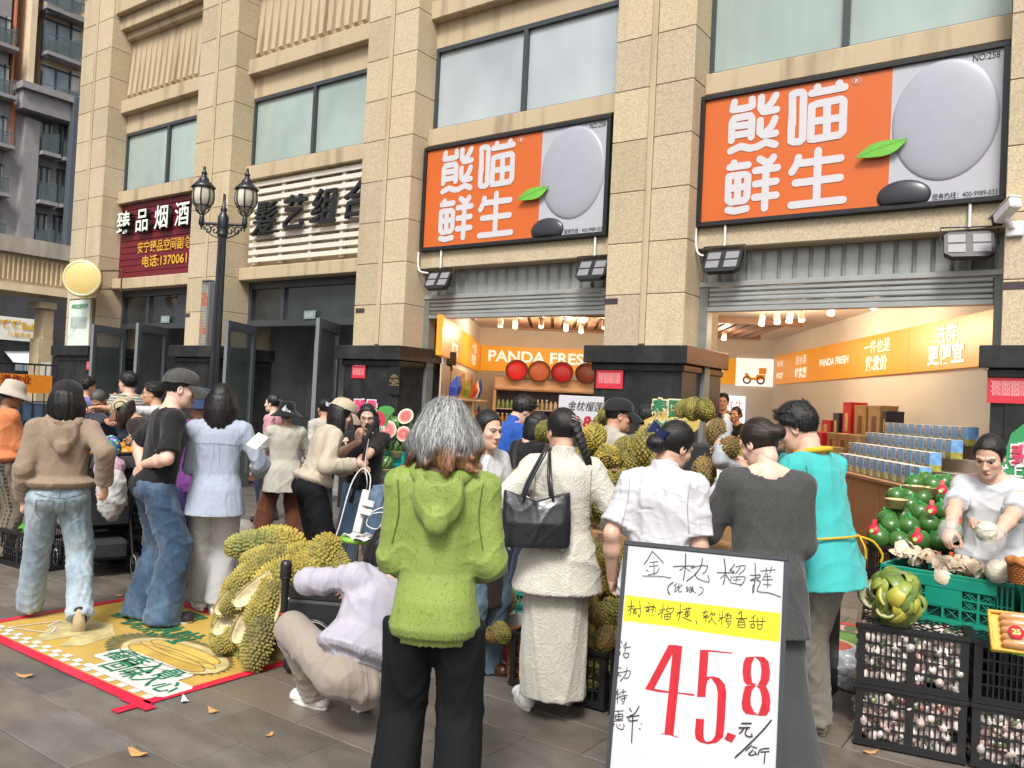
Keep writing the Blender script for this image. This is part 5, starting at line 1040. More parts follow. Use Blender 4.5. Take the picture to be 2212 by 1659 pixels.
   dh = v-np.array(hj[i]); rr = np.linalg.norm(dh, axis=1); dsp = dsp+(1-np.abs(np.sin(dh[:, 2]*32-abs(dh[:, 0])*34+seed)))**2.5*t['amp']*.5*np.clip(1-rr/.2, 0, 1)
  v = v+N*dsp[:, None]; vl = xf(Matrix.Scale(1/s, 4), v)
  c = t['colf'](vl, v, info) if 'colf' in t else None
  mesh_np(t['name'], v, q, t['mat'], True, c, root); info['pF'] = Fp
 if skirt:
  t = dict(mat=None, z0=.18, z1=.25, secs=None, amp=.008, L=.14, name='skirt'); t.update(skirt); Sx = [(z*s, x_*s, y_*s, a*s, b*s) for z, x_, y_, a, b in t['secs']]
  lo = np.array((-.45, -.45, Sx[-1][0]-.05)) if 0 else np.array((-.45*s, -.4*s, min(q[0] for q in Sx)-.04)); hi = np.array((.45*s, .45*s, max(q[0] for q in Sx)+.04)); Fs = Field(lo, hi, t.get('h', .011)/res)
  Fs.op(loft(Sx, Matrix.Translation((hp.x, hp.y, 0))), 0); v, q = Fs.mesh(); N = Fs.grad(v); v = v+N*folds(v, seed*3+5, t['amp'], t['L'], (1, 1, .12))[:, None]; mesh_np(t['name'], v, q, t['mat'], True, None, root)
 if shoes:
  t = dict(mat=None, sole=None, size=1.0); t.update(shoes)
  for i in range(2):
   d = Toe[i]; an = An[i]; up = Vector((0, 0, 1))-d*d.z; up = up.normalized(); rt = d.cross(up); kz = s*t['size']; base = an-up*.075*s
   Sm = Matrix(((rt.x, d.x, up.x, base.x), (rt.y, d.y, up.y, base.y), (rt.z, d.z, up.z, base.z), (0, 0, 0, 1)))
   Fs = Field((-.07, -.10, -.02), (.07, .22, .14), .007); Fs.op(capsule((0, -.035, .05), (0, .05, .048), .036, .037), 0).op(capsule((0, .05, .045), (.004*(1, -1)[i], .145, .036), .037, .034), .02).op(capsule((0, -.04, .03), (0, .15, .026), .034, .038), .02).op(capsule((0, -.015, .06), (0, -.012, .105), .038, .040, capb=True), .02).cut((0, 0, .018), (0, 0, -1)).op(capsule((0, -.012, .085), (0, -.012, .15), .032, .034), .004, True)
   v, q = Fs.mesh(); so_ = mesh_np('shoe', xf(Sm, v*np.array((1.05, 1, 1))*kz), q, t['mat'], True, None, root)
   m_ = MB(); prof = []
   for k in range(28):
    a = 2*math.pi*k/28; yy = math.cos(a); prof.append(((.041 if yy > 0 else .037)*1.05*math.sin(a)*(1.0 if abs(yy) < .7 else .96), .055+.128*yy))
   zt = t.get('th', .026); V = []
   for (z, e) in ((0, .985), (.006, 1.0), (zt-.003, 1.02), (zt, .99)): V += [(x_*e*kz, y_*e*kz, z*kz) for x_, y_ in prof]
   Fq = [(r_*28+k, r_*28+(k+1) % 28, (r_+1)*28+(k+1) % 28, (r_+1)*28+k) for r_ in range(3) for k in range(28)]+[tuple(range(27, -1, -1)), tuple(range(84, 112))]
   m_.add(V, Fq, 0, True, Sm); m_.build('sole', t['sole'] or t['mat'], so_)
 if hair:
  gl = np.array(HM.to_3x3().inverted() @ Vector((0, 0, -1))); gl /= np.linalg.norm(gl)
  hv = hair_mesh(hair, (.0058 if hair[0] in ('short', 'crop') else .0072)/res, seed, hairc, gl, hat=bool(hat)); info['hair'] = mesh_np('hair', xf(HM, hv[0]), hv[1], m_hairm, True, hv[2], root)
 if hat:
  kind, mat_ = hat[0], hat[1]; Mh = HM @ Matrix.Rotation(R(hat[2] if len(hat) > 2 else 0), 4, 'Z') @ Matrix.Translation((0, .0, .004)) @ Matrix.Scale(1.06, 4)
  if kind == 'cap':
   a, b = cap_mesh(); ho = a.build('cap', mat_, root); ho.matrix_local = Mh; bo = b.build('brim', hat[3] if len(hat) > 3 else mat_, ho)
  else:
   ho = bucket_mesh(*(hat[3] if len(hat) > 3 else ())).build('hat', mat_, root); ho.matrix_local = Mh
  info['hat'] = ho
 return info
def glasses(info, mat=None):
 m = MB(); HM = info['HM']; mt = mat or M('spectacle_frame', (.02, .02, .02), .3)
 for s_ in (-1, 1):
  m.tube([(s_*.033+.021*math.cos(a), .101-abs(.021*math.cos(a)+.033)*.12, .001+.017*math.sin(a)) for a in [2*math.pi*k/18 for k in range(19)]], .0016, 5)
  m.tube([(s_*.054, .094, .004), (s_*.074, .06, .006), (s_*.081, -.005, .006)], .0016, 5)
 m.tube([(-.012, .104, .004), (0, .107, .007), (.012, .104, .004)], .0015, 5)
 o = m.build('glasses', mt, info['root']); o.matrix_local = HM
def child(info, m, name, mat, M4=None, **k):
 o = m.build(name, mat, info['root'], **k)
 if M4 is not None: o.matrix_local = M4
 return o
def seam(info, F, pts, mat, name='seam', w=.0022, lift=.004, d=(0, 1, 0), closed=False):      # stitched line laid on the cloth, found by walking onto its surface
 s = info['s']; M4 = info['T'] if F == 'topF' else Matrix.Translation(info['hp']); F = info[F]; m = MB()
 for ln in pts:
  Q = bez([Vector((x*s, 0, z*s)) for x, z in ln], 6*len(ln)) if len(ln) > 2 else [Vector((ln[0][0]*s, 0, ln[0][1]*s)).lerp(Vector((ln[1][0]*s, 0, ln[1][1]*s)), k/8) for k in range(9)]
  P_ = np.array([tuple(M4 @ (q+Vector((d[0]*-.35, d[1]*-.35, 0)))) for q in Q]); D = np.array(tuple((M4.to_3x3() @ Vector(d)).normalized())); ok = np.zeros(len(P_), bool)
  for _ in range(90):
   v = F.sample(P_); ok = v < lift; P_ = P_+D*np.where(ok, 0, np.clip(v*.7, .0015, .02))[:, None]
  run = [Vector(p) for p, o in zip(P_, ok) if o]
  if len(run) > 1: m.tube(run, w, 5)
 if m.V: m.build(name, mat, info['root'])
# ================================================================= PEOPLE
def pattern(m, kind, **k):                 # woven / printed patterns of cloth, in object space
 N, L, b = nodes(m); tc = N.new('ShaderNodeTexCoord'); mp = N.new('ShaderNodeMapping'); L.new(tc.outputs['Object'], mp.inputs[0])
 old = b.inputs['Base Color'].links[0].from_socket; mx = N.new('ShaderNodeMix'); mx.data_type = 'RGBA'; L.new(old, mx.inputs[6]); mx.inputs[7].default_value = (*k['col'], 1)
 def ramp(src, lo, hi):
  r = N.new('ShaderNodeMapRange'); r.inputs[1].default_value = lo; r.inputs[2].default_value = hi; L.new(src, r.inputs[0]); return r.outputs[0]
 if kind in ('rose', 'lace'):
  nz = N.new('ShaderNodeTexNoise'); nz.inputs['Scale'].default_value = 14; nz.inputs['Detail'].default_value = 2; L.new(mp.outputs[0], nz.inputs[0])
  mm = N.new('ShaderNodeMix'); mm.data_type = 'VECTOR'; mm.inputs[0].default_value = .10; L.new(mp.outputs[0], mm.inputs[4]); L.new(nz.outputs['Color'], mm.inputs[5])
  v = N.new('ShaderNodeTexVoronoi'); v.inputs['Scale'].default_value = k['scale']; L.new(mm.outputs[1], v.inputs['Vector'])
  a = N.new('ShaderNodeMath'); a.operation = 'MULTIPLY'; a.inputs[1].default_value = k.get('rings', 22); L.new(v.outputs['Distance'], a.inputs[0])
  s = N.new('ShaderNodeMath'); s.operation = 'SINE'; L.new(a.outputs[0], s.inputs[0]); f = ramp(s.outputs[0], .72, .96)
  g = N.new('ShaderNodeMath'); g.operation = 'MULTIPLY'; g.inputs[1].default_value = k.get('amt', .6); L.new(f, g.inputs[0]); L.new(g.outputs[0], mx.inputs[0])
  bp = N.new('ShaderNodeBump'); bp.inputs['Strength'].default_value = k.get('bump', .3); bp.inputs['Distance'].default_value = .004; L.new(s.outputs[0], bp.inputs['Height'])
  o = b.inputs['Normal'].links; 
  if o: L.new(o[0].from_socket, bp.inputs['Normal'])
  L.new(bp.outputs[0], b.inputs['Normal'])
 elif kind == 'stripe':
  w = N.new('ShaderNodeTexWave'); w.bands_direction = k.get('dir', 'X'); w.inputs['Scale'].default_value = k['scale']; w.inputs['Distortion'].default_value = .3; L.new(mp.outputs[0], w.inputs[0]); L.new(ramp(w.outputs['Fac'], k.get('lo', .5), k.get('hi', .62)), mx.inputs[0])
 elif kind == 'check':
  fs = []
  for d in ('X', 'Z'):
   w = N.new('ShaderNodeTexWave'); w.bands_direction = d; w.inputs['Scale'].default_value = k['scale']; L.new(mp.outputs[0], w.inputs[0]); fs.append(ramp(w.outputs['Fac'], .45, .6))
  q = N.new('ShaderNodeMath'); q.operation = 'MULTIPLY'; L.new(fs[0], q.inputs[0]); L.new(fs[1], q.inputs[1]); q2 = N.new('ShaderNodeMath'); q2.operation = 'MAXIMUM'; L.new(q.outputs[0], q2.inputs[0])
  q3 = N.new('ShaderNodeMath'); q3.operation = 'MULTIPLY'; q3.inputs[1].default_value = .45; L.new(fs[0], q3.inputs[0]); L.new(q3.outputs[0], q2.inputs[1]); L.new(q2.outputs[0], mx.inputs[0])
 elif kind == 'floral':
  v = N.new('ShaderNodeTexVoronoi'); v.inputs['Scale'].default_value = k['scale']; L.new(mp.outputs[0], v.inputs['Vector']); cr = N.new('ShaderNodeHueSaturation'); cr.inputs['Saturation'].default_value = 1.4; L.new(v.outputs['Color'], cr.inputs['Color'])
  L.new(cr.outputs[0], mx.inputs[7]); L.new(ramp(v.outputs['Distance'], .45, .3), mx.inputs[0])
 L.new(mx.outputs[2], b.inputs['Base Color']); return m
def denim(name, c, fade):
 return cloth(name, c, .85, bump=.7, bs=16, st=(1.3, 1.3, .55), weave=.35, var=.16, vs=34, stain=(fade, 5, (1, 1, .45), .46, .72))
c_green = pattern(cloth('green_jacquard', (.285, .375, .085), .62, bump=.55, bs=9, st2=(1, 1, .4), var=.07, vs=9, sheen=.1), 'rose', scale=27, col=(.10, .17, .02), amt=.6, bump=.05)
c_blacktr = cloth('black_trousers', (.007, .008, .010), .85, bump=.4, bs=7, st2=(1, 1, .25), weave=.1, sheen=0)
c_cream = pattern(cloth('cream_jacquard', (.74, .70, .61), .5, bump=.55, bs=11, st2=(1, 1, .4), var=.06, sheen=.25), 'lace', scale=16, col=(.40, .45, .36), amt=.4, bump=.28, rings=28)
c_creamsk = pattern(cloth('cream_lace_skirt', (.68, .65, .56), .42, bump=.5, bs=9, st2=(1, 1, .25), var=.06, sheen=.3), 'lace', scale=14, col=(.55, .53, .46), amt=.6, bump=.22, rings=26)
c_white = cloth('white_shirt', (.74, .73, .76), .75, bump=.8, bs=14, st2=(1, 1.4, 1.8), var=.03)
c_white2 = cloth('white_blouse', (.72, .72, .73), .7, bump=.9, bs=12, st2=(1.6, 1, .8), var=.04)
c_wtee = cloth('white_tee', (.74, .745, .77), .8, bump=.6, bs=10, var=.03)
c_grey = cloth('charcoal_knit', (.072, .073, .071), .92, bump=.4, bs=14, st2=(1, 1, .3), weave=.6, var=.3, vs=260, st=(1, 1, .25))
c_greysk = cloth('charcoal_skirt', (.075, .078, .08), .9, bump=.6, bs=8, st2=(1, 1, .2), weave=.5, var=.2, vs=200)
c_aqua = cloth('aqua_tee', (.065, .52, .50), .8, bump=.8, bs=9, st2=(1, 1, .6), var=.06)
c_khaki = cloth('khaki_trousers', (.27, .245, .195), .8, bump=.9, bs=9, st2=(1, 1, .6), var=.08)
c_hood = cloth('beige_knit_hoodie', (.33, .245, .175), .92, bump=.5, bs=10, weave=.6, var=.13, vs=90)
c_jl = denim('pale_denim', (.27, .36, .43), (.42, .49, .53)); c_jb = denim('dark_denim', (.045, .085, .15), (.13, .20, .28)); c_jm = denim('mid_denim', (.15, .24, .36), (.26, .36, .46)); c_js = denim('slate_denim', (.11, .18, .24), (.22, .30, .36))
c_btee = cloth('black_tee', (.012, .012, .013), .85, bump=.5, bs=9, var=.1)
c_lblue = cloth('pale_blue_linen', (.47, .535, .66), .8, bump=1, bs=17, st2=(1.6, 1.6, .5), weave=.5, var=.06, vs=60)
c_sweat = cloth('pale_sweatpants', (.60, .60, .61), .9, bump=.5, bs=8, st2=(1, 1, .5), weave=.4, var=.05, vs=160)
c_orange = cloth('orange_sweatshirt', (.74, .25, .095), .88, bump=.5, bs=9, var=.05)
c_check = pattern(cloth('brown_check', (.20, .165, .12), .9, var=.1), 'check', scale=9, col=(.03, .025, .02))
c_dkbrown = cloth('dark_brown_sweater', (.032, .020, .018), .9, bump=.5, bs=9); c_navy = cloth('navy_cloth', (.018, .024, .045), .85); c_navyhat = cloth('navy_hat', (.025, .045, .11), .85)
c_strip = pattern(cloth('striped_shirt', (.58, .60, .52), .85, var=.04), 'stripe', scale=9.5, col=(.10, .11, .10), dir='Z'); c_purp = cloth('violet_jacket', (.17, .035, .22), .6, bump=.7, bs=10); c_purp2 = cloth('violet_skirt', (.045, .025, .13), .7)
c_pink = cloth('pink_top', (.72, .36, .42), .85); c_beige = cloth('beige_jacket', (.50, .47, .40), .8, bump=.8, bs=9, st2=(1, 1, .5)); c_brown = cloth('rust_brown_trousers', (.12, .038, .016), .8, bump=.6, bs=8, st2=(1, 1, .5)); c_bhat = cloth('black_felt', (.008, .008, .01), .9)
c_creamj = cloth('cream_windbreaker', (.56, .485, .375), .65, bump=1, bs=12, st2=(1, 1, .6), var=.05); c_creamcap = cloth('cream_cap', (.62, .53, .38), .85, var=.05); c_lilac = cloth('lilac_shell', (.55, .52, .60), .5, bump=.8, bs=8, st2=(1, 1, .7), var=.04, sheen=.05)
c_beigep = cloth('beige_knit_trousers', (.38, .325, .27), .9, bump=.6, bs=9, weave=.6, var=.07, vs=160); c_apron = cloth('brown_apron', (.040, .022, .016), .55, bump=.5, bs=7); c_blue = cloth('royal_blue_jacket', (.012, .085, .42), .6, bump=.7, bs=9)
c_stone = cloth('stone_jacket', (.47, .43, .36), .75, bump=.8, bs=9); c_gj = cloth('grey_jacket', (.16, .16, .185), .85, bump=.5, bs=9); c_bcap = cloth('black_cap', (.018, .018, .019), .85, var=.12); c_gcap = cloth('washed_grey_cap', (.085, .083, .078), .9, var=.2, vs=30)
c_pincap = pattern(cloth('pinstripe_cap', (.60, .50, .33), .85), 'stripe', scale=13, col=(.04, .03, .03), lo=.83, hi=.92); c_rust = cloth('brown_brim', (.24, .13, .085), .85); c_buck = cloth('cream_bucket', (.60, .53, .44), .85, bump=.4, bs=12)
c_ltgrey = cloth('light_grey_sleeve', (.42, .44, .46), .8)
s_white = M('white_leather', (.66, .65, .62), .5, var=.06, bump=.1, bs=50); s_sole = M('white_rubber', (.68, .66, .62), .6, var=.08, vs=20); s_black = M('black_canvas', (.015, .015, .017), .8); s_gum = M('gum_sole', (.10, .075, .055), .7, var=.3, vs=25); s_brownl = M('brown_leather', (.055, .022, .012), .35); s_sand = M('sand_rubber', (.46, .37, .24), .7)
def grey_roots(P, r):                       # grey hair grown out over an old brown dye: the dyed ends keep their colour
 t = np.clip((-.075-P[:, 2]+.02*np.sin(P[:, 0]*40)+.25*np.maximum(P[:, 0], -.02))/.05, 0, 1)[:, None]; rr = r[:, None]
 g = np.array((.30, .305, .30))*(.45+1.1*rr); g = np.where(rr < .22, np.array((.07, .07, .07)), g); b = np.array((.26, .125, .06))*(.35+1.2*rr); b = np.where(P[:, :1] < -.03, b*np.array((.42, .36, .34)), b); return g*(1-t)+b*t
G = 'people at the fruit stalls'
P = {}
P['jade'] = person('woman with wavy grey hair in a green patterned hooded jacket and black trousers', 970, 3.0, 1.60, face=-6, head=(-14, -4, 0), top=dict(mat=c_green, hem=-.165, gather=.016, fit=.92, hood=True, amp=.012, L=.2, sr=(.068, .064, .052), cuff=1, name='jacket', h=.0085, an=(1, 1, .3)), pants=dict(mat=c_blacktr, r=(.105, .092, .098), hem=.02, amp=.008, L=.2, an=(1, 1, .2), h=.0095),
     hair=('wavy', .168, grey_roots), shoes=dict(mat=s_black), armL=(-.14, .22, .93), armR=(.15, .20, .93), poleR=(.26, -1, -.4), poleL=(-.1, -1, -.4), seed=3, res=1.15, feet=((-.13, .02), (.10, -.02)))
P['cream'] = person('woman with a long black braid in an embossed cream jacket and long skirt', 1216, 4.24, 1.585, face=4, head=(22, -8, 0), top=dict(mat=c_cream, hem=-.235, flare=.06, fit=1.08, amp=.011, L=.18, sr=(.07, .07, .066), sleeve=.86, collar=.035, name='jacket', neckr=.06, h=.0095), skirt=dict(mat=c_creamsk, secs=[(.125, .01, 0, .178, .15), (.3, 0, 0, .18, .155), (.6, 0, 0, .175, .15), (.95, 0, 0, .15, .12)]),
     hair=('braid', .1, [(.028, -.118, .03), (.05, -.138, -.05), (.07, -.145, -.12), (.10, -.14, -.19), (.125, -.13, -.25)]), shoes=dict(mat=s_white, sole=s_sole, th=.04), armL=(-.30, .10, .96), armR=(.28, .16, .93), poleL=(-.5, -.9, -.2), poleR=(.4, -1, -.3), toe=(14, -8), feet=(('g', 1135, 1527), ('g', 1228, 1518)), seed=4)
P['bow'] = person('woman with a navy bow on her netted bun in a white short sleeved shirt', 1462, 3.78, 1.565, face=-14, lean=4, head=(-34, -22, 6), top=dict(mat=c_white, sleeve=.42, hem=-.13, flare=.01, fit=1.06, collar=.03, amp=.011, L=.14, sr=(.064, .074, .07), h=.0095), skirt=dict(mat=c_navy, secs=[(.35, 0, 0, .17, .14), (.6, 0, 0, .18, .15), (.95, 0, 0, .15, .12)]),
     hair=('bun', .1, (.0, -.125, -.035), .05), shoes=dict(mat=s_black), armL=(-.22, .02, .80), armR=(.15, .22, .92), handL=dict(curl=.8), skin_='light', seed=5, showface=True)
P['knit'] = person('woman with a messy low bun in a loose charcoal sweater and long grey skirt', 1642, 3.8, 1.60, face=10, lean=5, head=(38, -26, 0), top=dict(mat=c_grey, hem=-.28, flare=.03, fit=1.04, neckr=.105, amp=.010, L=.2, sr=(.07, .07, .056), h=.0095, an=(1, 1, .3), nd=.015), skirt=dict(mat=c_greysk, secs=[(.03, .06, -.02, .24, .2), (.4, .02, 0, .2, .17), (.7, 0, 0, .185, .16), (.95, 0, 0, .15, .12)]),
     hair=('bun', .1, (.024, -.116, .02), .042), hairc=DBR, shoes=dict(mat=s_black), armL=(-.22, .30, 1.08), armR=(.13, .26, .98), poleR=(.16, -1, -.5), skin_='fair', seed=6, showface=True)
P['aqua'] = person('man in an aqua t-shirt with yellow apron strings and khaki trousers', 1722, 4.1, 1.69, face=56, lean=9, head=(22, -24, 0), male=True, build=1.0, top=dict(mat=c_aqua, sleeve=.5, hem=-.17, flare=.02, fit=1.06, belly=.03, amp=.012, L=.18, sr=(.068, .072, .075), h=.0095), pants=dict(mat=c_khaki, r=(.104, .088, .084), hem=.05, amp=.011, h=.0105, seat=1.08),
     hair=('short',), shoes=dict(mat=M('striped_slip_on', (.12, .10, .085), .8), sole=s_gum), armL=('p', 1640, 1010, 4.05), armR=('p', 1600, 1000, 4.6), skin_='light', seed=7, feet=(('g', 1748, 1580), (.16, .10)), showface=True)
P['seller'] = person('woman seller in a white t-shirt peeling fruit in thin plastic gloves', 2140, 4.35, 1.57, face=163, lean=6, head=(2, -24, 0), top=dict(mat=c_wtee, sleeve=.46, hem=-.03, gather=.02, fit=1.04, amp=.011, L=.16, sr=(.062, .07, .076), h=.0095), pants=dict(mat=c_blacktr, r=(.1, .08, .07)),
     hair=('tail', .2, -.02), shoes=dict(mat=s_black), armR=('p', 2046, 1165, 4.02), armL=('p', 2150, 1162, 3.95), poleR=(.9, -.4, -.4), poleL=(-.9, -.3, -.5), handR=dict(curl=.85, dir=(.0, .6, -.8), back=(.3, .5, .8)), handL=dict(curl=.55, dir=(.75, .45, .1), back=(0, .1, -1)), skin_='light', seed=8, showface=True)
P['walker'] = person('woman walking away in a beige hoodie, pale jeans and a black cap', 148, 5.34, 1.60, face=0, head=(-22, -12, 0), hat=('cap', c_bcap, -10), top=dict(mat=c_hood, hem=-.0, gather=.028, fit=1.08, hood=True, amp=.010, L=.2, sr=(.070, .066, .056), cuff=1, name='hoodie', h=.0105), pants=dict(mat=c_jl, r=(.104, .086, .088), hem=.03, amp=.012, L=.13, seat=1.08),
     hair=('long', .235), shoes=dict(mat=s_black, sole=s_sand, th=.034), armL=('p', 52, 1075, 5.25), armR=('p', 224, 1045, 5.3), poleL=(-.3, -1, -.1), poleR=(.3, -1, -.1), handL=dict(curl=.9, dir=(-.1, .1, -1)), handR=dict(curl=.75, dir=(.1, .15, -1), back=(.6, -.8, 0)), feet=(('g', 62, 1333), ('p', 176, 1268, 5.2)), footz=(0, .055), heel=(0, 62), toe=(4, -6), knee=((0, 1, 0), (.1, 1, 0)), seed=9, skin_='fair')
P['black'] = person('man in a washed grey cap and black t-shirt clasping his hands behind his back', 392, 5.6, 1.72, face=-76, lean=8, head=(-14, -10, 0), male=True, build=1.08, hat=('cap', c_gcap, 0), top=dict(mat=c_btee, sleeve=.44, hem=-.05, fit=1.0, amp=.008, sr=(.066, .070, .066), h=.0105), pants=dict(mat=c_jb, r=(.108, .104, .118), hem=.012, amp=.013, L=.13, seat=1.02),
     hair=('crop',), shoes=dict(mat=s_black, sole=s_sole), armR=('p', 312, 1003, 5.42), armL=('p', 306, 1018, 5.62), poleR=(.9, .2, -.1), poleL=(-.9, -.2, 0), handR=dict(curl=.7, dir=(-.5, -.4, -.6), back=(.3, -.9, .2)), handL=dict(curl=.6, dir=(.2, -.3, -.9), back=(-.2, -1, 0)), feet=((-.13, -.02), (.13, .06)), skin_='fair', seed=10, showface=True)
P['linen'] = person('woman with long straight black hair in a pale blue linen shirt and pale sweatpants', 480, 5.7, 1.635, face=-6, top=dict(mat=c_lblue, hem=-.185, flare=.035, fit=1.0, amp=.012, L=.15, sr=(.064, .064, .058), collar=.03, sleeve=.9, h=.0105, an=(1, 1, .25)), pants=dict(mat=c_sweat, r=(.10, .092, .090), hem=.085, amp=.010, L=.17, cuff=1, an=(1, 1, .35)),
     hair=('long', .27, 98), shoes=dict(mat=s_white, sole=s_sole, th=.03), armL=(-.12, .28, 1.02), armR=(.26, .22, .98), poleR=(.5, -.9, -.3), toe=(20, 12), feet=(('g', 432, 1318), ('g', 466, 1330)), seed=11)
P['peach'] = person('woman in a cream bucket hat, orange sweatshirt and brown checked trousers', 30, 7.2, 1.57, face=-68, head=(0, -16, 0), hat=('hat', c_buck, 0), top=dict(mat=c_orange, hem=-.02, gather=.025, fit=1.12, sr=(.074, .07, .056), amp=.010), pants=dict(mat=c_check, r=(.105, .085, .085), amp=.008), hair=('tail', .26, .0), shoes=dict(mat=s_black), armR=(.10, .30, 1.05), armL=(-.1, .3, 1.0), skin_='tan', seed=12, showface=True)
P['picker'] = person('woman in a pinstriped cap bending over the orange crate in a dark brown sweater', 272, 7.75, 1.60, face=70, lean=36, head=(4, -38, 0), hat=('cap', c_pincap, 0, c_rust), top=dict(mat=c_dkbrown, hem=-.1, fit=1.05, sr=(.07, .06, .05)), pants=dict(mat=c_navy), hair=('long', .24, 85), hairc=DBR, shoes=dict(mat=s_black), armL=('p', 258, 975, 7.4), armR=('p', 235, 968, 7.7), skin_='mid', seed=13, showface=True)
P['reach'] = person('man with glasses in a white long sleeved top stretching an arm across the stall', 330, 8.5, 1.64, face=78, lean=8, head=(6, -2, 0), male=True, top=dict(mat=c_wtee, fit=1.05, sleeve=.85, sr=(.066, .055, .05)), pants=dict(mat=c_navy), hair=('short',), shoes=dict(mat=s_black), armL=('p', 205, 880, 7.9), armR=(.2, .25, 1.0), handL=dict(curl=.35, back=(0, 0, 1)), skin_='mid', seed=14, showface=True); glasses(P['reach'])
P['stripe'] = person('man seen from behind in a black and white striped shirt by the dark plinth', 276, 9.6, 1.735, face=25, head=(20, 0, 0), male=True, top=dict(mat=c_strip, sleeve=.45, fit=1.08), pants=dict(mat=c_navy), hair=('short',), shoes=dict(mat=s_black), seed=15)
P['elder'] = person('balding older man in a dark navy shirt bending over the oranges', 216, 8.8, 1.60, face=150, lean=24, head=(0, -40, 0), male=True, top=dict(mat=c_navy, fit=1.1), pants=dict(mat=c_navy), hair=('crop',), hairc=(.09, .085, .08), shoes=dict(mat=s_black), armR=('p', 300, 945, 7.9), armL=(-.2, .35, .95), skin_='tan', seed=16, showface=True)
P['phone'] = person('man in a violet blue shirt with glasses behind the stall beside the balding man', 190, 10.3, 1.66, face=-60, male=True, top=dict(mat=cloth('violet_blue_shirt', (.16, .15, .36)), sleeve=.45), pants=dict(mat=c_navy), hair=('short',), shoes=dict(mat=s_black), skin_='mid', seed=17, armR=(.25, .25, 1.4), armL=(0, .3, 1.2), showface=True); glasses(P['phone'])
P['violet'] = person('woman in a navy sun hat and violet jacket standing beyond the man in black', 432, 6.6, 1.575, face=38, hat=('hat', c_navyhat, 0, (.098, .075, .06, .1)), top=dict(mat=c_purp, fit=1.15, hem=-.12, amp=.012), pants=dict(mat=c_purp2, r=(.12, .11, .1)), hair=('bun', .1), shoes=dict(mat=s_black), armL=(-.15, .3, 1.05), seed=18, skin_='mid')
P['pink'] = person('young woman in a pink top with a ponytail by the glass doors', 590, 10.0, 1.56, face=62, top=dict(mat=c_pink, sleeve=.6), pants=dict(mat=c_navy), hair=('tail', .12, .04), shoes=dict(mat=s_black), skin_='fair', seed=19)
P['sunhat'] = person('short woman in a black sun hat beige jacket and rust brown trousers', 622, 8.35, 1.475, face=4, hat=('hat', c_bhat, 0, (.10, .085, .05, .11)), top=dict(mat=c_beige, hem=-.27, flare=.04, fit=1.12, amp=.012, sr=(.07, .066, .056)), pants=dict(mat=c_brown, r=(.118, .105, .11), hem=.04), hair=('bun', .1), shoes=dict(mat=s_black), armL=(-.3, .2, .75), armR=(.3, .2, .8), feet=((-.2, 0), (.14, 0)), seed=20, skin_='mid')
P['clip'] = person('woman with black hair gathered in a clip behind the woman in the black sun hat', 702, 9.4, 1.54, face=25, top=dict(mat=c_beige), pants=dict(mat=c_navy), hair=('bun', .1, (0, -.11, .05), .05), shoes=dict(mat=s_black), seed=21, skin_='mid')
P['stand'] = person('woman in a cream cap and cream windbreaker adjusting the phone tripod', 742, 6.5, 1.60, face=-72, lean=17, head=(0, -24, 0), hat=('cap', c_creamcap, 0), top=dict(mat=c_creamj, hem=-.02, gather=.025, fit=1.02, sr=(.07, .07, .056), amp=.010, cuff=1, name='windbreaker'), pants=dict(mat=c_blacktr, r=(.105, .10, .108), amp=.010), hair=('long', .30, 72), shoes=dict(mat=s_black), armR=('p', 768, 1003, 6.3), armL=('p', 762, 1012, 6.55), handR=dict(curl=.8), skin_='fair', seed=22, showface=True)
P['fold'] = person('woman with glasses in a black t-shirt and jeans folding her arms by the melons', 796, 6.95, 1.53, face=168, head=(10, -10, 0), top=dict(mat=c_btee, sleeve=.4, fit=1.08, hem=-.05), pants=dict(mat=c_jm, r=(.115, .10, .10)), hair=('long', .28, 80), shoes=dict(mat=s_white), armR=('p', 772, 955, 6.72), armL=('p', 758, 1012, 6.6), poleR=(.9, .2, -.9), poleL=(-.9, .3, -.5), handR=dict(curl=.7, dir=(-.2, .1, 1), back=(.2, 1, 0)), skin_='light', seed=23, showface=True); glasses(P['fold'])
P['squat'] = person('woman squatting by the loudspeaker in a lilac jacket and beige trousers', 784, 3.86, 1.60, face=26, lean=14, side=25, head=(-20, -20, 0), hips=(0, -.06, .31), top=dict(mat=c_lilac, hem=.03, gather=.04, fit=1.1, sr=(.074, .07, .056), amp=.013, name='jacket', cuff=1, h=.0095), pants=dict(mat=c_beigep, r=(.104, .088, .078), hem=.075, amp=.010, seat=1.04, tuck=1, h=.0105), hair=('long', .22), shoes=dict(mat=s_white, sole=s_sole, th=.034),
     armL=('p', 705, 1262, 4.2), armR=(.2, .35, .5), poleL=(-.7, -.5, .2), feet=(('g', 684, 1528), ('g', 796, 1542)), footz=(0, .04), heel=(0, 35), toe=(22, 5), knee=((-.5, .6, 1), (.3, .8, .9)), seed=24)
P['apron'] = person('frowning woman in a white blouse, brown apron skirt and flared jeans', 1058, 4.75, 1.55, face=-132, head=(-6, -6, 0), top=dict(mat=c_white2, hem=.05, gather=.03, fit=1.12, sr=(.078, .078, .056), amp=.013, collar=.02, h=.0095), skirt=dict(mat=c_apron, secs=[(.45, 0, 0, .21, .18), (.7, 0, 0, .19, .16), (1.0, 0, 0, .135, .108)]), pants=dict(mat=c_js, r=(.1, .085, .12), hem=.03, tuck=1), hair=('bun', .1, (0, -.11, -.03), .05), shoes=dict(mat=s_brownl),
     armL=(-.15, .3, .98), armR=(.2, .28, .95), skin_='light', seed=25, showface=True, mouth=1, res=1.1)
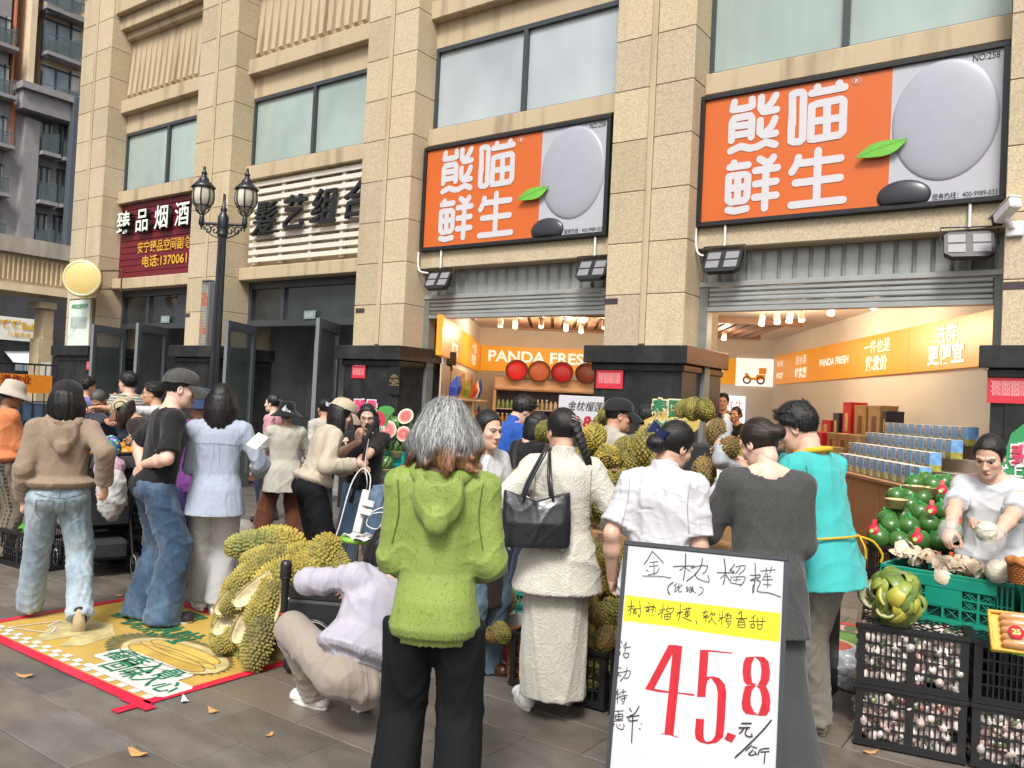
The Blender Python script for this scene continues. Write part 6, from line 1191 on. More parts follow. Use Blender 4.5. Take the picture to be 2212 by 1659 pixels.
P['blue'] = person('young man with glasses in a bright blue zip jacket looking down at the stall', 1132, 7.0, 1.69, face=-62, lean=12, head=(-8, -28, 0), male=True, top=dict(mat=c_blue, fit=1.15, collar=.05, hem=-.12, sr=(.078, .07, .058), name='jacket'), pants=dict(mat=c_navy), hair=('short',), shoes=dict(mat=s_black), armR=(.2, .3, 1.0), skin_='light', seed=26, showface=True); glasses(P['blue'])
P['tress'] = person('woman with waist long black hair beside the young man in blue', 1163, 6.6, 1.54, face=-45, head=(-20, -22, 0), top=dict(mat=c_btee), pants=dict(mat=c_navy), hair=('long', .42), shoes=dict(mat=s_black), seed=27)
P['capman'] = person('man with glasses in a black cap and stone coloured jacket behind the durians', 1338, 6.1, 1.665, face=-62, lean=4, head=(-16, -6, 0), male=True, hat=('cap', c_bcap, 0), top=dict(mat=c_stone, fit=1.2, sr=(.085, .075, .06), name='jacket', collar=.03), pants=dict(mat=c_navy), hair=('crop',), shoes=dict(mat=s_black), armR=(.28, .3, 1.05), skin_='mid', seed=28, showface=True); glasses(P['capman'])
P['greyman'] = person('man with short black hair in a grey jacket seen from behind at the durians', 1402, 6.7, 1.63, face=-22, head=(-12, -8, 0), male=True, top=dict(mat=c_gj, fit=1.15, collar=.04, name='jacket'), pants=dict(mat=c_navy), hair=('short',), shoes=dict(mat=s_black), skin_='mid', seed=29)
P['lifter'] = person('person in a pale grey sleeve hidden behind the others lifting a spiky durian', 1628, 4.75, 1.56, face=82, top=dict(mat=c_ltgrey, fit=1.0, sr=(.052, .048, .044)), pants=dict(mat=c_navy), hair=('bun', .1), shoes=dict(mat=s_black), armL=('p', 1568, 908, 4.55), armR=('p', 1560, 1010, 4.9), handL=dict(curl=.75, dir=(-.2, .6, -.5)), poleL=(-.6, .2, -1), seed=30)
P['screenman'] = person('man in dark clothes standing in front of the bright shop screen', 1561, 12.6, 1.75, face=176, male=True, loc=tuple(HX(1561, 12.6)+Vector((0, 0, .14))), top=dict(mat=c_btee), pants=dict(mat=c_navy), hair=('short',), shoes=dict(mat=s_black), seed=31, skin_='mid', showface=True)
P['screenlady'] = person('second dark haired figure below the bright shop screen', 1592, 11.8, 1.55, face=150, loc=tuple(HX(1592, 11.8)+Vector((0, 0, .14))), top=dict(mat=c_btee), pants=dict(mat=c_navy), hair=('bun', .1), shoes=dict(mat=s_black), seed=32, skin_='mid')
def seam_mat(n, c): return M('stitch_'+n, tuple(q*.5 for q in c), .9)
sj = M('stitch_pale_denim', (.14, .17, .20), .9); sw_ = M('stitch_linen', (.27, .31, .40), .9); so1 = M('stitch_denim', (.09, .11, .14), .9)
seam(P['walker'], 'pF', [[(-.135, -.045), (-.03, -.05)], [(-.135, -.045), (-.125, -.15), (-.085, -.185), (-.04, -.155), (-.03, -.05)], [(.135, -.045), (.03, -.05)], [(.135, -.045), (.125, -.15), (.085, -.185), (.04, -.155), (.03, -.05)], [(0, .03), (0, -.05), (0, -.16)], [(-.15, .0), (-.05, -.03), (0, -.035), (.05, -.03), (.15, 0)]], sj, 'pocket_stitching')
seam(P['black'], 'pF', [[(-.15, -.03), (-.04, -.07), (.04, -.2), (.09, -.40), (.10, -.7)], [(.02, .02), (.02, -.2)], [(-.14, -.1), (-.03, -.16), (.05, -.32)], [(.04, -.02), (.05, -.09), (.13, -.09), (.14, -.02)]], so1, 'panel_stitching')
seam(P['linen'], 'topF', [[(-.15, .315), (0, .322), (.15, .315)], [(-.02, .32), (-.025, .15)], [(.02, .32), (.025, .15)], [(-.16, .40), (-.155, .30), (-.165, .2)], [(.16, .40), (.155, .30), (.165, .2)]], sw_, 'yoke_seam', .0016)
seam(P['jade'], 'topF', [[(-.16, .44), (-.15, .32), (-.17, .2)], [(.16, .44), (.15, .32), (.17, .2)]], M('stitch_green', (.10, .15, .02), .9), 'armhole_seam')
seam(P['bow'], 'topF', [[(-.15, .44), (-.145, .33), (-.16, .2)], [(.15, .44), (.145, .33), (.16, .2)]], M('stitch_white', (.30, .30, .32), .9), 'armhole_seam', .0016)
seam(P['squat'], 'pF', [[(0, .1), (0, -.03), (0, -.12)], [(.06, .03), (.13, .02), (.13, -.04), (.06, -.04), (.06, .03)]], M('stitch_beige', (.17, .14, .11), .9), 'seat_seam')
seam(P['cream'], 'topF', [[(-.15, .42), (-.15, .3), (-.165, .16)], [(.15, .42), (.15, .3), (.165, .16)]], M('stitch_cream', (.25, .22, .17), .9), 'armhole_seam', .0018)
seam(P['aqua'], 'topF', [[(-.17, .42), (-.15, .3), (-.16, .2)], [(.17, .42), (.15, .3), (.16, .2)]], M('stitch_aqua', (.03, .2, .19), .9), 'armhole_seam', .0018)
# ================================================================= STALL GOODS AND STREET THINGS
rg = random.Random(21); RS = np.random.RandomState(4)
# ---------------------------------------------------------------- hand written price board
bt = Vector((-1.464, 2.854, 1.072)); by, bl = .297, .214
br = Vector((math.cos(by), math.sin(by), 0)); bn = Vector((math.sin(by), -math.cos(by), 0)); bu = Vector((0, 0, 1))*math.cos(bl)-bn*math.sin(bl); by_ = bu.cross(br)
s = thing('price_board', 'white framed sandwich board with handwritten durian prices and a big red 45.8', 'price board', bt)
s.matrix_world = Matrix(((br.x, by_.x, bu.x, bt.x), (br.y, by_.y, bu.y, bt.y), (br.z, by_.z, bu.z, bt.z), (0, 0, 0, 1)))
m_fr = M('board_frame', (.035, .04, .047), .4, .2, var=.06); f = MB(); L_ = 1.09
f.box((0, 0, -.0185), (.6, .02, 0), bev=.003); f.box((0, 0.0005, -L_), (.0165, .0195, -.0185)); f.box((.5835, .0005, -L_), (.6, .0195, -.0185)); f.box((0, .0, -L_-.02), (.6, .02, -L_), bev=.003); f.build('frame', m_fr, s)
f = MB(); f.box((.0165, .006, -L_), (.5835, .014, -.0185)); f.build('panel', M('whiteboard', (.50, .495, .52), .22, var=.02, vs=2, coat=.2), s)
f = MB()
for i, (c, P_) in enumerate(BOARD_POLYS):
 pts = [(min(max(P_[j]/1000, .0175), .5825), P_[j+1]/1000) for j in range(0, len(P_), 2)]; y_ = .0052 if c == 'yellow' else .0046-.0001*i
 f.add([(x, y_, z) for x, z in pts], [tuple(range(len(pts)))], 0 if c == 'yellow' else 1)
bm_ = f.build('marker_band', [M('marker_yellow', (.64, .62, .008), .45, var=.14, vs=5, st=(.6, 1, 14)), M('marker_red', (.42, .003, .014), .4, var=.3, vs=7, st=(9, 1, 1.2))], s)
f = MB()
for S_ in BOARD_STROKES:
 w, q = S_[0]/1000, S_[1:]; p = [(q[j]/1000, q[j+1]/1000) for j in range(0, len(q), 2)]
 if len(p) > 2: p = [(v.x, v.y) for v in bez([Vector((a, b)) for a, b in p], 4*len(p))]
 f.ribbon(p, w, .0036)
f.build('handwriting', M('marker_black', (.012, .012, .015), .4), s)
f = MB()
for x in (.012, .568): f.box((x, 0, -1.0), (x+.02, .02, 0), mat=Matrix.Translation((0, .02, -.02)) @ Matrix.Rotation(R(24), 4, 'X'))
f.box((.03, 0, -.7), (.57, .015, -.68), mat=Matrix.Translation((0, .02, -.02)) @ Matrix.Rotation(R(24), 4, 'X')); f.build('back_leg', m_fr, s)
# ---------------------------------------------------------------- printed floor mats
s = thing('floor_mat', 'yellow floor mat with a printed durian, green lettering and red tape edges', 'floor mat', (-5.72, 2.35, 0))
MW, MH = 1.90, 1.19
f = MB(); f.add([(0, 0, .003), (MW, 0, .003), (MW, MH, .003), (0, MH, .003)], [(0, 1, 2, 3)]); f.build('sheet', M('mat_yellow', (.52, .34, .075), .38, var=.14, vs=2.2, stain=((.36, .235, .07), 3, (1, 1, 1), .55, .8)), s)
f = MB()
for q in ((-.05, -.05, MW+.06, .02), (-.05, MH-.02, MW+.05, MH+.05), (-.05, .02, .015, MH-.02), (MW-.015, -.16, MW+.05, MH+.0)): f.add([(q[0], q[1], .0065), (q[2], q[1], .0065), (q[2], q[3], .0065), (q[0], q[3], .0065)], [(0, 1, 2, 3)])
f.add([(MW-.12, -.06, .0078), (MW+.12, -.06, .0078), (MW+.12, .0, .0078), (MW-.12, .0, .0078)], [(0, 1, 2, 3)]); f.build('tape', M('tape_red', (.60, .012, .045), .4, var=.1), s)
f = MB()
for i in range(31):
 for j in range(2):
  if (i+j) % 2 == 0: x = .02+i*.06; f.add([(x, .03+j*.045, .0055), (x+.06, .03+j*.045, .0055), (x+.06, .075+j*.045, .0055), (x, .075+j*.045, .0055)], [(0, 1, 2, 3)])
f.build('check_border', M('mat_white', (.6, .6, .56), .45), s)
def mp_(u, v, k=.3777, oy=1215): q = GZ(u*k, oy+v*k); return (q.x+5.72, q.y-2.35)
def flat(m, pts, z, mi=0): m.add([(x, y, z) for x, y in pts], [tuple(range(len(pts)))], mi)
f = MB(); c0 = mp_(960, 520); rx, ry = .50, .245
sp_ = []
for k in range(84): a = 2*math.pi*k/84; r_ = 1+(.07 if k % 2 else 0); sp_.append((c0[0]+rx*r_*math.cos(a), c0[1]+ry*r_*math.sin(a)))
flat(f, sp_, .0046, 0)
def elp(cx, cy, a, b, n=36): return [(cx+a*math.cos(2*math.pi*k/n), cy+b*math.sin(2*math.pi*k/n)) for k in range(n)]
flat(f, elp(c0[0]+.06, c0[1]+.0, .44, .215), .0052, 1); flat(f, elp(c0[0]+.05, c0[1]+.075, .33, .075), .0058, 2); flat(f, elp(c0[0]+.07, c0[1]-.06, .36, .085), .0058, 3); flat(f, elp(c0[0]+.07, c0[1]+.012, .37, .05), .0064, 2)
flat(f, [mp_(*q) for q in ((170, 465), (330, 335), (520, 330), (640, 355), (660, 420), (480, 480), (340, 485), (420, 425))], .0049, 1)
n0 = len(f.V)
for (dx, dy, a_, b_) in ((.05, .075, .33, .075), (.07, -.06, .36, .085), (.07, .012, .37, .05), (.06, 0, .44, .215)): f.ribbon([(x, y) for x, y in elp(c0[0]+dx, c0[1]+dy, a_, b_)], .009, 0, 4)
for i in range(n0, len(f.V)): v = f.V[i]; f.V[i] = (v[0], v[2], .0068-v[1]*.06)
f.build('durian_print', [M('print_husk', (.14, .13, .045), .45, var=.5, vs=26), M('print_pith', (.50, .42, .20), .45, var=.3, vs=9), M('print_flesh', (.60, .42, .10), .4, var=.2, vs=6), M('print_flesh2', (.55, .36, .07), .4, var=.25, vs=6), M('print_line', (.30, .17, .05), .45)], s)
m_gr = M('mat_green', (.012, .16, .075), .45)
f = MB()
for (c, z_) in ((mp_(815, 592), .0068), (mp_(800, 660), .0071)): f.add([(c[0]+a, c[1]+b_, z_) for a, b_ in ((-.35, -.085), (-.33, -.105), (.33, -.105), (.36, -.08), (.355, .08), (.33, .10), (-.33, .10), (-.36, .08))], [tuple(range(8))])
f.build('lettering_ground', M('mat_white', (.6, .6, .56), .45), s)
for (c, t_, sz) in ((mp_(815, 592), '榴香入骨', .17), (mp_(800, 660), '回味入心', .17)):
 text(t_, sz, M('mat_white', (.6, .6, .56), .45), s, (c[0], c[1], .0072), rot=(0, 0, 0), bold=.03, width=.66); text(t_, sz, m_gr, s, (c[0], c[1], .0088), rot=(0, 0, 0), bold=.016, width=.64)
c = mp_(850, 372); text('金枕熟啦', .27, m_gr, s, (c[0], c[1]+.01, .0088), rot=(0, 0, R(-3)), bold=.012, width=.92)
c = mp_(960, 300); text('泰国', .25, m_gr, s, (c[0], c[1]+.02, .0088), rot=(0, 0, R(-3)), bold=.012, width=.55)
f = MB(); f.ribbon([mp_(*q) for q in ((50, 378), (340, 340), (270, 372), (320, 380), (290, 410), (50, 380))], .012, 0); 
for i, v in enumerate(f.V): f.V[i] = (v[0], v[2], .0085+v[1])
f.build('outline_print', M('mat_white', (.6, .6, .56), .45), s)
c = GZ(1770, 1395)
s = thing('floor_mat', 'green floor mat with a printed watermelon beyond the khaki trousers', 'floor mat', (-2.3, 5.55, 0)); f = MB(); f.add([(0, 0, .003), (1.7, 0, .003), (1.7, 1.15, .003), (0, 1.15, .003)], [(0, 1, 2, 3)]); f.build('sheet', M('mat_grass', (.06, .26, .05), .4, var=.2, vs=4), s)
f = MB()
for q in ((-.03, -.05, 1.75, .015), (-.03, 1.13, 1.75, 1.19)): f.add([(q[0], q[1], .0065), (q[2], q[1], .0065), (q[2], q[3], .0065), (q[0], q[3], .0065)], [(0, 1, 2, 3)])
f.build('tape', M('tape_red', (.60, .012, .045), .4), s)
f = MB(); flat(f, elp(.72, .48, .30, .22), .0046, 1); flat(f, elp(.72, .48, .26, .19), .0053, 0); flat(f, [(.05, .9), (1.65, .9), (1.65, 1.1), (.05, 1.1)], .0046, 2)
f.build('melon_print', [M('print_red', (.5, .05, .05), .4), M('print_rind', (.5, .6, .35), .4), M('print_dk', (.05, .12, .06), .4)], s); text('红心西瓜 清凉一夏', .16, M('mat_pinkish', (.7, .3, .35), .5), s, (.85, 1.0, .0075), rot=(0, 0, 0), bold=.03, width=1.5)
# ---------------------------------------------------------------- durians
def durian_mesh(name, seed, el, cols, lob=.06, n_sp=230, sh=.019):
 rs = np.random.RandomState(seed); nu, nv = 96, 60; k = np.arange(n_sp)+.5; ph = np.arccos(1-2*k/n_sp); th = np.pi*(1+5**.5)*k+rs.randn(n_sp)*.05; S_ = np.stack([np.cos(th)*np.sin(ph), np.sin(th)*np.sin(ph), np.cos(ph)], 1)
 U, W_ = np.meshgrid(np.linspace(0, 2*np.pi, nu, endpoint=False), np.linspace(0, np.pi, nv)); D = np.stack([np.cos(U)*np.sin(W_), np.sin(U)*np.sin(W_), np.cos(W_)], -1).reshape(-1, 3)
 d = np.sqrt(np.maximum(0, 2-2*D@S_.T)); m = d.min(1); r0 = math.sqrt(4*math.pi/n_sp/math.pi)*1.05; spk = np.clip(1-m/r0, 0, 1)
 az = np.arctan2(D[:, 1], D[:, 0]); rad = 1+lob*np.cos(5*az+seed)*np.sin(np.arccos(np.clip(D[:, 2], -1, 1)))+.05*np.sin(3*az+2*D[:, 2]+seed)
 V = D*rad[:, None]*np.array(el)+D*(spk*sh)[:, None]
 F = [(i*nu+j, i*nu+(j+1) % nu, (i+1)*nu+(j+1) % nu, (i+1)*nu+j) for i in range(nv-1) for j in range(nu)]
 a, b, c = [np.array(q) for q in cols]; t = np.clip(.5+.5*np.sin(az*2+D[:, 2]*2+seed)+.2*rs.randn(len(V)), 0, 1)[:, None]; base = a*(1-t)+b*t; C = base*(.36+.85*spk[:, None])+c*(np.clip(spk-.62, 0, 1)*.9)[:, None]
 me_o = mesh_np(name, V, np.array(F)[:, ::-1], m_dur, False, C); return me_o
m_dur = M('durian_husk', (1, 1, 1), .6, var=.42, vs=11, attr='Col', spec=.3)
OL = ((.20, .185, .045), (.30, .25, .055), (.22, .14, .05)); YE = ((.40, .29, .045), (.30, .26, .05), (.30, .17, .05)); BR = ((.26, .16, .05), (.20, .15, .05), (.20, .11, .05))
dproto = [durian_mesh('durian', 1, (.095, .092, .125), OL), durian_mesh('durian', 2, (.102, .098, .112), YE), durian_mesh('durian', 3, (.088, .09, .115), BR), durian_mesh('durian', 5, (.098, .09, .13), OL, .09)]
for i, o in enumerate(dproto):
 stalk = MB(); stalk.tube([(0, 0, .11), (.004, 0, .135), (.0, .004, .155)], [.011, .009, .013], 8); stalk.build('stalk', M('durian_stalk', (.16, .10, .05), .7), o)
_used = [0]*4
def durian(x, y, dep, rp, kind, label, group, rot=None, world=None):
 p = PX(x, y, dep) if world is None else Vector(world); sc = (rp*dep/FPX if world is None else rp)/.108; rot = rot or (rg.uniform(-.7, .7), rg.uniform(-.7, .7), rg.uniform(0, 6)); o = dproto[kind]
 if not _used[kind]: _used[kind] = 1; o.location = p; o.rotation_euler = rot; o.scale = (sc,)*3; tag(o, label, 'durian', group); return o
 return again(o, label, p, rot, group, sc)
g1 = 'durians on the top tier of the stall'; g2 = 'durians in the heap below the top tier'; g3 = 'durians in the bottom crates'; g4 = 'durians on the rear display'
for q in ((1396, 966, 5.0, 36, 0, 'tall olive durian with its stalk up behind the navy bow', (0.05, .1, 1)), (1362, 1000, 5.0, 25, 3, 'small olive durian leaning on the tall stalked one', None), (1420, 992, 4.95, 24, 0, 'small durian tucked behind the navy bow', None), (1282, 944, 5.05, 27, 1, 'yellow topped durian beside the black braid', None), (1312, 988, 4.95, 28, 1, 'plump yellow olive durian lying on the carton edge', (1.4, .2, .6)), (1270, 985, 5.2, 24, 0, 'olive durian just behind the end of the braid', None),
          (1348, 968, 5.25, 22, 3, 'olive durian low between the yellow one and the tall one', None), (1250, 1000, 5.1, 26, 3, 'olive durian hidden behind the cream jacket', None)): durian(q[0], q[1], q[2], q[3], q[4], q[5], g1, q[6])
for q in ((1309, 1042, 4.8, 25, 0), (1346, 1042, 4.8, 25, 3), (1305, 1085, 4.75, 29, 0), (1332, 1103, 4.7, 29, 1), (1285, 1100, 4.85, 25, 3), (1275, 1050, 4.9, 25, 0), (1368, 1085, 4.8, 27, 0), (1285, 1192, 4.66, 24, 0), (1292, 1222, 4.6, 27, 1), (1323, 1208, 4.62, 24, 3), (1284, 1266, 4.55, 29, 1), (1321, 1260, 4.55, 28, 0), (1350, 1240, 4.6, 27, 0), (1265, 1230, 4.7, 25, 3), (1262, 1185, 4.7, 22, 0), (1352, 1190, 4.65, 24, 3)):
 durian(*q[:5], 'spiny olive durian in the heap between the cream and white clad women', g2)
for q in ((1265, 1315, 4.45, 28, 0), (1293, 1333, 4.42, 27, 2), (1324, 1324, 4.42, 29, 0), (1352, 1315, 4.45, 28, 3), (1268, 1374, 4.38, 24, 0), (1310, 1378, 4.34, 25, 2), (1340, 1382, 4.34, 24, 0), (1240, 1350, 4.5, 25, 3), (1262, 1425, 4.38, 24, 0), (1300, 1430, 4.36, 25, 3), (1335, 1440, 4.32, 25, 0), (1275, 1462, 4.4, 22, 3), (1310, 1470, 4.38, 22, 0)):
 durian(*q[:5], 'greenish durian heaped in the low black crate beside the price board', g3)
for q in ((1078, 1305, 4.95, 26, 2), (1070, 1275, 5.0, 24, 0), (1092, 1300, 5.05, 24, 3), (1084, 1366, 4.6, 20, 0), (1062, 1372, 4.62, 18, 2)): durian(*q[:5], 'durian in the carton and green crate behind the brown apron', 'durians behind the brown apron')
durian(1106, 1042, 4.9, 28, 2, 'orange brown durian with long spines beside the black tote bag', None, (1.2, .1, .4))
for q in ((1524, 886, 5.9, 22, 0), (1498, 884, 6.0, 20, 3), (1476, 882, 6.1, 18, 0), (1306, 893, 6.6, 14, 3), (1177, 932, 6.2, 22, 0), (1296, 915, 6.7, 16, 0)): durian(*q[:5], 'durian on the rear shelf behind the heads', g4)
durian(1550, 934, 4.55, 27, 2, 'brown durian gripped by the hand in the grey sleeve', None); durian(1571, 968, 4.5, 27, 2, 'brown durian hanging under the gripped one', None); durian(1588, 996, 4.7, 26, 1, 'yellow durian between the two women at the counter', None); durian(1520, 1018, 4.6, 29, 2, 'dull brown durian low behind the spectacled woman', None)
# cartons and crates of the durian stall
m_card = M('cardboard', (.30, .175, .085), .8, var=.12, vs=5); m_blackcard = M('black_carton', (.014, .013, .012), .45, var=.2)
def carton(lo, hi, label, black=False, group='cartons of the durian stall'):
 c = Vector(((lo[0]+hi[0])/2, (lo[1]+hi[1])/2, lo[2])); s = thing('carton', label, 'box', c, R(rg.uniform(-1.5, 1.5)), group); w, d, h = [(hi[i]-lo[i])/2 for i in range(3)]; h *= 2
 f = MB(); f.box((-w, -d, 0), (w, d, h-.012), bev=.004); f.build('body', m_blackcard if black else m_card, s)
 f = MB(); f.box((-w-.004, -d-.004, h-.06), (w+.004, d+.004, h), bev=.004); f.build('lid', m_card, s)
 f = MB()
 for k in (.02, .035):
  for (x0, z0, x1, z1) in ((-w+k, k, w-k, k+.004), (-w+k, h-.07-k, w-k, h-.066-k), (-w+k, k, -w+k+.004, h-.07-k), (w-k-.004, k, w-k, h-.07-k)): f.box((x0, -d-.003, z0), (x1, -d-.0005, z1))
 f.lathe([(.0, 0), (.022, 0), (.022, .004), (0, .004)], 14, 1, Matrix.Translation((0, -d-.003, h*.45)) @ Matrix.Rotation(R(90), 4, 'X')); f.build('printed_border', [M('gold_print', (.38, .23, .07), .5), M('hand_hole', (.003, .003, .003), .9)], s); return s
labs = ['carton under the top tier, %s' % q for q in ('first from the cream jacket', 'second from the cream jacket', 'third, behind the white shirt', 'fourth, behind the charcoal sweater')]
for i in range(4): carton((-3.0+i*.46, 4.52, .6), (-2.56+i*.46, 5.05, 1.185), labs[i]); carton((-3.0+i*.46, 4.5, 0), (-2.56+i*.46, 5.05, .595), labs[i].replace('under the top tier', 'on the ground of the top tier'), True)
labs = ['black carton with a gold border in the middle tier, %s' % q for q in ('left of the braid', 'right under the braid', 'behind the white shirt', 'behind the sweater')]
labs = [q.replace('left of the braid', 'behind the tote bag') for q in labs]
for i in range(4): carton((-2.78+i*.42, 4.16, .45), (-2.39+i*.42, 4.48, .865), labs[i], True); carton((-2.78+i*.42, 4.14, 0), (-2.39+i*.42, 4.48, .445), labs[i].replace('black carton with a gold border in', 'lower carton of').replace('middle tier,', 'middle tier, under the one'), False)
def crate(w, d, h, mat, name='plastic_crate', slots=7, rows=4, lid=False, split=True):      # slotted plastic crate, base at z=0, centred
 s = bpy.data.objects.new(name, None); COL.objects.link(s)
 def wall(L, T):
  m = MB(); e = .022; m.box((-L/2, 0, h-.035), (L/2, .012, h), mat=T); m.box((-L/2, 0, 0), (L/2, .012, .03), mat=T); m.box((-L/2, 0, .03), (-L/2+.035, .012, h-.035), mat=T); m.box((L/2-.035, 0, .03), (L/2, .012, h-.035), mat=T)
  secs = [(-L/2+.035, -.018), (.018, L/2-.035)] if split and L > .45 else [(-L/2+.035, L/2-.035)]
  if len(secs) > 1: m.box((-.018, 0, .03), (.018, .012, h-.035), mat=T)
  for (a, b) in secs:
   hh = (h-.065)/rows
   for r_ in range(1, rows): z = .03+hh*r_; m.box((a, .001, z-.004), (b, .011, z+.004), mat=T)
   for k in range(1, slots): x = a+(b-a)*k/slots; m.box((x-.0035, .002, .03), (x+.0035, .010, h-.035), mat=T)
  m.box((-L/2-.008, -.010, h-.018), (L/2+.008, .0, h), mat=T); m.box((-L/2-.004, -.006, h*.0), (L/2+.004, 0, .014), mat=T)
  return m
 M_ = MB()
 for (L, T) in ((w, Matrix.Translation((0, -d/2, 0))), (w, Matrix.Translation((0, d/2, 0)) @ Matrix.Rotation(math.pi, 4, 'Z')), (d-.024, Matrix.Translation((-w/2, 0, 0)) @ Matrix.Rotation(-math.pi/2, 4, 'Z')), (d-.024, Matrix.Translation((w/2, 0, 0)) @ Matrix.Rotation(math.pi/2, 4, 'Z'))):
  q = wall(L, T); M_.add(q.V, q.F)
 M_.build('walls', mat, s); f = MB(); f.box((-w/2+.012, -d/2+.012, .004), (w/2-.012, d/2-.012, .014)); f.build('floor', mat, s)
 if lid:
  f = MB(); n = 9; z = h-.012
  for k in range(-n, n+1):
   for sg in (1, -1):
    x0 = k*w/n; P0 = []; 
    a, b = Vector((x0-d/2*.8*sg, -d/2)), Vector((x0+d/2*.8*sg, d/2))
    lo_, hi_ = 0., 1.; dx = b.x-a.x
    for lim, sgn in ((-w/2+.01, 1), (w/2-.01, -1)):
     t = (lim-a.x)/dx if abs(dx) > 1e-6 else None
     if t is None: continue
     if dx*sgn > 0: lo_ = max(lo_, t)
     else: hi_ = min(hi_, t)
    if hi_-lo_ > .02: p0, p1 = a.lerp(b, lo_), a.lerp(b, hi_); f.tube([(p0.x, p0.y, z), (p1.x, p1.y, z)], .0035, 4)
  f.build('lattice_lid', mat, s)
 return s
m_cb = M('black_plastic', (.010, .010, .011), .42, var=.15, vs=9, stain=((.03, .028, .026), 6, (1, 1, 1), .6, .8)); m_cg = M('green_plastic', (.006, .22, .145), .38, var=.08, vs=4)
m_teal = M('teal_plastic', (.008, .26, .22), .4, var=.08)
K1 = crate(.60, .42, .29, m_cb)
def put(proto, loc, rot, label, group, first=[], kind='crate'):
 if id(proto) not in [id(q) for q in first]:
  first.append(proto); o = proto; o.location = loc; o.rotation_euler = (0, 0, rot)
 else: o = copy_tree(proto); o.location = loc; o.rotation_euler = (0, 0, rot)
 return tag(o, label, kind, group)
GB = 'black slotted crates'
put(K1, (-2.33, 4.02, .015), 0, 'black crate full of durians behind the white shoes', GB); put(K1, (-1.70, 4.02, .015), 0, 'black crate of durians hidden behind the price board', GB)
# wicker basket, printed carton and teal crate near the apron
def wicker(name, label, loc, rx, ry, h, mat, nrow=13, flare=.12, cat='basket'):
 s = thing(name, label, cat, loc); f = MB(); n = 56
 for r_ in range(nrow):
  z = h*(r_+.5)/nrow; k = 1-flare+flare*z/h; f.tube([((rx*k+.0035*(1 if (i+r_) % 2 else -1))*math.cos(2*math.pi*i/n), (ry*k+.0035*(1 if (i+r_) % 2 else -1))*math.sin(2*math.pi*i/n), z) for i in range(n+1)], h/nrow*.56, 5, caps=False)
 f.lathe([(0, .006), (1-flare, .006)], 28, sq=(rx, ry)); f.build('woven_wall', mat, s)
 f = MB(); f.tube([(rx*1.02*math.cos(a), ry*1.02*math.sin(a), h+.006*math.sin(8*a)) for a in [2*math.pi*i/60 for i in range(61)]], .013, 7, caps=False); f.build('rim', mat, s); return s
m_wick = M('wicker_orange', (.33, .115, .03), .5, var=.35, vs=70, bump=.4, bs=120)
g_ = GZ(1120, 1490); wicker('wicker_basket', 'orange brown wicker basket standing behind the cream skirt and white shoes', (g_.x-.02, g_.y+.2, .0), .19, .14, .25, m_wick)
g_ = GZ(1040, 1443); s = thing('printed_carton', 'open white carton with a round pink red logo holding durians', 'box', (g_.x+.20, g_.y+.18, 0), R(-4)); f = MB(); w, d, h = .22, .17, .26
f.box((-w, -d, 0), (w, -d+.008, h)); f.box((-w, d-.008, 0), (w, d, h)); f.box((-w, -d+.008, 0), (-w+.008, d-.008, h)); f.box((w-.008, -d+.008, 0), (w, d-.008, h)); f.box((-w+.008, -d+.008, 0), (w-.008, d-.008, .008)); f.build('walls', M('white_carton', (.55, .53, .52), .6, var=.05), s)
f = MB(); f.lathe([(0, .001), (.085, .001), (.085, 0)], 28, 0, Matrix.Translation((.02, -d-.002, .14)) @ Matrix.Rotation(R(90), 4, 'X')); f.box((-.10, -d-.0025, .07), (-.055, -d-.0005, .145), 0); f.build('logo_print', M('logo_pink', (.45, .03, .08), .5), s)
f = MB(); f.box((-w-.09, -d, h-.02), (-w, d, h-.012)); f.box((-w, -d-.004, h-.012), (w, -d+.012, h+.002)); f.build('flap', m_card, s)
K2 = crate(.5, .36, .24, m_teal, slots=6, rows=3, split=False); g_ = GZ(1078, 1392); put(K2, (g_.x, g_.y+.25, .02), 0, 'teal crate under the durians behind the brown apron', 'teal crates')
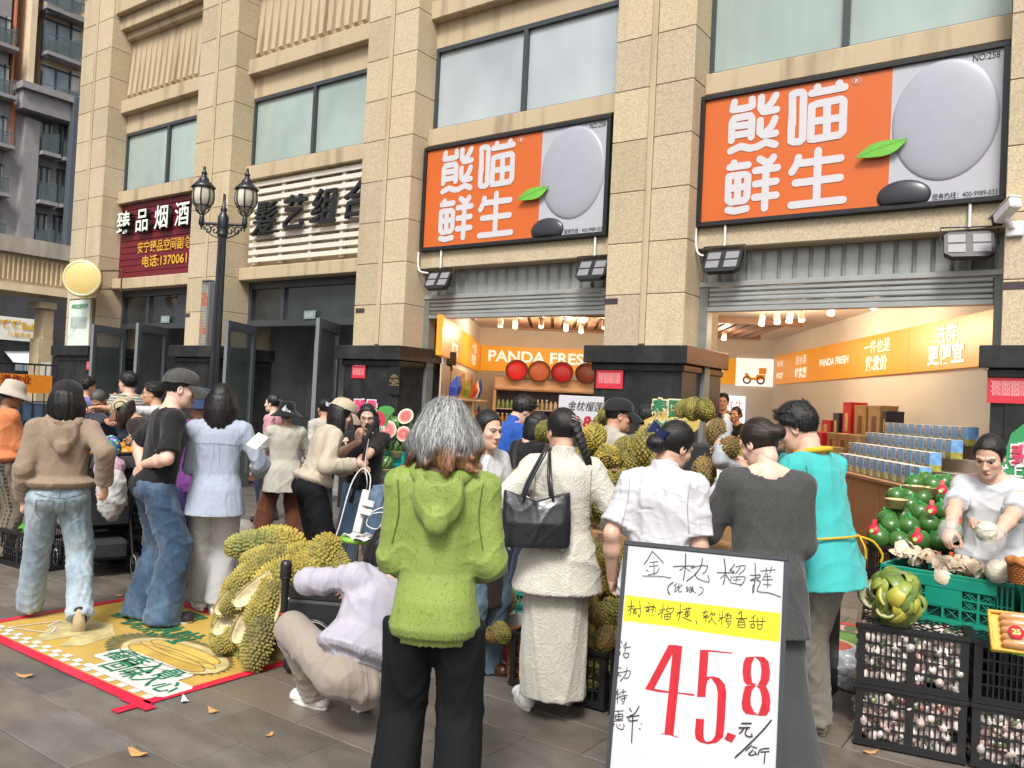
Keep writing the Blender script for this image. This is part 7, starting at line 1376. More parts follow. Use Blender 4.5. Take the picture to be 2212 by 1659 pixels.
# ---------------------------------------------------------------- heap of durian husks
def husk_mesh(seed, L, Wd, Hh, cols):
 rs = np.random.RandomState(seed); nu, nv = 64, 36; u = np.linspace(-1, 1, nu); v = np.linspace(-1, 1, nv); U, Vv = np.meshgrid(u, v, indexing='ij'); wd = np.sqrt(np.clip(1-U**2*.985, 0, 1))**.85
 bend = -.10*U**2; X = L*U; Y = Wd*wd*np.sin(Vv*1.35)/.976; Z = Hh*wd*np.cos(Vv*1.35)+L*bend
 P_ = np.stack([X, Y, Z], -1); Nn = np.stack([.35*U, np.sin(Vv*1.35), np.cos(Vv*1.35)], -1); Nn /= np.linalg.norm(Nn, axis=-1, keepdims=True)
 gx, gy = np.meshgrid(np.arange(-1, 1.01, .11), np.arange(-1, 1.01, .22)); S_ = np.stack([gx.ravel()+rs.randn(gx.size)*.012, gy.ravel()+.085*(np.round(gx.ravel()/.085) % 2)+rs.randn(gx.size)*.015], 1)
 Q = np.stack([U.ravel(), Vv.ravel()*.62], 1); S_[:, 1] *= .62; dd = np.sqrt(((Q[:, None]-S_[None])**2).sum(-1)).min(1).reshape(U.shape); spk = np.clip(1-dd/.08, 0, 1)
 outer = P_+Nn*(spk*.023)[..., None]; inner = P_-Nn*(.010+.006*rs.rand())*np.clip(1.2-np.abs(Vv)**6-np.abs(U)**8, .15, 1)[..., None]-np.array((0, 0, .004))
 V = np.concatenate([outer.reshape(-1, 3), inner.reshape(-1, 3)]); n = nu*nv; F = []
 for i in range(nu-1):
  for j in range(nv-1): a = i*nv+j; F.append((a, a+nv, a+nv+1, a+1)); F.append((n+a, n+a+1, n+a+nv+1, n+a+nv))
 for i in range(nu-1):
  for j in (0, nv-1): a = i*nv+j; F.append((a, n+a, n+a+nv, a+nv) if j else (a, a+nv, n+a+nv, n+a))
 for j in range(nv-1):
  for i in (0, nu-1): a = i*nv+j; F.append((a, a+1, n+a+1, n+a) if i == 0 else (a, n+a, n+a+1, a+1))
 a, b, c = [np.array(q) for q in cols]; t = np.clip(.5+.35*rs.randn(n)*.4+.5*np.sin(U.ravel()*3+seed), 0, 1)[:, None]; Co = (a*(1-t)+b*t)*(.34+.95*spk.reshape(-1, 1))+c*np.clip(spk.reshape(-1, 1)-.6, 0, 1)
 e = (np.abs(Vv)**8).reshape(-1, 1); Ci = np.array((.56, .47, .28))*(.8+.25*rs.rand(n, 1))*(1-.5*e)+np.array((.25, .16, .04))*.5*e
 return mesh_np('durian_husk', V, np.array(F), m_dur, True, np.concatenate([Co, Ci]))
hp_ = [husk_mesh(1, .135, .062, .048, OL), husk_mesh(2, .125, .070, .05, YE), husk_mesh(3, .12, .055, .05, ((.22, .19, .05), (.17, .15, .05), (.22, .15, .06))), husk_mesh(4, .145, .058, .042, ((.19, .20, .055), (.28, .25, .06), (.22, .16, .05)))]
hused = [0]*4; HC = HX(628, 5.2)+Vector((0, .0, 0)); rr_ = Vector((_r2.x, _r2.y, 0)).normalized(); ff_ = Vector((_f.x, _f.y, 0)).normalized(); k = 0; HH = .54
def husk(p, nrm, down, flip, lab, kind, sc=1.0):
 global k
 nrm = nrm.normalized(); x = (down-nrm*down.dot(nrm)).normalized(); z = -nrm if flip else nrm; y = z.cross(x); m4 = Matrix(((x.x, y.x, z.x), (x.y, y.y, z.y), (x.z, y.z, z.z)))
 e = m4.to_euler(); o = hp_[kind]
 if not hused[kind]: hused[kind] = 1; o.location = p; o.rotation_euler = e; tag(o, lab, 'durian husk', 'durian husks in the heap')
 else: o = again(o, lab, p, e, 'durian husks in the heap')
 o.scale = (sc,)*3
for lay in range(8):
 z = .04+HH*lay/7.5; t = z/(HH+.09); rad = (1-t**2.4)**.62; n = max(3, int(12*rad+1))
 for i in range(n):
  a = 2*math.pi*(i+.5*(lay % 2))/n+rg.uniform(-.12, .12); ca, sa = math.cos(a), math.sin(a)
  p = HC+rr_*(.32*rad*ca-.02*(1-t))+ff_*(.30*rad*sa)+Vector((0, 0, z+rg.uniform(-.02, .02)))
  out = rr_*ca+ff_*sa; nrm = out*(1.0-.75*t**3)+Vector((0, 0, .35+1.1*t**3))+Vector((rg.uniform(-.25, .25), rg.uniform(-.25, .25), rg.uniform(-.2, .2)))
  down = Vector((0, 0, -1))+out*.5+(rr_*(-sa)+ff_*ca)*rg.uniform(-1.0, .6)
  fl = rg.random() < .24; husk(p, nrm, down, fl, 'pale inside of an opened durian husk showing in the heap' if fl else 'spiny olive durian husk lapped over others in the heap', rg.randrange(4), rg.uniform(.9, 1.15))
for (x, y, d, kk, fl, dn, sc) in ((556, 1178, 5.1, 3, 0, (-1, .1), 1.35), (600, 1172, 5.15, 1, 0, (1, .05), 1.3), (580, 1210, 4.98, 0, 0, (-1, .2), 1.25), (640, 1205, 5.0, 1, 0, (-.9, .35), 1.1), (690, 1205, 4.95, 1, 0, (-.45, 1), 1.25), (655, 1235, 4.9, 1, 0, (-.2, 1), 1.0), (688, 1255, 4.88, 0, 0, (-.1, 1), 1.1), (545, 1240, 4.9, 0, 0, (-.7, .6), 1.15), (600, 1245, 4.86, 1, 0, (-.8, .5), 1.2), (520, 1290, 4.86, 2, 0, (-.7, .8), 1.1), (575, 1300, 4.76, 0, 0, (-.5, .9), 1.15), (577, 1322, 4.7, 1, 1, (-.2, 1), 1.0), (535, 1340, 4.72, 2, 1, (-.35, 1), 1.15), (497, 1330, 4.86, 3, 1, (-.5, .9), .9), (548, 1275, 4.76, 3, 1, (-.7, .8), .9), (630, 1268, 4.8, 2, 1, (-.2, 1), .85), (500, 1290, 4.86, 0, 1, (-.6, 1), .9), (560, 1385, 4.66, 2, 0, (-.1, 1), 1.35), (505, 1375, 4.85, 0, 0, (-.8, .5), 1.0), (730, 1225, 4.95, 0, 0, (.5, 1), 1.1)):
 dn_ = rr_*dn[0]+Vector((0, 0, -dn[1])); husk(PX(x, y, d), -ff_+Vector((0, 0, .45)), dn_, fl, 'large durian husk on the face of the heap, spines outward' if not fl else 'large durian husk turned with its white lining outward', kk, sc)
g_ = GZ(482, 1362); husk(Vector((g_.x, g_.y, .03)), Vector((0, 0, 1)), rr_*-1, 1, 'small husk scrap lying on the yellow mat', 2, .5)
f = MB(); f.lathe([(0, 0), (.26, 0), (.25, .22), (.19, .38), (.08, .46), (0, .47)], 20); o = f.build('husk_heap_core', M('husk_core', (.11, .09, .03), .9, var=.5, vs=14, bump=1, bs=25)); o.location = HC; o.rotation_euler = (0, 0, YAW); tag(o, 'compact inner mass of old husks the heap is built up on', 'husk heap', kind='stuff')
# ---------------------------------------------------------------- loudspeaker with microphone
g_ = GZ(606, 1446); s = thing('loudspeaker', 'black trolley loudspeaker with a microphone stood on its control panel', 'speaker', (g_.x+.17, g_.y+.14, .0), R(28)); f = MB(); f.box((-.17, -.14, .02), (.17, .14, .43), bev=.02); f.prism([(-.17, .43), (.17, .43), (.17, .47), (-.17, .50)], -.13, .13); f.build('cabinet', m_cb, s)
f = MB(); T = Matrix.Translation((.0, -.142, .19)) @ Matrix.Rotation(R(90), 4, 'X'); f.lathe([(.135, 0), (.14, .012), (.125, .012), (.12, .004), (.05, -.01 + .012), (0, .012)], 32, 0, T); f.lathe([(.122, .013), (.125, .016), (.128, .013)], 32, 1, T); f.build('speaker_cone', [m_black, M('grey_ring', (.25, .25, .26), .4)], s)
f = MB(); T = Matrix.Translation((0, -.02, .489)) @ Matrix.Rotation(R(5), 4, 'Y'); f.box((-.13, -.09, 0), (.15, .10, .008), mat=T)
for i in range(4):
 for j in range(2): f.box((-.02+i*.03, -.06+j*.025, .008), (0+i*.03, -.045+j*.025, .013), 1, mat=T)
for i in range(3): f.lathe([(.012, .008), (.011, .022), (0, .022)], 12, 1, T @ Matrix.Translation((-.09, -.04+i*.05, 0)))
f.box((0, .05, .008), (.12, .075, .011), 2, mat=T); f.build('control_panel', [m_black, M('knob_grey', (.35, .35, .36), .4), M('led_panel', (.2, .02, .02), .4)], s)
f = MB(); f.tube([(-.06, .12, .46), (-.06, .12, .545), (.16, .12, .545), (.16, .12, .46)], .018, 8); f.build('handle', m_cb, s)
o = thing('microphone', 'black handheld microphone standing upright with a red ring by the speaker panel', 'microphone', Vector((PX(612, 1338, 4.42).x, PX(612, 1338, 4.42).y, .36))); 
f = MB(); f.lathe([(.018, 0), (.019, .12), (.022, .20), (.030, .22), (.031, .29), (.025, .31), (0, .315)], 16); f.lathe([(.0315, .215), (.033, .222), (.0315, .229)], 16); f.build('handle', m_black, o); f = MB(); f.lathe([(.02, .022), (.023, .027), (.02, .034)], 16); f.build('ring', M('red_ring', (.55, .01, .02), .4), o)
# ---------------------------------------------------------------- melon stall in front of the third pillar
def melon_mesh(cut=0):
 rs = np.random.RandomState(3); nu, nv = 72, 40; w0 = 0 if not cut else math.pi*.5; U, W_ = np.meshgrid(np.linspace(0, 2*np.pi, nu, endpoint=False), np.linspace(w0, np.pi, nv)); D = np.stack([np.cos(U)*np.sin(W_), np.sin(U)*np.sin(W_), np.cos(W_)], -1).reshape(-1, 3); V = D*np.array((.115, .115, .125)) if not cut else D*np.array((.105, .125, .1))
 z = np.arccos(D[:, 2]) if not cut else np.arccos(np.clip(D[:, 1], -1, 1)); az = (np.arctan2(D[:, 1], D[:, 0]) if not cut else np.arctan2(D[:, 2], D[:, 0])); st = np.sin(az*9+.7*np.sin(z*9)+.5*np.sin(z*23+az*3)); C = np.where((st > .15)[:, None], np.array((.012, .05, .015)), np.array((.13, .24, .055)))
 F = [(i*nu+j, (i+1)*nu+j, (i+1)*nu+(j+1) % nu, i*nu+(j+1) % nu) for i in range(nv-1) for j in range(nu)]
 if cut:
  n0 = len(V); R_ = [(.96, (.62, .66, .5)), (.90, (.6, .40, .34)), (.6, (.58, .10, .09)), (.25, (.55, .085, .08)), (.02, (.62, .22, .2))]
  ring = [V[:nu]]+[V[:nu]*np.array((r_, r_, 1)) for r_, _ in R_]; V = np.concatenate([V]+ring); C = np.concatenate([C, np.tile((.55, .6, .42), (nu, 1))]+[np.tile(c_, (nu, 1)) for _, c_ in R_])
  for i in range(len(R_)): F += [(n0+i*nu+j, n0+i*nu+(j+1) % nu, n0+(i+1)*nu+(j+1) % nu, n0+(i+1)*nu+j) for j in range(nu)]
 return mesh_np('cut_watermelon' if cut else 'watermelon', V, np.array(F), M('melon_skin', (1, 1, 1), .3, var=.06, attr='Col'), True, C)
MD = 9.4; Z_ = MB(); tA, tB = PX(780, 1058, MD), PX(905, 1062, MD+.1); tz = tA.z
s = thing('stall_table', 'grey stall table carrying the teal crates of watermelons', 'table', (tA.x, tA.y, 0), R(14)); tl_ = .95
f = MB(); f.box((0, 0, tz-.03), (tl_, .8, tz), bev=.004); f.build('top', M('table_dark', (.06, .06, .065), .5), s); f = MB(); f.box((.0, -.012, tz-.28), (tl_, .0, tz-.03)); f.build('front_panel', M('table_grey', (.19, .19, .20), .5), s)
for x in (.03, tl_-.07):
 for y_ in (.03, .72): f = MB(); f.box((x, y_, 0), (x+.04, y_+.04, tz-.03)); f.build('leg', m_black, s)
K3 = crate(.34, .3, .16, m_teal, slots=6, rows=3, split=False)
mel = melon_mesh(); cutm = melon_mesh(1); first = [True, True]
tubm = None
def tub(x, y, d, r, label):
 global tubm
 p = PX(x, y, d)
 if tubm is None:
  f = MB(); f.lathe([(.0, 0), (.075, 0), (.1, .085), (.106, .088), (.106, .094), (.094, .09), (.07, .008), (0, .008)], 28); tubm = f.build('fruit_tub', M('tub_beige', (.58, .42, .22), .5)); o = tubm; o.location = p
 else: o = again(tubm, label, p)
 o.scale = (r*d/FPX/.1,)*3; return tag(o, label, 'tub', 'beige tubs under the fruit')
def melon(x, y, d, r, label, cut=False, rot=None, grp=True):
 i = int(cut); o = (mel, cutm)[i]; rot = rot or (rg.uniform(-.5, .5), rg.uniform(-.5, .5), rg.uniform(0, 6)); p = PX(x, y, d); sc = r*d/FPX/.118
 if first[i]: first[i] = False; o.location = p; o.rotation_euler = rot; o.scale = (sc,)*3; return tag(o, label, 'watermelon', 'cut watermelons' if cut else 'whole watermelons')
 return again(o, label, p, rot, 'cut watermelons' if cut else 'whole watermelons', sc)
for (x, y, d, lab) in ((808, 1056, 9.35, 'teal crate at the front of the melon stall'), (858, 1003, 9.75, 'teal crate raised at the back of the melon stall'), (845, 1056, 9.5, 'teal crate beside the front one, mostly behind green jacket')): q = PX(x, y, d); put(K3, q, R(14), lab, 'teal crates')
put(K3, PX(858, 1032, 9.75), R(14), 'teal crate under the raised one on the melon stall', 'teal crates')
for (x, y, d, r, l) in ((807, 1026, 9.3, 15, 'beige tub holding a melon in the front row by the tripod'), (836, 1026, 9.4, 14, 'beige tub holding the second melon of the front row'), (857, 988, 9.6, 15, 'beige tub on the raised teal crate'), (826, 984, 9.7, 15, 'beige tub between the two melon rows')): tub(x, y, d, r, l)
for (x, y, d, r, l) in ((808, 999, 9.3, 16, 'striped watermelon in the front row next to the tripod'), (834, 1000, 9.4, 15, 'striped watermelon second in the front row'), (827, 960, 9.7, 18, 'striped watermelon in the middle row beside the cut half'), (857, 962, 9.6, 18, 'striped watermelon on the raised tub'), (855, 916, 10.0, 16, 'striped watermelon in the top row under the tilted half'), (803, 955, 9.8, 16, 'striped watermelon behind the phone holder'), (836, 905, 10.2, 14, 'dark watermelon at the back of the top row'), (880, 930, 10.1, 18, 'pale netted watermelon half hidden by the grey hair'), (876, 968, 9.7, 17, 'striped watermelon close to the grey hair in the middle row'), (792, 1030, 9.2, 12, 'dark watermelon lying beside the front teal crate')): melon(x, y, d, r, l)
Rc = lambda a, b: (R(a), 0, R(b))
for (x, y, d, r, l, ro) in ((838, 928, 9.5, 21, 'cut watermelon half facing out in the middle of the display', (R(62), R(-28), R(35))), (876, 899, 9.9, 20, 'cut watermelon half tilted on top of the display', (R(48), R(-25), R(35))), (871, 937, 9.5, 18, 'cut watermelon half by the grey hair', (R(58), R(-30), R(35))), (812, 972, 9.25, 13, 'small watermelon wedge above the front row', (R(40), R(-40), R(60))), (812, 946, 9.3, 12, 'short red watermelon piece beside the paper cut out', (R(80), 0, R(40)))): melon(x, y, d, r, l, True, ro)
p = PX(806, 908, 9.15); s = thing('promo_sign', 'printed melon shaped promotional card with pink lettering', 'sign', p, R(camyaw(806))); f = MB(); f.prism([(q[0], q[1]) for q in elp(.04, .0, .13, .125, 28)], 0, .01, 0); f.prism(elp(.035, .01, .10, .1, 28), -.003, 0, 1); f.prism(elp(.14, .12, .09, .05, 14), -.002, .008, 2); f.build('card', [M('print_rind_dk', (.05, .20, .06), .5, var=.6, vs=30), M('print_redflesh', (.50, .03, .06), .5, var=.2, vs=20), M('print_leaf', (.06, .28, .06), .5)], s)
text('酷暑\n清凉', .125, M('promo_white', (.75, .68, .7), .5), s, (-.09, -.012, .10), bold=.10); text('酷暑\n清凉', .125, M('promo_pink', (.62, .05, .16), .5), s, (-.09, -.016, .10), bold=.025); text('甜蜜时光', .055, M('promo_white', (.75, .68, .7), .5), s, (.03, -.012, -.085), bold=.03)
for (x, y, lab) in ((800, 1180, 'black crate under the melon table nearest the stool'), (840, 1180, 'black crate under the melon table behind the green jacket')):
 p = PX(x, y, 9.5); put(K1, (p.x, p.y+.3, .012), R(14), lab, GB); put(K1, (p.x, p.y+.3, .305), R(14), lab.replace('black crate', 'upper black crate'), GB)
# phone tripod, stool and socket strip
p0 = GZ(722, 1212); ph = PX(803, 925, 6.0); s = thing('phone_tripod', 'black phone tripod pole leaning towards the melons', 'tripod', p0); rel = ph-p0
f = MB(); f.tube([(0, 0, .08), tuple(rel*.55)], .020, 8); f.tube([tuple(rel*.5), tuple(rel*.97)], .014, 8); f.tube([tuple(rel*.44), tuple(rel*.5)], .028, 8); f.tube([tuple(rel*.2), tuple(rel*.24)], .03, 8); f.build('pole', m_black, s)
for a in (0, 2.1, 4.2): f = MB(); f.tube([tuple(rel*.22), (.28*math.cos(a), .28*math.sin(a), .01)], .012, 6); f.build('leg', m_black, s)
f = MB(); T = Matrix.Translation(rel) @ Matrix.Rotation(YAW+R(20), 4, 'Z') @ Matrix.Rotation(R(25), 4, 'Y'); f.box((-.012, -.02, -.09), (.012, .02, .09), bev=.004, mat=T); f.box((-.05, -.01, -.02), (.05, .01, .02), mat=T); f.box((-.03, -.025, .06), (.03, .025, .08), mat=T); f.build('phone_clamp', m_black, s)
f = MB(); q = rel*.95; f.tube(bez([q, q+Vector((-.03, 0, -.2)), q+Vector((.0, .0, -.38)), rel*.5+Vector((.03, 0, .0))], 16), .004, 5); f.tube(bez([rel*.52, rel*.5+Vector((-.1, 0, -.05)), rel*.3+Vector((-.1, 0, 0)), rel*.1+Vector((-.02, 0, .02)), (.05, 0, .05)], 20), .006, 5); f.build('cable', M('cable_white', (.6, .6, .58), .5), s)
p = PX(779, 1172, 5.9); s = thing('folding_stool', 'round chrome legged stool with a green seat covered by papers', 'stool', (p.x, p.y, 0)); zs = PX(779, 1160, 5.9).z
f = MB(); f.lathe([(0, zs-.03), (.145, zs-.03), (.15, zs-.015), (.15, zs), (.0, zs)], 28); f.build('seat', M('seat_green', (.22, .42, .06), .4), s)
for a in (.6, 2.2, 3.7, 5.3): f = MB(); f.tube(bez([(.10*math.cos(a), .10*math.sin(a), zs-.03), (.12*math.cos(a), .12*math.sin(a), zs*.6), (.17*math.cos(a), .17*math.sin(a), 0.01)], 8), .011, 8); f.build('leg', M('chrome', (.7, .7, .72), .15, 1), s)
f = MB(); f.tube([(.13*math.cos(a), .13*math.sin(a), zs*.55) for a in [2*math.pi*i/24 for i in range(25)]], .007, 6, caps=False); f.build('ring', M('chrome', (.7, .7, .72), .15, 1), s)
for i, (dx, dy, ro, lab) in enumerate(((0, 0, .3, 'crumpled pale sheet of paper spread on the green stool'), (.11, -.04, 1.1, 'pale paper strip hanging over the edge of the green stool'))):
 f = MB(); V = []; 
 for a in range(9):
  for b_ in range(7): x, y_ = -.11+.0275*a, -.08+.026*b_; V.append((x, y_, .012*math.sin(a*1.7+b_*1.1+i)+.014-(.9*max(0, x-.02) if i else 0)))
 f.add(V, [(a*7+b_, (a+1)*7+b_, (a+1)*7+b_+1, a*7+b_+1) for a in range(8) for b_ in range(6)], 0, True); o = f.build('paper_sheet', M('paper', (.6, .6, .6), .7)); o.location = (p.x+dx, p.y+dy, zs); o.rotation_euler = (0, 0, ro); tag(o, lab, 'paper', 'papers on the stool')
p = PX(770, 1150, 5.75); s = thing('power_strip', 'white multi socket power strip hanging upright with two plugged chargers', 'power strip', p, (R(-8), R(9), R(30))); f = MB(); f.box((-.027, -.018, 0), (.027, .018, .30), bev=.006); f.build('body', M('plug_white', (.62, .62, .60), .4), s)
for z in (.13, .19): f = MB(); f.box((.0, -.055, z), (.085, -.018, z+.045), bev=.006); f.build('charger', M('plug_white', (.62, .62, .60), .4), s)
f = MB(); f.tube(bez([(.02, 0, .30), (.0, 0, .40), (-.07, 0, .44), (-.12, 0, .30), (-.13, 0, 0), (-.16, .02, -.2)], 24), .005, 6); f.tube(bez([(.085, -.04, .15), (.16, -.03, .17), (.15, -.03, .06), (.06, -.02, .07), (.09, -.03, .17), (.19, 0, .23)], 24), .004, 6); f.build('cable', M('cable_white', (.6, .6, .58), .5), s)
p = HX(536, 8.2); s = MB(); s.lathe([(0, 0), (.09, 0), (.14, .06), (.155, .14), (.14, .22), (.08, .275), (0, .29)], 28); o = s.build('stone_bollard', M('bollard_stone', (.25, .235, .21), .85, var=.2, vs=12, bump=.4, bs=40)); o.location = p; tag(o, 'rounded grey stone bollard beside the rust brown trousers', 'bollard')
# ---------------------------------------------------------------- fruit stall at the right edge
def fruit(name, n=24): pass
c0, c1 = GZ(1844, 1608), GZ(2085, 1656)
FA = math.atan2(c1.y-c0.y, c1.x-c0.x); ux = Vector((math.cos(FA), math.sin(FA), 0)); uy = Vector((-ux.y, ux.x, 0)); FL = (c1-c0).length
KL = crate(FL, .42, .29, m_cb, slots=8, rows=4, lid=True); KN = crate(FL, .42, .29, m_cb, slots=8, rows=4)
ctr = c0+ux*FL/2+uy*.21
put(KN, ctr+Vector((0, 0, .01)), FA, 'lower black crate packed with wrapped garlic beneath the latticed one', GB); put(KL, ctr+Vector((0, 0, .302)), FA, 'black latticed crate of wrapped garlic that carries the green peels', GB)
c2 = ctr+ux*(FL+.02)+uy*-.0
put(KN, c2+Vector((0, 0, .01)), FA, 'lower black crate at the frame edge with net packed bulbs', GB); put(KL, c2+Vector((0, 0, .302)), FA, 'empty looking black crate that carries the orange fruit tray', GB)
def packed(center, w, d, h, label, seed, frac=1.0):
 rs = np.random.RandomState(seed); V0, Q0 = [], []; nu, nv = 8, 6; b = [(math.cos(2*math.pi*j/nu)*math.sin(math.pi*i/(nv-1)), math.sin(2*math.pi*j/nu)*math.sin(math.pi*i/(nv-1)), math.cos(math.pi*i/(nv-1))) for i in range(nv) for j in range(nu)]; b = np.array(b); Fb = [(i*nu+j, i*nu+(j+1) % nu, (i+1)*nu+(j+1) % nu, (i+1)*nu+j) for i in range(nv-1) for j in range(nu)]
 V = []; F = []; C = []; pal = np.array([(.50, .40, .36), (.56, .50, .46), (.40, .28, .25), (.10, .12, .06), (.52, .47, .44), (.44, .31, .29), (.4, .12, .11)])
 for i in range(330):
  side = rs.rand(); x, y, z = rs.uniform(-w/2, w/2), rs.uniform(-d/2, d/2), rs.uniform(.02, h*frac)
  if side < .5: y = -d/2+rs.uniform(0, .03)
  elif side < .7: x = (-w/2 if rs.rand() < .5 else w/2)+rs.uniform(-.01, .01)
  else: z = h*frac-rs.uniform(0, .03)
  r = rs.uniform(.022, .034); e = Euler((rs.rand()*6, rs.rand()*6, rs.rand()*6)).to_matrix(); v = b*np.array((r, r*.8, r*1.6)); v = v@np.array(e).T+np.array((x*.93, y*.9, z)); F += [tuple(q+len(V)*len(b) for q in f_) for f_ in Fb]; V.append(v); C.append(np.tile(pal[rs.choice(7, p=[.26, .2, .14, .12, .17, .08, .03])]*rs.uniform(.7, 1.2), (len(b), 1)))
 o = mesh_np('packed_garlic', np.concatenate(V), np.array(F), M('garlic_wrap', (1, 1, 1), .35, var=.25, vs=60, attr='Col', coat=.3), True, np.concatenate(C)); o.location = center; o.rotation_euler = (0, 0, FA); tag(o, label, 'garlic', kind='stuff')
packed(ctr+Vector((0, 0, .01)), FL-.03, .39, .26, 'pinkish wrapped garlic filling the lower crate', 1); packed(ctr+Vector((0, 0, .30)), FL-.03, .39, .26, 'pinkish wrapped garlic filling the latticed crate', 2); packed(c2+Vector((0, 0, .01)), FL-.03, .39, .25, 'pinkish wrapped bulbs filling the lowest crate at the frame edge', 3)
# green ventilated crate with dried peels
gl, gr = PX(1901, 1220, 4.34), PX(2191, 1259, 3.93); GA = math.atan2(gr.y-gl.y, gr.x-gl.x); gx = Vector((math.cos(GA), math.sin(GA), 0)); gy = Vector((-gx.y, gx.x, 0)); gw = (gr-gl).xy.length; gz = (gl.z+gr.z)/2; gh = .30
s = thing('green_crate', 'green folding crate topped with curled pale peels', 'crate', gl+gx*gw/2+gy*.2+Vector((0, 0, gz-gl.z-gh)), GA, 'green folding crates'); d_ = .2; w = gw/2
f = MB(); f.box((-w, -d_, gh-.02), (w, -d_+.02, gh), bev=.004); f.box((-w, d_-.02, gh-.02), (w, d_, gh), bev=.004); f.box((-w, -d_+.02, gh-.02), (-w+.02, d_-.02, gh)); f.box((w-.02, -d_+.02, gh-.02), (w, d_-.02, gh)); f.box((-w+.07, -d_-.004, gh-.075), (w-.07, -d_+.006, gh-.018), bev=.004); f.box((-w, -d_, 0), (w, -d_+.02, .02)); f.box((-w+.02, -d_+.02, 0), (w-.02, d_-.02, .012)); f.build('rim', m_cg, s)
f = MB(); nx = 6; pw = (2*w-.14)/nx
for xs in [-w, -w+.022, -w+.045, w-.009, w-.031, w-.054, -w+.07, w-.079]: f.box((xs, -d_, .02), (xs+.009, -d_+.014, gh-.02))
for zz in (.1, .18): f.box((-w, -d_+.001, zz), (-w+.07, -d_+.013, zz+.006)); f.box((w-.07, -d_+.001, zz), (w, -d_+.013, zz+.006))
for i in range(nx+1): x = -w+.07+i*pw; f.box((x-.006, -d_, .075), (x+.006, -d_+.016, gh-.075))
for zz in (.07, .13, .18): f.box((-w+.07, -d_+.0005, zz), (w-.07, -d_+.0155, zz+.009))
f.box((-w+.07+2*pw, -d_-.002, .139), (-w+.07+4*pw, -d_+.008, gh-.075)); f.box((-w+.07, -d_-.001, .02), (w-.07, -d_+.01, .07), bev=.003)
for i in range(nx):
 for j, zz in enumerate((.08, .139, .189)):
  if i in (2, 3) and j > 0: continue
  hh = (.05, .041, .036)[j]; x0 = -w+.07+i*pw+.006; x1 = x0+pw-.012; n = 4
  for k_ in range(-n, n+1):
   for sg in (1, -1):
    xa = x0+(x1-x0)*k_/n; xb = xa+sg*hh*1.2; za, zb = zz, zz+hh
    pts = [(xa, za), (xb, zb)]
    if min(xa, xb) < x0 or max(xa, xb) > x1: continue
    f.tube([(xa, -d_+.008, za), (xb, -d_+.008, zb)], .0022, 4)
f.build('ventilated_side', m_cg, s)
f = MB(); f.box((-w+.001, d_-.012, .012), (w-.001, d_-.001, gh-.02)); f.box((-w, -d_+.016, .012), (-w+.01, d_-.012, gh-.02)); f.box((w-.01, -d_+.016, .012), (w, d_-.012, gh-.02)); f.box((-w+.012, -d_+.03, .015), (w-.012, -d_+.034, gh-.05), 1); f.build('panel', [m_cg, M('crate_inside', (.004, .05, .035), .6)], s)
base_z = s.location.z
again(s, 'green folding crate cut off by the frame edge beside the black crates', s.location+gx*(gw+.03), GA)
for k_ in range(2): put(KN, gl+gx*(gw/2+(FL+.02)*k_*1)+gy*.22+Vector((0, 0, base_z-gl.z-.296)), GA, 'black crate standing under the green crates, %s' % ('hidden behind the peel pile' if k_ == 0 else 'at the frame edge'), GB)
# peel pieces (curved shells)
def shell(name, r, a0, a1, th, cols, seed, curl=1.0):
 rs = np.random.RandomState(seed); n = 12; U, W_ = np.meshgrid(np.linspace(-a0, a0, n), np.linspace(-a1, a1, n), indexing='ij'); ed = 1-(.04 if th > .006 else .12)*rs.rand(n, n)*(np.abs(U/a0)**6+np.abs(W_/a1)**6); U = U*ed*(1-.35*(W_/a1)**2); W_ = W_*ed
 P_ = np.stack([r*np.sin(U)*np.cos(W_*.6), r*np.sin(W_), r*np.cos(U)*np.cos(W_)*curl], -1)-np.array((0, 0, r*curl)); o = P_.reshape(-1, 3); Nn = np.stack([np.sin(U), np.sin(W_), np.cos(U)*np.cos(W_)], -1).reshape(-1, 3); i_ = o-Nn*th; V = np.concatenate([o, i_]); m_ = n*n; F = []
 for a in range(n-1):
  for b in range(n-1): q = a*n+b; F.append((q, q+n, q+n+1, q+1)); F.append((m_+q, m_+q+1, m_+q+n+1, m_+q+n))
 for a in range(n-1):
  for b in (0, n-1): q = a*n+b; F.append((q, m_+q, m_+q+n, q+n) if b else (q, q+n, m_+q+n, m_+q)); q = b*n+a; F.append((q, q+1, m_+q+1, m_+q) if b == 0 else (q, m_+q, m_+q+1, q+1))
 t = np.clip(.5+.5*np.sin(o[:, :1]*30+seed)+.25*rs.randn(m_, 1), 0, 1); C = np.concatenate([np.array(cols[0])*(1-t)+np.array(cols[1])*t, np.tile(cols[2], (m_, 1))*(.85+.2*rs.rand(m_, 1))]); return mesh_np(name, V, np.array(F), M('peel_skin', (1, 1, 1), .42, var=.12, vs=40, bump=.15, bs=120, attr='Col'), True, C)
GP = ((.15, .22, .035), (.25, .29, .05), (.55, .50, .33)); YP = ((.48, .40, .04), (.34, .33, .05), (.55, .50, .33))
pe = [shell('pomelo_peel', .045, 1.2, .95, .010, GP, 1), shell('pomelo_peel', .046, .75, 1.45, .012, GP, 2), shell('pomelo_peel', .046, .85, 1.25, .012, YP, 3), shell('pomelo_peel', .058, .5, 1.4, .011, ((.10, .16, .03), (.19, .24, .045), (.55, .50, .33)), 4)]; pu = [0]*4
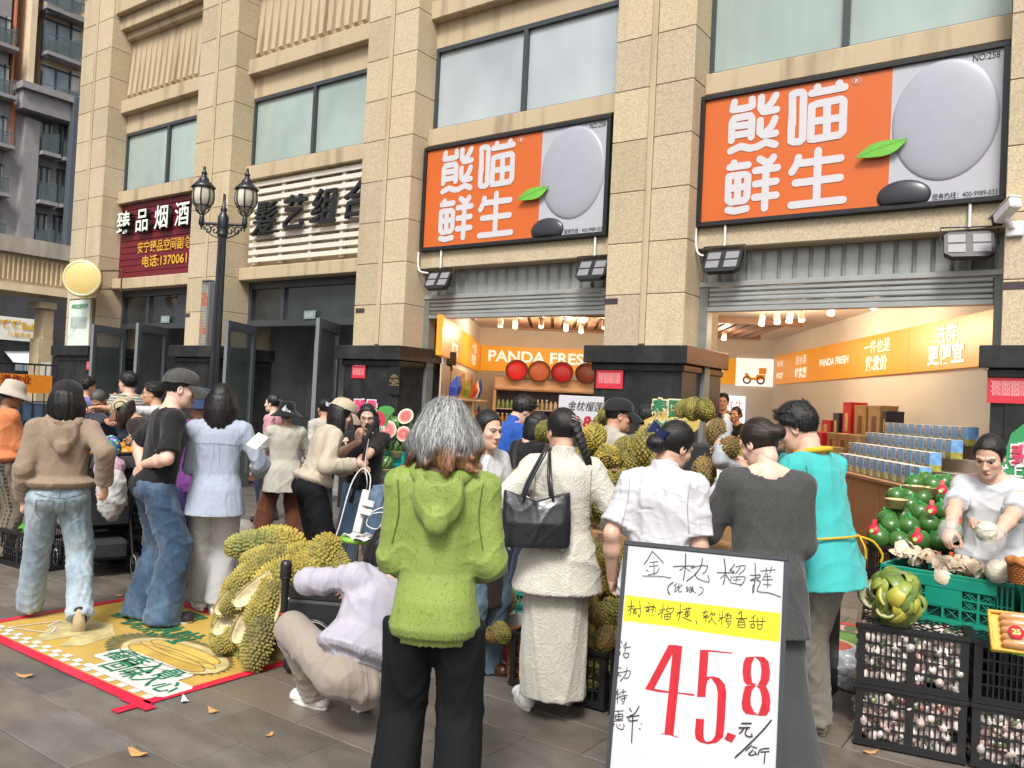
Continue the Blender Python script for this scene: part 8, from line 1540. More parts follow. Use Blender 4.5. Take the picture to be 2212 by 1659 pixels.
def scatter(protos, used, kind, p, nrm, spin, label, cat, group, sc=1.0):
 q = Vector(nrm).to_track_quat('Z', 'Y').to_matrix() @ Matrix.Rotation(spin, 3, 'Z'); o = protos[kind]
 if not used[kind]: used[kind] = 1; o.location = p; o.rotation_euler = q.to_euler(); tag(o, label, cat, group)
 else: o = again(o, label, p, q.to_euler(), group)
 o.scale = (sc,)*3; return o
PC = PX(1934, 1322, 3.98); PC.z = .592+.14
k = 0
for lay, (ph_, n) in enumerate(((1.35, 3), (.95, 7), (.5, 9), (.05, 10), (-.4, 10), (-.8, 9))):
 for i in range(n):
  a = 2*math.pi*(i+.5*(lay % 2))/n+rg.uniform(-.15, .15); ph2 = ph_+rg.uniform(-.1, .1); v = Vector((math.cos(a)*math.cos(ph2), math.sin(a)*math.cos(ph2), math.sin(ph2)))
  if lay == 0: v = Vector((math.cos(a)*.35, math.sin(a)*.35, .93))
  jr = rg.uniform(.88, 1.12); p = PC+Vector((v.x*.128*jr, v.y*.128*jr, v.z*.135)); kk = rg.choice((1, 1, 2, 3, 3, 3, 0))
  scatter(pe, pu, kk, p, v+Vector((rg.uniform(-.6, .6), rg.uniform(-.6, .6), rg.uniform(-.3, .5))), rg.uniform(-.7, .7)+3.14*rg.randrange(2), 'thick yellowing peel piece in the heap on the latticed crate' if kk == 2 else 'thick green peel piece in the heap on the latticed crate', 'pomelo peel', 'pomelo peels in the heap', rg.uniform(1.0, 1.35))
f = MB(); f.lathe([(0, -.13), (.075, -.13), (.085, -.02), (.06, .06), (0, .08)], 18); o = f.build('peel_heap_core', M('peel_core', (.10, .13, .03), .8, var=.4, vs=20)); o.location = PC; tag(o, 'older peels packed inside the green peel heap', 'peel heap', kind='stuff')
pb = [shell('dried_peel', .07, .6, .8, .004, ((.58, .50, .38), (.62, .55, .43), (.64, .60, .48)), 11), shell('dried_peel', .045, .9, 1.1, .004, ((.58, .42, .29), (.62, .53, .41), (.64, .60, .48)), 12), shell('dried_peel', .06, .45, 1.2, .004, ((.62, .55, .42), (.56, .40, .27), (.62, .57, .46)), 13)]; pb_u = [0]*3
for i in range(64):
 t = rg.uniform(.03, .78); q = gl+gx*gw*t+gy*rg.uniform(.02, .3)+Vector((0, 0, gz-gl.z+.012+.05*math.sin(math.pi*min(1, t/.6)**.7)*rg.random()))
 scatter(pb, pb_u, rg.randrange(3), q+Vector((0, 0, .02)), Vector((rg.uniform(-.8, .8), rg.uniform(-1.0, .5), rg.uniform(.2, 1))), rg.uniform(0, 6), 'curled pale peel scrap lying on the green crate', 'peel', 'curled peels on the green crate', rg.uniform(.6, 1.05))
scatter(pb, pb_u, 0, gl+gx*gw*.50+gy*-.012+Vector((0, 0, gz-gl.z-.02)), Vector((0, -1, .1)), 1.3, 'large pale peel scrap draped over the edge of the green crate', 'peel', 'draped peel', 1.0)
def lump(name, r, seed, mat, amp=.08, el=(1, 1, 1)):
 Fl = Field((-r*1.5,)*3, (r*1.5,)*3, r/9); Fl.op(ell((0, 0, 0), (r*el[0], r*el[1], r*el[2])), 0); v, q = Fl.mesh(); n = v/np.linalg.norm(v, axis=1, keepdims=True); v = v+n*folds(v, seed, r*amp, r*.9, (1, 1, 1))[:, None]; return mesh_np(name, v, q, mat, True)
m_pith = M('pomelo_pith', (.56, .52, .42), .55, var=.08, vs=30, bump=.3, bs=60, coat=.25)
o = lump('peeled_pomelo', .058, 3, m_pith); q = PX(2156, 1224, 3.98); o.location = (q.x, q.y, gz+.05); tag(o, 'round peeled white pomelo wrapped in film on the green crate', 'pomelo')
o = lump('peeled_pomelo', .05, 5, m_pith, .12); o.location = P['seller']['root'].matrix_world @ Vector((0, 0, 0)) if 0 else PX(2131, 1148, 3.92); tag(o, 'half peeled pomelo held in the seller gloved hand', 'pomelo')
wicker('wicker_basket', 'small wicker basket of orange snacks at the frame edge on the green crate', PX(2225, 1262, 3.8), .09, .08, .10, m_wick, 9)
o = lump('orange_snack_pile', .075, 8, M('orange_snack', (.55, .23, .05), .6, var=.3, vs=60, bump=.8, bs=90), .2, (1, 1, .5)); q = PX(2225, 1222, 3.8); o.location = q; tag(o, 'orange crumbly snacks heaped in the small wicker basket', 'snack')
# tray of orange fruit segments with a 25 sticker
q = PX(2205, 1372, 3.62); s = thing('fruit_tray', 'yellow foam tray of orange fruit slices with a red 25 sticker', 'fruit tray', q, (R(52), 0, FA+R(4))); f = MB(); tw, th_ = .125, .095
f.box((-tw, -th_, 0), (tw, th_, .008), bev=.004)
for (a, b, c_, d2) in ((-tw, -th_, tw, -th_+.012), (-tw, th_-.012, tw, th_), (-tw, -th_+.012, -tw+.012, th_-.012), (tw-.012, -th_+.012, tw, th_-.012)): f.box((a, b, .006), (c_, d2, .028), bev=.004)
f.build('tray', M('foam_yellow', (.62, .36, .05), .6), s)
for i in range(5): f = MB(); f.lathe([(0, -.085), (.02, -.075), (.032, -.03), (.034, .03), (.02, .075), (0, .085)], 16, 0, Matrix.Translation((0.0, -.062+i*.031, .03)) @ Matrix.Rotation(R(90), 4, 'Y'), (1, .75)); f.build('fruit_slice', M('orange_flesh', (.55, .27, .12), .3, var=.2, vs=18, coat=.5, bump=.2, bs=60), s)
f = MB(); f.lathe([(0, .003), (.031, .003), (.031, 0)], 24, 0, Matrix.Translation((-.03, -.02, .062))); f.build('sticker', M('sticker_red', (.55, .02, .05), .4), s); text('25', .034, M('sticker_yellow', (.75, .6, .05), .5), s, (-.03, -.02, .067), rot=(0, 0, 0), bold=.03)
lf = MB(); lf.add([(0, 0, 0), (.05, .03, .012), (.11, .02, .004), (.15, .0, 0), (.11, -.035, .006), (.05, -.03, .012)], [(0, 1, 2), (0, 2, 3), (0, 3, 4), (0, 4, 5)], 0, True)
lo_ = lf.build('green_leaf', M('leaf_green', (.06, .22, .04), .5, var=.2)); lo_.location = PX(2150, 1405, 3.6); lo_.rotation_euler = (R(20), 0, .4); tag(lo_, 'green leaf on the black crate below the orange tray', 'leaf', 'leaves under the orange tray'); again(lo_, 'green leaf at the frame edge below the orange tray', PX(2185, 1412, 3.55), (R(25), .2, 1.2))
# pomelos in green nets on black crates
pc0 = PX(1872, 1183, 4.72); PA = GA
for i in range(2):
 for lv in range(3):
  c_ = pc0+gx*(.30+i*.62)+gy*.24; put(K1, Vector((c_.x, c_.y, .01+lv*.282)), PA, 'black crate in the stack under the green pomelos, %s' % (['lowest', 'middle', 'top'][lv]+(' by the aqua shirt' if i == 0 else ' behind the seller')), GB)
 c_ = pc0+gx*(.30+i*.62)+gy*.66; put(K1, Vector((c_.x, c_.y, .576)), PA, 'rear black crate under the raised pomelos %s' % ('by the counter' if i == 0 else 'behind the seller'), GB); put(K1, Vector((c_.x, c_.y, .29)), PA, 'rear low black crate of the pomelo display %s' % ('by the counter' if i == 0 else 'behind the seller'), GB)
m_pom = M('pomelo_green', (.045, .13, .022), .32, var=.3, vs=14, bump=.12, bs=160, coat=.25); m_net = M('green_net', (.015, .30, .07), .45)
f = MB(); f.lathe([(0, -.94), (.35, -.93), (.7, -.74), (.92, -.4), (1, -.02), (.95, .32), (.75, .66), (.4, .9), (.12, .97), (0, .95)], 26, mat=Matrix.Scale(.06, 4)); pom = f.build('pomelo', m_pom)
f = MB()
for k_ in range(10): a = k_*.628; f.tube([(.0605*math.cos(a+t*.5)*math.sin(t), .0605*math.sin(a+t*.5)*math.sin(t), .0585*math.cos(t)) for t in [.06+.12*i for i in range(9)]], .0009, 4)
f.tube([(0, 0, .054), (.006, .004, .064), (.016, .006, .068)], [.010, .006, .010], 6); f.build('net', m_net, pom)
PO = [(625, 1080, 70), (770, 1105, 65), (915, 1105, 75), (1050, 1105, 62), (710, 1000, 62), (840, 1000, 70), (985, 985, 66), (1110, 1010, 60), (690, 950, 55), (790, 925, 52), (920, 900, 72), (1090, 890, 66), (850, 850, 58), (745, 905, 52), (1060, 775, 72), (750, 785, 58), (845, 780, 50), (940, 800, 50), (880, 695, 58), (1010, 705, 65), (1180, 715, 62), (1120, 800, 52), (960, 670, 45), (1090, 690, 48), (1190, 1060, 52), (1240, 720, 48)]
fst = True
for i, (u, v, r_) in enumerate(PO):
 x, y = 1709+.302*u, 835.5+.302*v; up_ = max(0, (1105-v)/420); dep = 4.72+.75*up_; p = PX(x, y, dep); sc = max(1.0, 1.14*r_*.302*dep/FPX/.06); ro = (rg.uniform(-.5, .5), rg.uniform(-.5, .5), rg.uniform(0, 6))
 lab = 'glossy green pomelo in a green net in the front row of the pile' if v > 1040 else ('glossy green pomelo in a green net in the middle of the pile' if v > 830 else 'glossy green pomelo in a green net along the top of the pile')
 if fst: fst = False; o = pom; o.location = p; o.rotation_euler = ro; o.scale = (sc,)*3; tag(o, lab, 'pomelo', lab.replace('pomelo', 'pomelos', 1))
 else: o = again(pom, lab, p, ro, lab.replace('pomelo', 'pomelos', 1), sc)
for i, (u, v, d, lab) in enumerate(((900, 1080, 4.6, 'red round fruit tag hanging on the front row of pomelos'), (1005, 880, 4.95, 'red round fruit tag in the middle of the pomelo pile'), (1080, 735, 5.2, 'red round fruit tag near the top of the pomelo pile'), (590, 1020, 4.7, 'red and white ribbon tag on the pomelo by the aqua shirt'))):
 p = PX(1709+.302*u, 835.5+.302*v, d-.08); s = thing('fruit_tag', lab, 'tag', p, (R(70), 0, R(camyaw(1980)+rg.uniform(-15, 15))), 'red tags on the pomelos'); f = MB(); f.lathe([(0, .002), (.030, .002), (.030, 0), (0, 0)], 22, mat=Matrix.Translation((0, 0, 0))); f.box((-.012, .03, 0), (.012, .058, .002)); f.build('disc', M('sticker_red', (.55, .02, .05), .4), s); f = MB(); f.lathe([(0, .0035), (.012, .0035)], 12, mat=Matrix.Translation((-.008, -.01, 0))); f.build('dot', M('tag_green', (.25, .5, .1), .5), s)
for (u, v, d, lab) in ((750, 850, 5.0, 'beige tub of pomelos at the near end of the upper row'), (880, 755, 5.3, 'beige tub of pomelos second in the upper row'), (985, 765, 5.3, 'beige tub of pomelos under the red tag')): tub(1709+.302*u, 835.5+.302*(v+20), d, 22, lab)
# green promotional board at the frame edge
p = PX(2196, 975, 4.75); s = thing('promo_sign', 'green promotional board with pink and white characters at the frame edge', 'sign', p, R(camyaw(2180)))
f = MB(); f.prism([(-.10, -.22), (-.21, -.20), (-.17, -.08), (-.06, -.02), (-.03, .10), (.03, .16), (.5, .16), (.5, -.22)], 0, .012); f.build('card', M('promo_green', (.03, .26, .09), .5, var=.1), s)
mw_ = M('promo_white', (.75, .68, .7), .5); mp2 = M('promo_rose', (.55, .04, .09), .5)
for (t_, x, z, sz) in (('皇', .10, .085, .13), ('翡翠', .10, -.03, .13)): text(t_, sz, mw_, s, (x, -.008, z), bold=.09); text(t_, sz, mp2, s, (x, -.012, z), bold=.02)
text('树上熟', .075, mw_, s, (.0, -.008, -.12), bold=.02); text('天然好味', .06, mw_, s, (-.02, -.008, -.185), bold=.02)
# white plastic bag on the ground and thin bag at the counter
def bag(label, p, r, h, mat, seed, name='plastic_bag'):
 Fl = Field((-r*1.6, -r*1.4, -.02), (r*1.6, r*1.4, h*1.3), r/11); Fl.op(ell((0, 0, h*.42), (r, r*.75, h*.45)), 0).op(ell((-r*.7, 0, h*.3), (r*.6, r*.5, h*.32)), .05).op(capsule((0, 0, h*.75), (r*.2, 0, h*1.05), r*.35, r*.18), .05).cut((0, 0, .004), (0, 0, -1)); v, q = Fl.mesh(); n = Fl.grad(v); v = v+n*folds(v, seed, r*.16, r*.7, (1, 1, .7))[:, None]; v[:, 2] = np.maximum(v[:, 2], .004); o = mesh_np(name, v, q, mat, True); o.location = p; return tag(o, label, 'bag')
m_bag = M('film_white', (.52, .53, .58), .3, var=.06, alpha=.86, coat=.3, bump=.6, bs=30); g_ = GZ(1815, 1500); bag('crumpled white plastic bag on the ground by the stacked black crates', (g_.x+.02, g_.y+.12, 0), .15, .24, m_bag, 2)
q = PX(1545, 1075, 4.25); bag('thin white carrier bag held between the two women at the counter', q-Vector((0, 0, .17)), .08, .25, m_bag, 5)
for (x, y, d, lab, ro) in ((1565, 1042, 3.95, 'pale edged phone in the hands of the woman in the charcoal sweater', 20), (556, 953, 5.55, 'white edged tablet held by the woman in pale blue', -20)):
 f = MB(); f.box((-.04, -.005, -.075), (.04, .005, .075), bev=.003); o = f.build('phone', M('phone_rim', (.62, .66, .55), .4)); o.location = PX(x, y, d); o.rotation_euler = (R(-55), R(25), R(camyaw(x)+ro)); tag(o, lab, 'phone')
f = MB(); f.box((-.036, -.004, -.075), (.036, .004, .075), bev=.006); o = f.build('phone', m_black); o.location = PX(88, 1062, 5.16); o.rotation_euler = (R(6), R(-3), R(camyaw(92)-4)); tag(o, 'black phone sticking out of the back pocket of the pale jeans', 'phone')
for (x, y, mt, sz, lab) in ((53, 1463, 0, .036, 'thin tan peel scrap on the paving near the frame edge below the mat'), (298, 1632, 0, .040, 'squarish tan peel scrap on the paving in front of everything'), (458, 1539, 0, .03, 'small tan peel scrap on the paving beyond the taped corner'), (582, 1590, 0, .02, 'tiny reddish peel scrap on the paving near the squatting woman'), (988, 1611, 0, .04, 'tan peel scrap on the paving beside the black trousers'), (1878, 1628, 0, .03, 'long orange peel scrap at the foot of the black crates'), (398, 1516, 1, .03, 'white paper scrap on the paving by the taped corner'), (258, 1288, 0, .02, 'small pale peel scrap near the stroller wheel')):
 g_ = GZ(x, y); f = MB(); n = 9; pts = [(sz*(1+.25*math.sin(3*k_+x))*math.cos(2*math.pi*k_/n)*1.25, sz*(.55+.15*math.sin(2*k_+y))*math.sin(2*math.pi*k_/n)) for k_ in range(n)]; f.add([(a, b, .004+.25*a*a/sz) for a, b in pts]+[(a, b, .007+.25*a*a/sz) for a, b in pts], [tuple(range(n))[::-1], tuple(range(n, 2*n))]+[(k_, (k_+1) % n, n+(k_+1) % n, n+k_) for k_ in range(n)]); o = f.build('paper_scrap' if mt else 'peel_scrap', M('scrap_white', (.6, .6, .6), .7) if mt else M('scrap_tan', (.52, .27, .10), .6, var=.15)); o.location = g_; o.rotation_euler = (0, 0, x*.37); tag(o, lab, 'scrap')
# ---------------------------------------------------------------- shop counter, milk cartons and gift boxes
s = thing('shop_counter', 'long brown wood counter along the shop side wall', 'counter', I(3.08, 7.25, .14), R(YAWI)); f = MB(); f.box((0, 0, .02), (1.0, 5.97, .84)); f.box((-.02, -.02, .84), (1.02, 5.99, .88), bev=.006)
for k_ in range(8): f.box((-.006, .03+k_*.7, .06), (0, .70+k_*.7, .80), bev=.003)
f.build('cabinet', M('counter_wood', (.30, .145, .055), .45, var=.12, vs=3, st=(1, .3, 2)), s); f = MB(); f.box((.02, -.024, .03), (.9, -.0, .82)); f.build('end_cloth', M('red_orange_panel', (.50, .08, .02), .5), s)
f = MB()
for i in range(4): f.box((.22+.17*i, .02, .88), (1.0, 2.5, .88+.12*i+.001)) if i else None
f.build('display_step', M('step_board', (.4, .33, .26), .6), s)
m_sky = M('carton_sky', (.14, .30, .52), .4, var=.35, vs=14); m_mead = M('carton_meadow', (.28, .26, .05), .4, var=.5, vs=30); m_cw = M('carton_white', (.58, .56, .52), .4)
mk = bpy.data.objects.new('milk_carton', None); COL.objects.link(mk)
f = MB(); f.box((-.05, -.085, 0), (.05, .085, .17), 0, bev=.002); f.box((-.0515, -.083, .06), (-.05, .02, .168), 1); f.box((-.0517, -.083, .002), (-.05, .02, .06), 2); f.box((-.049, -.0865, .06), (.049, -.085, .168), 1); f.box((-.049, -.0867, .002), (.049, -.085, .06), 2); f.build('box', [m_cw, m_sky, m_mead], mk)
text('水牛\n纯牛奶', .04, M('carton_brown', (.12, .04, .02), .5), mk, (-.053, .052, .10), rot=(R(90), 0, R(-90)), bold=.02, width=.055); text('水牛纯牛奶', .026, M('carton_white', (.58, .56, .52), .4), mk, (-.053, -.03, .145), rot=(R(90), 0, R(-90)))
fst = True
for row in range(4):
 for j in range((11, 11, 11, 10)[row]):
  p = I(3.08+.06+.18*row+.05, 7.34+j*.186+.1*(row == 3)+(.22 if row > 0 else 0), .14+.885+.12*row); lab = 'blue and white milk carton in the %s row on the counter' % ('lowest', 'second', 'third', 'topmost')[row]
  if fst: fst = False; o = mk; o.location = p; o.rotation_euler = (0, 0, R(YAWI)); tag(o, lab, 'milk carton', lab.replace('carton', 'cartons'))
  else: o = again(mk, lab, p, R(YAWI), lab.replace('carton', 'cartons'))
GIFT = [(.13, 9.75, 0, .30, .22, 'G', 'gold gift box low on the counter by the milk'), (.13, 10.05, 0, .25, .2, 'G', 'gold gift box low on the counter, second from the milk'), (.13, 10.35, 0, .25, .2, 'R', 'red gift box low on the counter'), (.13, 10.75, 0, .25, .2, 'R', 'red gift box low on the counter farther in'), (.13, 11.2, 0, .3, .22, 'R', 'red gift box at the far end of the counter'), (.42, 9.6, .12, .3, .25, 'G', 'gold gift box on the middle step by the milk'), (.42, 9.95, .12, .3, .25, 'G', 'gold gift box on the middle step'), (.42, 10.35, .12, .3, .25, 'G', 'gold gift box on the middle step farther in'), (.42, 10.8, .12, .3, .24, 'R', 'red gift box on the middle step'), (.42, 11.3, .12, .3, .24, 'R', 'red gift box on the middle step at the far end'),
  (.72, 9.5, .36, .12, .3, 'K', 'slim dark blue box on the top step'), (.72, 9.8, .3, .42, .42, 'G', 'tall gold gift box on the top step'), (.72, 10.25, .3, .36, .42, 'G', 'tall gold gift box with a printed figure on the top step'), (.72, 10.7, .3, .3, .46, 'R', 'tall red gift box holding a bottle on the top step'), (.72, 11.1, .3, .25, .32, 'K', 'black gift box on the top step'), (.72, 11.5, .3, .35, .22, 'R', 'wide red gift box on the top step')]
for (a_, b_, z_, w_, h_, c_, lab) in GIFT:
 s = thing('gift_box', lab, 'gift box', I(3.08+a_, b_, .14+.885+z_), R(YAWI+rg.uniform(-3, 3)), 'gift boxes on the counter'); mt = {'G': M('gift_gold', (.40, .25, .10), .35, .25, var=.2, vs=12), 'R': M('gift_red', (.42, .012, .018), .3, var=.15), 'K': M('gift_dark', (.015, .017, .035), .4)}[c_]
 f = MB(); f.box((-.1, -w_/2+.01, 0), (.1, w_/2-.01, h_-.03), bev=.004); f.build('box', mt, s); f = MB(); f.box((-.102, -w_/2+.008, h_-.035), (.102, w_/2-.008, h_), bev=.004); f.build('lid', mt, s); f = MB(); f.box((-.104, -w_*.16, h_*.2), (-.1, w_*.16, h_*.7)); f.build('label', M('gift_print', (.5, .36, .12), .4, var=.6, vs=25) if c_ != 'G' else M('gift_print_d', (.16, .05, .03), .4, var=.6, vs=25), s)
 if z_ < .2 and z_ > 0 or z_ >= .3: f = MB(); f.box((-.1, -w_/2, -z_), (.1, w_/2, -.002)); f.build('stand', M('step_board', (.4, .33, .26), .6), s)
f = MB(); f.add([(-3.45, 8.66, .146), (-.78, 8.66, .146), tuple(I(3.06, 8.0, .146)), tuple(I(3.06, 12, .146)), tuple(I(1.2, 12, .146)), (-3.45, 9.3, .146)], [(0, 1, 2, 3, 4, 5)]); o = f.build('red_carpet', M('carpet_red', (.36, .012, .012), .7, var=.12, vs=20)); tag(o, 'red carpet on the raised floor of the shop entrance', 'carpet')
f = MB(); f.box((-3.46, 8.55, .0), (-.8, 8.62, .135)); f.box((-7.45, 8.55, .0), (-4.66, 8.62, .135)); f.build('step_riser', m_dark, B)
# price card and Thai durian card behind the stall
p = PX(1262, 897, 6.9); s = thing('price_card', 'white price card with black and red handwriting behind the braid', 'sign', p, R(camyaw(1262)-5)); f = MB(); f.box((-.22, 0, -.2), (.16, .012, .16), bev=.003); f.build('card', M('whiteboard', (.58, .575, .60), .22), s); text('金枕榴莲', .085, m_ltext, s, (-.0, -.006, .07), shear=.25, width=.30); text('39.8', .13, M('marker_red', (.52, .004, .02), .4), s, (-.06, -.006, -.06), bold=.03, shear=.15); text('元/斤', .07, M('marker_red', (.52, .004, .02), .4), s, (.09, -.006, -.07), shear=.2); f = MB(); f.tube([(0, .02, -.2), (0, .02, -1.3)], .012, 6); f.build('stand', m_black, s); s.children[-1].location.z = 0
p = PX(1447, 905, 6.4); s = thing('promo_sign', 'yellow green cut out card with outlined 泰国金枕熟 lettering', 'sign', p, R(camyaw(1447))); f = MB(); f.prism([(-.17, -.14), (-.2, -.02), (-.12, .02), (-.13, .14), (.02, .15), (.10, .13), (.14, .10), (.19, .15), (.24, .05), (.22, -.06), (.14, -.14)], 0, .012); f.build('card', M('card_gold', (.50, .36, .09), .5, var=.15, vs=8), s)
for (t_, x, z, sz, w_) in (('泰国', -.02, .075, .14, .24), ('金枕熟', -.0, -.065, .11, .29)): text(t_, sz, M('card_cream', (.6, .55, .35), .5), s, (x, -.005, z), bold=.1, width=w_*1.08); text(t_, sz, m_gr, s, (x, -.009, z), bold=.02, width=w_)
f = MB(); f.tube([(0, .03, -.14), (0, .03, -1.25)], .014, 6); f.build('stand', m_black, s)
f = MB()
p = PX(1405, 925, 6.3)
# rear display table of durians
q0 = PX(1462, 915, 6.2); s = thing('display_table', 'dark cloth covered display table behind the men at the durians', 'table', (q0.x, q0.y, 0), R(0)); f = MB(); f.box((-1.2, -.1, 0), (.7, .5, 1.33), bev=.01); f.build('cloth_cover', M('dark_cloth', (.02, .02, .022), .9), s)
# ---------------------------------------------------------------- tote bag
p = PX(1155, 1180, 4.0); s = thing('tote_bag', 'black woven leather tote bag hanging from the cream jacket shoulder', 'bag', p, R(camyaw(1155)+8))
m_tote = M('woven_leather', (.012, .013, .016), .33, var=.2, vs=20, coat=.25); N_, L2_, b_ = nodes(m_tote); tc = N_.new('ShaderNodeTexCoord'); mpn = N_.new('ShaderNodeMapping'); mpn.inputs['Rotation'].default_value = (0, R(40), 0); bk = N_.new('ShaderNodeTexChecker'); bk.inputs['Scale'].default_value = 75; bp = N_.new('ShaderNodeBump'); bp.inputs['Strength'].default_value = .8; bp.inputs['Distance'].default_value = .004
L2_.new(tc.outputs['Object'], mpn.inputs[0]); L2_.new(mpn.outputs[0], bk.inputs[0]); L2_.new(bk.outputs['Fac'], bp.inputs['Height']); L2_.new(bp.outputs[0], b_.inputs['Normal'])
Ft = Field((-.22, -.12, -.02), (.22, .12, .32), .008); Ft.op(loft([(0, 0, 0, .165, .065), (.02, 0, 0, .172, .07), (.12, 0, 0, .17, .075), (.22, 0, 0, .166, .05), (.27, 0, 0, .163, .03)], Matrix(), 4), 0); v, q = Ft.mesh(); v[:, 2] -= .05*np.clip(1-np.abs(v[:, 0])/.16, 0, 1)*np.clip((v[:, 2]-.12)/.14, 0, 1); n_ = Ft.grad(v); v = v+n_*folds(v, 9, .004, .12)[:, None]; mesh_np('body', v, q, m_tote, True, None, s)
f = MB()
for dy in (-.035, .03): f.tube(bez([(-.075, dy, .20), (-.05, dy*1.2, .30), (.03, dy+.02, .46), (.05, .06, .492), (.07, .12, .46), (.06, dy+.02, .33), (.08, dy, .20)], 26), .0075, 7)
f.build('strap', M('strap_leather', (.012, .012, .014), .3, coat=.3), s)
f = MB()
for x in (-.13, .13): f.lathe([(0, -.012), (.008, -.012), (.008, 0)], 10, mat=Matrix.Translation((x, -.045, 0)))
f.build('stud', m_silver, s)
# hair bow and clip, sun hat bow, apron strings
c_bow = M('navy_satin', (.012, .018, .075), .35, var=.1, bump=.3, bs=20)
def bowm(w, h): 
 f = MB()
 for sg in (-1, 1):
  V = []
  for i in range(7):
   for j in range(5): u = i/6; a = (j/4-.5); V.append((sg*(w*u), -.012-.018*math.sin(u*3.1)+.01*a, h*a*(.35+1.2*u**.7)+.006*math.sin(u*8)))
  n = len(V); V += [(x, y+.012, z) for x, y, z in V]
  f.add(V, [(i*5+j, (i+1)*5+j, (i+1)*5+j+1, i*5+j+1) for i in range(6) for j in range(4)]+[(n+i*5+j, n+i*5+j+1, n+(i+1)*5+j+1, n+(i+1)*5+j) for i in range(6) for j in range(4)], 0, True)
 f.lathe([(0, .014), (.012, .01), (.013, 0), (.012, -.01), (0, -.014)], 10, mat=Matrix.Translation((0, -.014, 0))); return f
def attach(key, f, name, mat, loc, rot=(0, 0, 0)): o = f.build(name, mat, P[key]['root']); o.matrix_local = P[key]['HM'] @ Matrix.Translation(loc) @ Euler(rot).to_matrix().to_4x4(); return o
attach('bow', bowm(.072, .062), 'hair_bow', c_bow, (-.012, -.128, .03), (.3, .5, .1)); attach('sunhat', bowm(.07, .045), 'hat_bow', pattern(M('check_ribbon', (.6, .6, .6), .6), 'check', scale=26, col=(.01, .01, .01)), (0, -.135, .045), (.2, .7, 0))
f = MB()
for dz in (0, .016): f.tube([(.02+.10*math.sin(t), -.015-.112*math.cos(t), .075-dz-.035*math.sin(t)) for t in [-.15+.12*i for i in range(9)]], .004, 6)
attach('cream', f, 'hair_clip', M('crystal_clip', (.55, .55, .5), .25, .6, var=.5, vs=180), (0, 0, 0)); f = MB(); f.lathe([(0, -.012), (.012, 0), (0, .012)], 10, mat=Matrix.Translation((0, 0, 0))); attach('clip', bowm(.05, .04), 'hair_clip', M('clip_silver', (.4, .4, .42), .3, .6), (0, -.15, .06))
r_ = P['aqua']; s_ = r_['s']; f = MB(); T = r_['T']
pts = [T @ (Vector((.20*math.cos(a), -.005+.158*math.sin(a), .075))*s_*1.02) for a in [2*math.pi*i/40 for i in range(41)]]
f.tube(pts, .006, 6, caps=False); q = T @ (Vector((.07, -.168, .075))*s_); f.tube(bez([q, q+Vector((.05, -.04, -.02)), q+Vector((.10, -.06, -.08)), q+Vector((.11, -.05, -.12))], 10), .006, 6); f.tube(bez([q, q+Vector((.0, -.03, -.05)), q+Vector((.01, -.03, -.10))], 8), .005, 6)
f.build('apron_string', M('apron_yellow', (.58, .36, .01), .7), r_['root']); f = MB(); nb = r_['nb']
f.tube([nb+Vector((.078*s_*math.sin(a), -.005+.082*s_*math.cos(a), -.008+.02*math.cos(a+math.pi))) for a in [2*math.pi*i/30 for i in range(31)]], .014, 8, caps=False); f.build('apron_neck_strap', M('apron_yellow', (.58, .36, .01), .7), r_['root'])
# thin gloves read as a film over the seller's hands; round dark print on her shirt
r_ = P['seller']
for i in (0, 1):
 w_ = r_['W'][i]; d = (r_['W'][i]-r_['El'][i]).normalized(); Fg = Field(np.array(w_)-.2, np.array(w_)+.2, .008); Fg.op(capsule(w_-d*.03, w_+d*.05, .038, .052), 0).op(capsule(w_+d*.05, w_+d*.12, .052, .036), .02); v, q = Fg.mesh(); n_ = Fg.grad(v); v = v+n_*folds(v, 4+i, .006, .05, (1, 1, 1))[:, None]; mesh_np('plastic_glove', v, q, M('glove_film', (.8, .8, .8), .15, alpha=.22, coat=.6, bump=.6, bs=40), True, None, r_['root'])
# ---------------------------------------------------------------- left: stroller, crates of oranges and greens
g_ = GZ(182, 1240); s = thing('stroller', 'black folding baby stroller with white rimmed wheels', 'stroller', (g_.x, g_.y+.1, 0), R(166)); f = MB()
for y_ in (-.2, .2): f.tube([(-.30, y_, .10), (-.12, y_, .55), (-.42, y_, 1.0)], .012, 8); f.tube([(.33, y_, .12), (.20, y_, .32), (-.02, y_, .62), (-.10, y_, .70)], .013, 8); f.tube([(-.30, y_, .14), (.30, y_, .20)], .010, 6)
f.tube([(-.42, -.2, 1.0), (-.47, -.2, 1.02), (-.47, .2, 1.02), (-.42, .2, 1.0)], .016, 8); f.build('frame', M('stroller_frame', (.03, .03, .032), .35, .4), s)
for (x, y_, r_) in ((.33, -.22, .09), (.33, .22, .09), (-.30, -.22, .1), (-.30, .22, .1)):
 T = Matrix.Translation((x, y_, r_)) @ Matrix.Rotation(R(90), 4, 'X'); f = MB(); f.lathe([(r_*.72, -.02), (r_, -.016), (r_, .016), (r_*.72, .02)], 24, 0, T); f.lathe([(0, .012), (r_*.7, .014), (r_*.7, -.014), (0, -.012)], 24, 0, T); wl = f.build('wheel', m_black, s); f = MB(); f.lathe([(r_*.70, .021), (r_*.77, .0215), (r_*.77, .019)], 24, 0, T); f.lathe([(r_*.70, -.021), (r_*.77, -.0215), (r_*.77, -.019)], 24, 0, T); f.build('rim', M('rim_white', (.62, .62, .6), .4), wl)
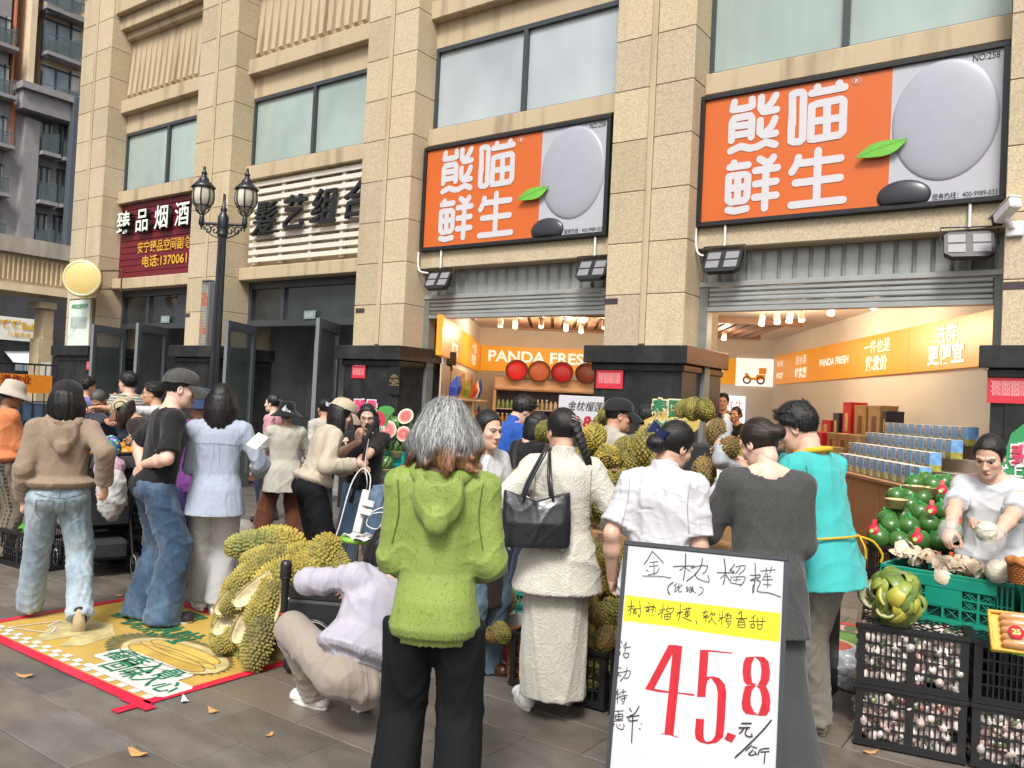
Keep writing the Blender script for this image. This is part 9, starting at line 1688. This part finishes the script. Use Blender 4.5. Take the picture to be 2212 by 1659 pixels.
m_strf = M('stroller_cloth', (.018, .018, .022), .85, var=.15, bump=.4, bs=14); f = MB(); f.add([(-.12, -.18, .42), (.22, -.18, .36), (.22, .18, .36), (-.12, .18, .42), (-.22, -.18, .92), (-.22, .18, .92), (-.17, -.18, .42), (-.17, .18, .42), (.22, -.18, .32), (.22, .18, .32)], [(0, 1, 2, 3), (0, 3, 5, 4), (6, 4, 5, 7), (1, 8, 9, 2), (6, 7, 9, 8), (0, 4, 6), (3, 7, 5), (0, 6, 8, 1), (3, 2, 9, 7)]); f.build('seat', m_strf, s)
f = MB(); f.box((-.26, -.18, .14), (.28, .18, .30), bev=.03); f.build('basket', m_strf, s); f = MB()
V = []
for i in range(9):
 for j in range(5): a = R(-10+20*i); V.append((-.12+.26*math.cos(R(20+16*i)), -.2+.1*j, .78+.22*math.sin(R(20+16*i))))
f.add(V, [(i*5+j, (i+1)*5+j, (i+1)*5+j+1, i*5+j+1) for i in range(8) for j in range(4)], 0, True); f.build('canopy', m_strf, s)
o = lump('folded_blanket', .14, 12, cloth('blanket_white', (.62, .62, .60), .9), .2, (.8, .7, 1.5)); o.location = PX(243, 1065, 6.3); tag(o, 'white cloth hanging over the stroller handle beside the beige sleeve', 'blanket')
o = lump('bundle', .12, 14, cloth('pink_bundle', (.72, .46, .54), .85), .14, (1, .9, .9)); o.location = PX(236, 1012, 6.35); tag(o, 'pale pink padded bundle on the stroller seat', 'bundle')
o = lump('cloth_bag', .10, 15, pattern(M('floral_cloth', (.02, .12, .2), .8), 'floral', scale=38, col=(.4, .1, .1)), .1, (.9, .8, 1.1)); o.location = PX(238, 970, 6.5); tag(o, 'bright floral print cloth bag above the pink bundle', 'bag')
gl_ = GZ(60, 1240); put(K1, (gl_.x-.28, gl_.y+.24, .012), R(2), 'black crate with a white bag and greens at the left frame edge'.replace(' left', ''), GB); put(K1, (gl_.x+.42, gl_.y+1.05, .012), R(6), 'black crate behind the legs of the pale jeans', GB); put(K1, (gl_.x+.42, gl_.y+1.05, .305), R(6), 'upper black crate behind the legs of the pale jeans', GB)
bag('white carrier bag knotted in the black crate at the frame edge', (gl_.x-.22, gl_.y+.2, .22), .1, .26, m_bag, 9)
o = lump('leafy_greens', .1, 16, M('greens', (.05, .2, .03), .6, var=.5, vs=30), .5, (1.2, 1, .6)); o.location = (gl_.x-.42, gl_.y+.2, .3); tag(o, 'leafy green vegetables in the black crate at the frame edge', 'vegetable')
f = MB(); f.lathe([(0, -.88), (.5, -.83), (.88, -.45), (1, 0), (.88, .45), (.5, .78), (.15, .85), (0, .80)], 18, mat=Matrix.Scale(.045, 4)); orp = f.build('tangerine', M('tangerine', (.62, .20, .015), .4, var=.12, bump=.2, bs=140)); f = MB(); f.add([(0, 0, .037), (.02, .012, .045), (.045, .008, .042), (.05, -.004, .040), (.03, -.014, .043)], [(0, 1, 2, 3, 4)]); f.build('leaf', M('leaf_dark', (.03, .12, .02), .5), orp)
oc = PX(262, 1035, 7.2); oc = Vector((oc.x, oc.y, 0)); fst = True
for lv in range(3):
 for i in range(2): put(K1, oc+Vector((i*.62-.3, .12, .012+.285*lv)), R(4), 'black crate in the tangerine stack, %s %s' % (('lowest', 'middle', 'top')[lv], 'by the stroller' if i == 0 else 'beside the dark denim'), GB)
for i in range(64):
 t = rg.random(); x, y_ = rg.uniform(-.55, .58), rg.uniform(-.06, .3); z = .86+.14*(1-(x/.65)**2)*(1-((y_-.12)/.25)**2)+rg.uniform(-.02, .03); p = oc+Vector((x, y_, z)); ro = (rg.uniform(-1, 1), rg.uniform(-1, 1), rg.uniform(0, 6)); lab = 'orange tangerine with a leaf in the heap on the black crates'
 if fst: fst = False; orp.location = p; orp.rotation_euler = ro; tag(orp, lab, 'tangerine', 'tangerines in the heap')
 else: again(orp, lab, p, ro, 'tangerines in the heap', rg.uniform(.9, 1.15))
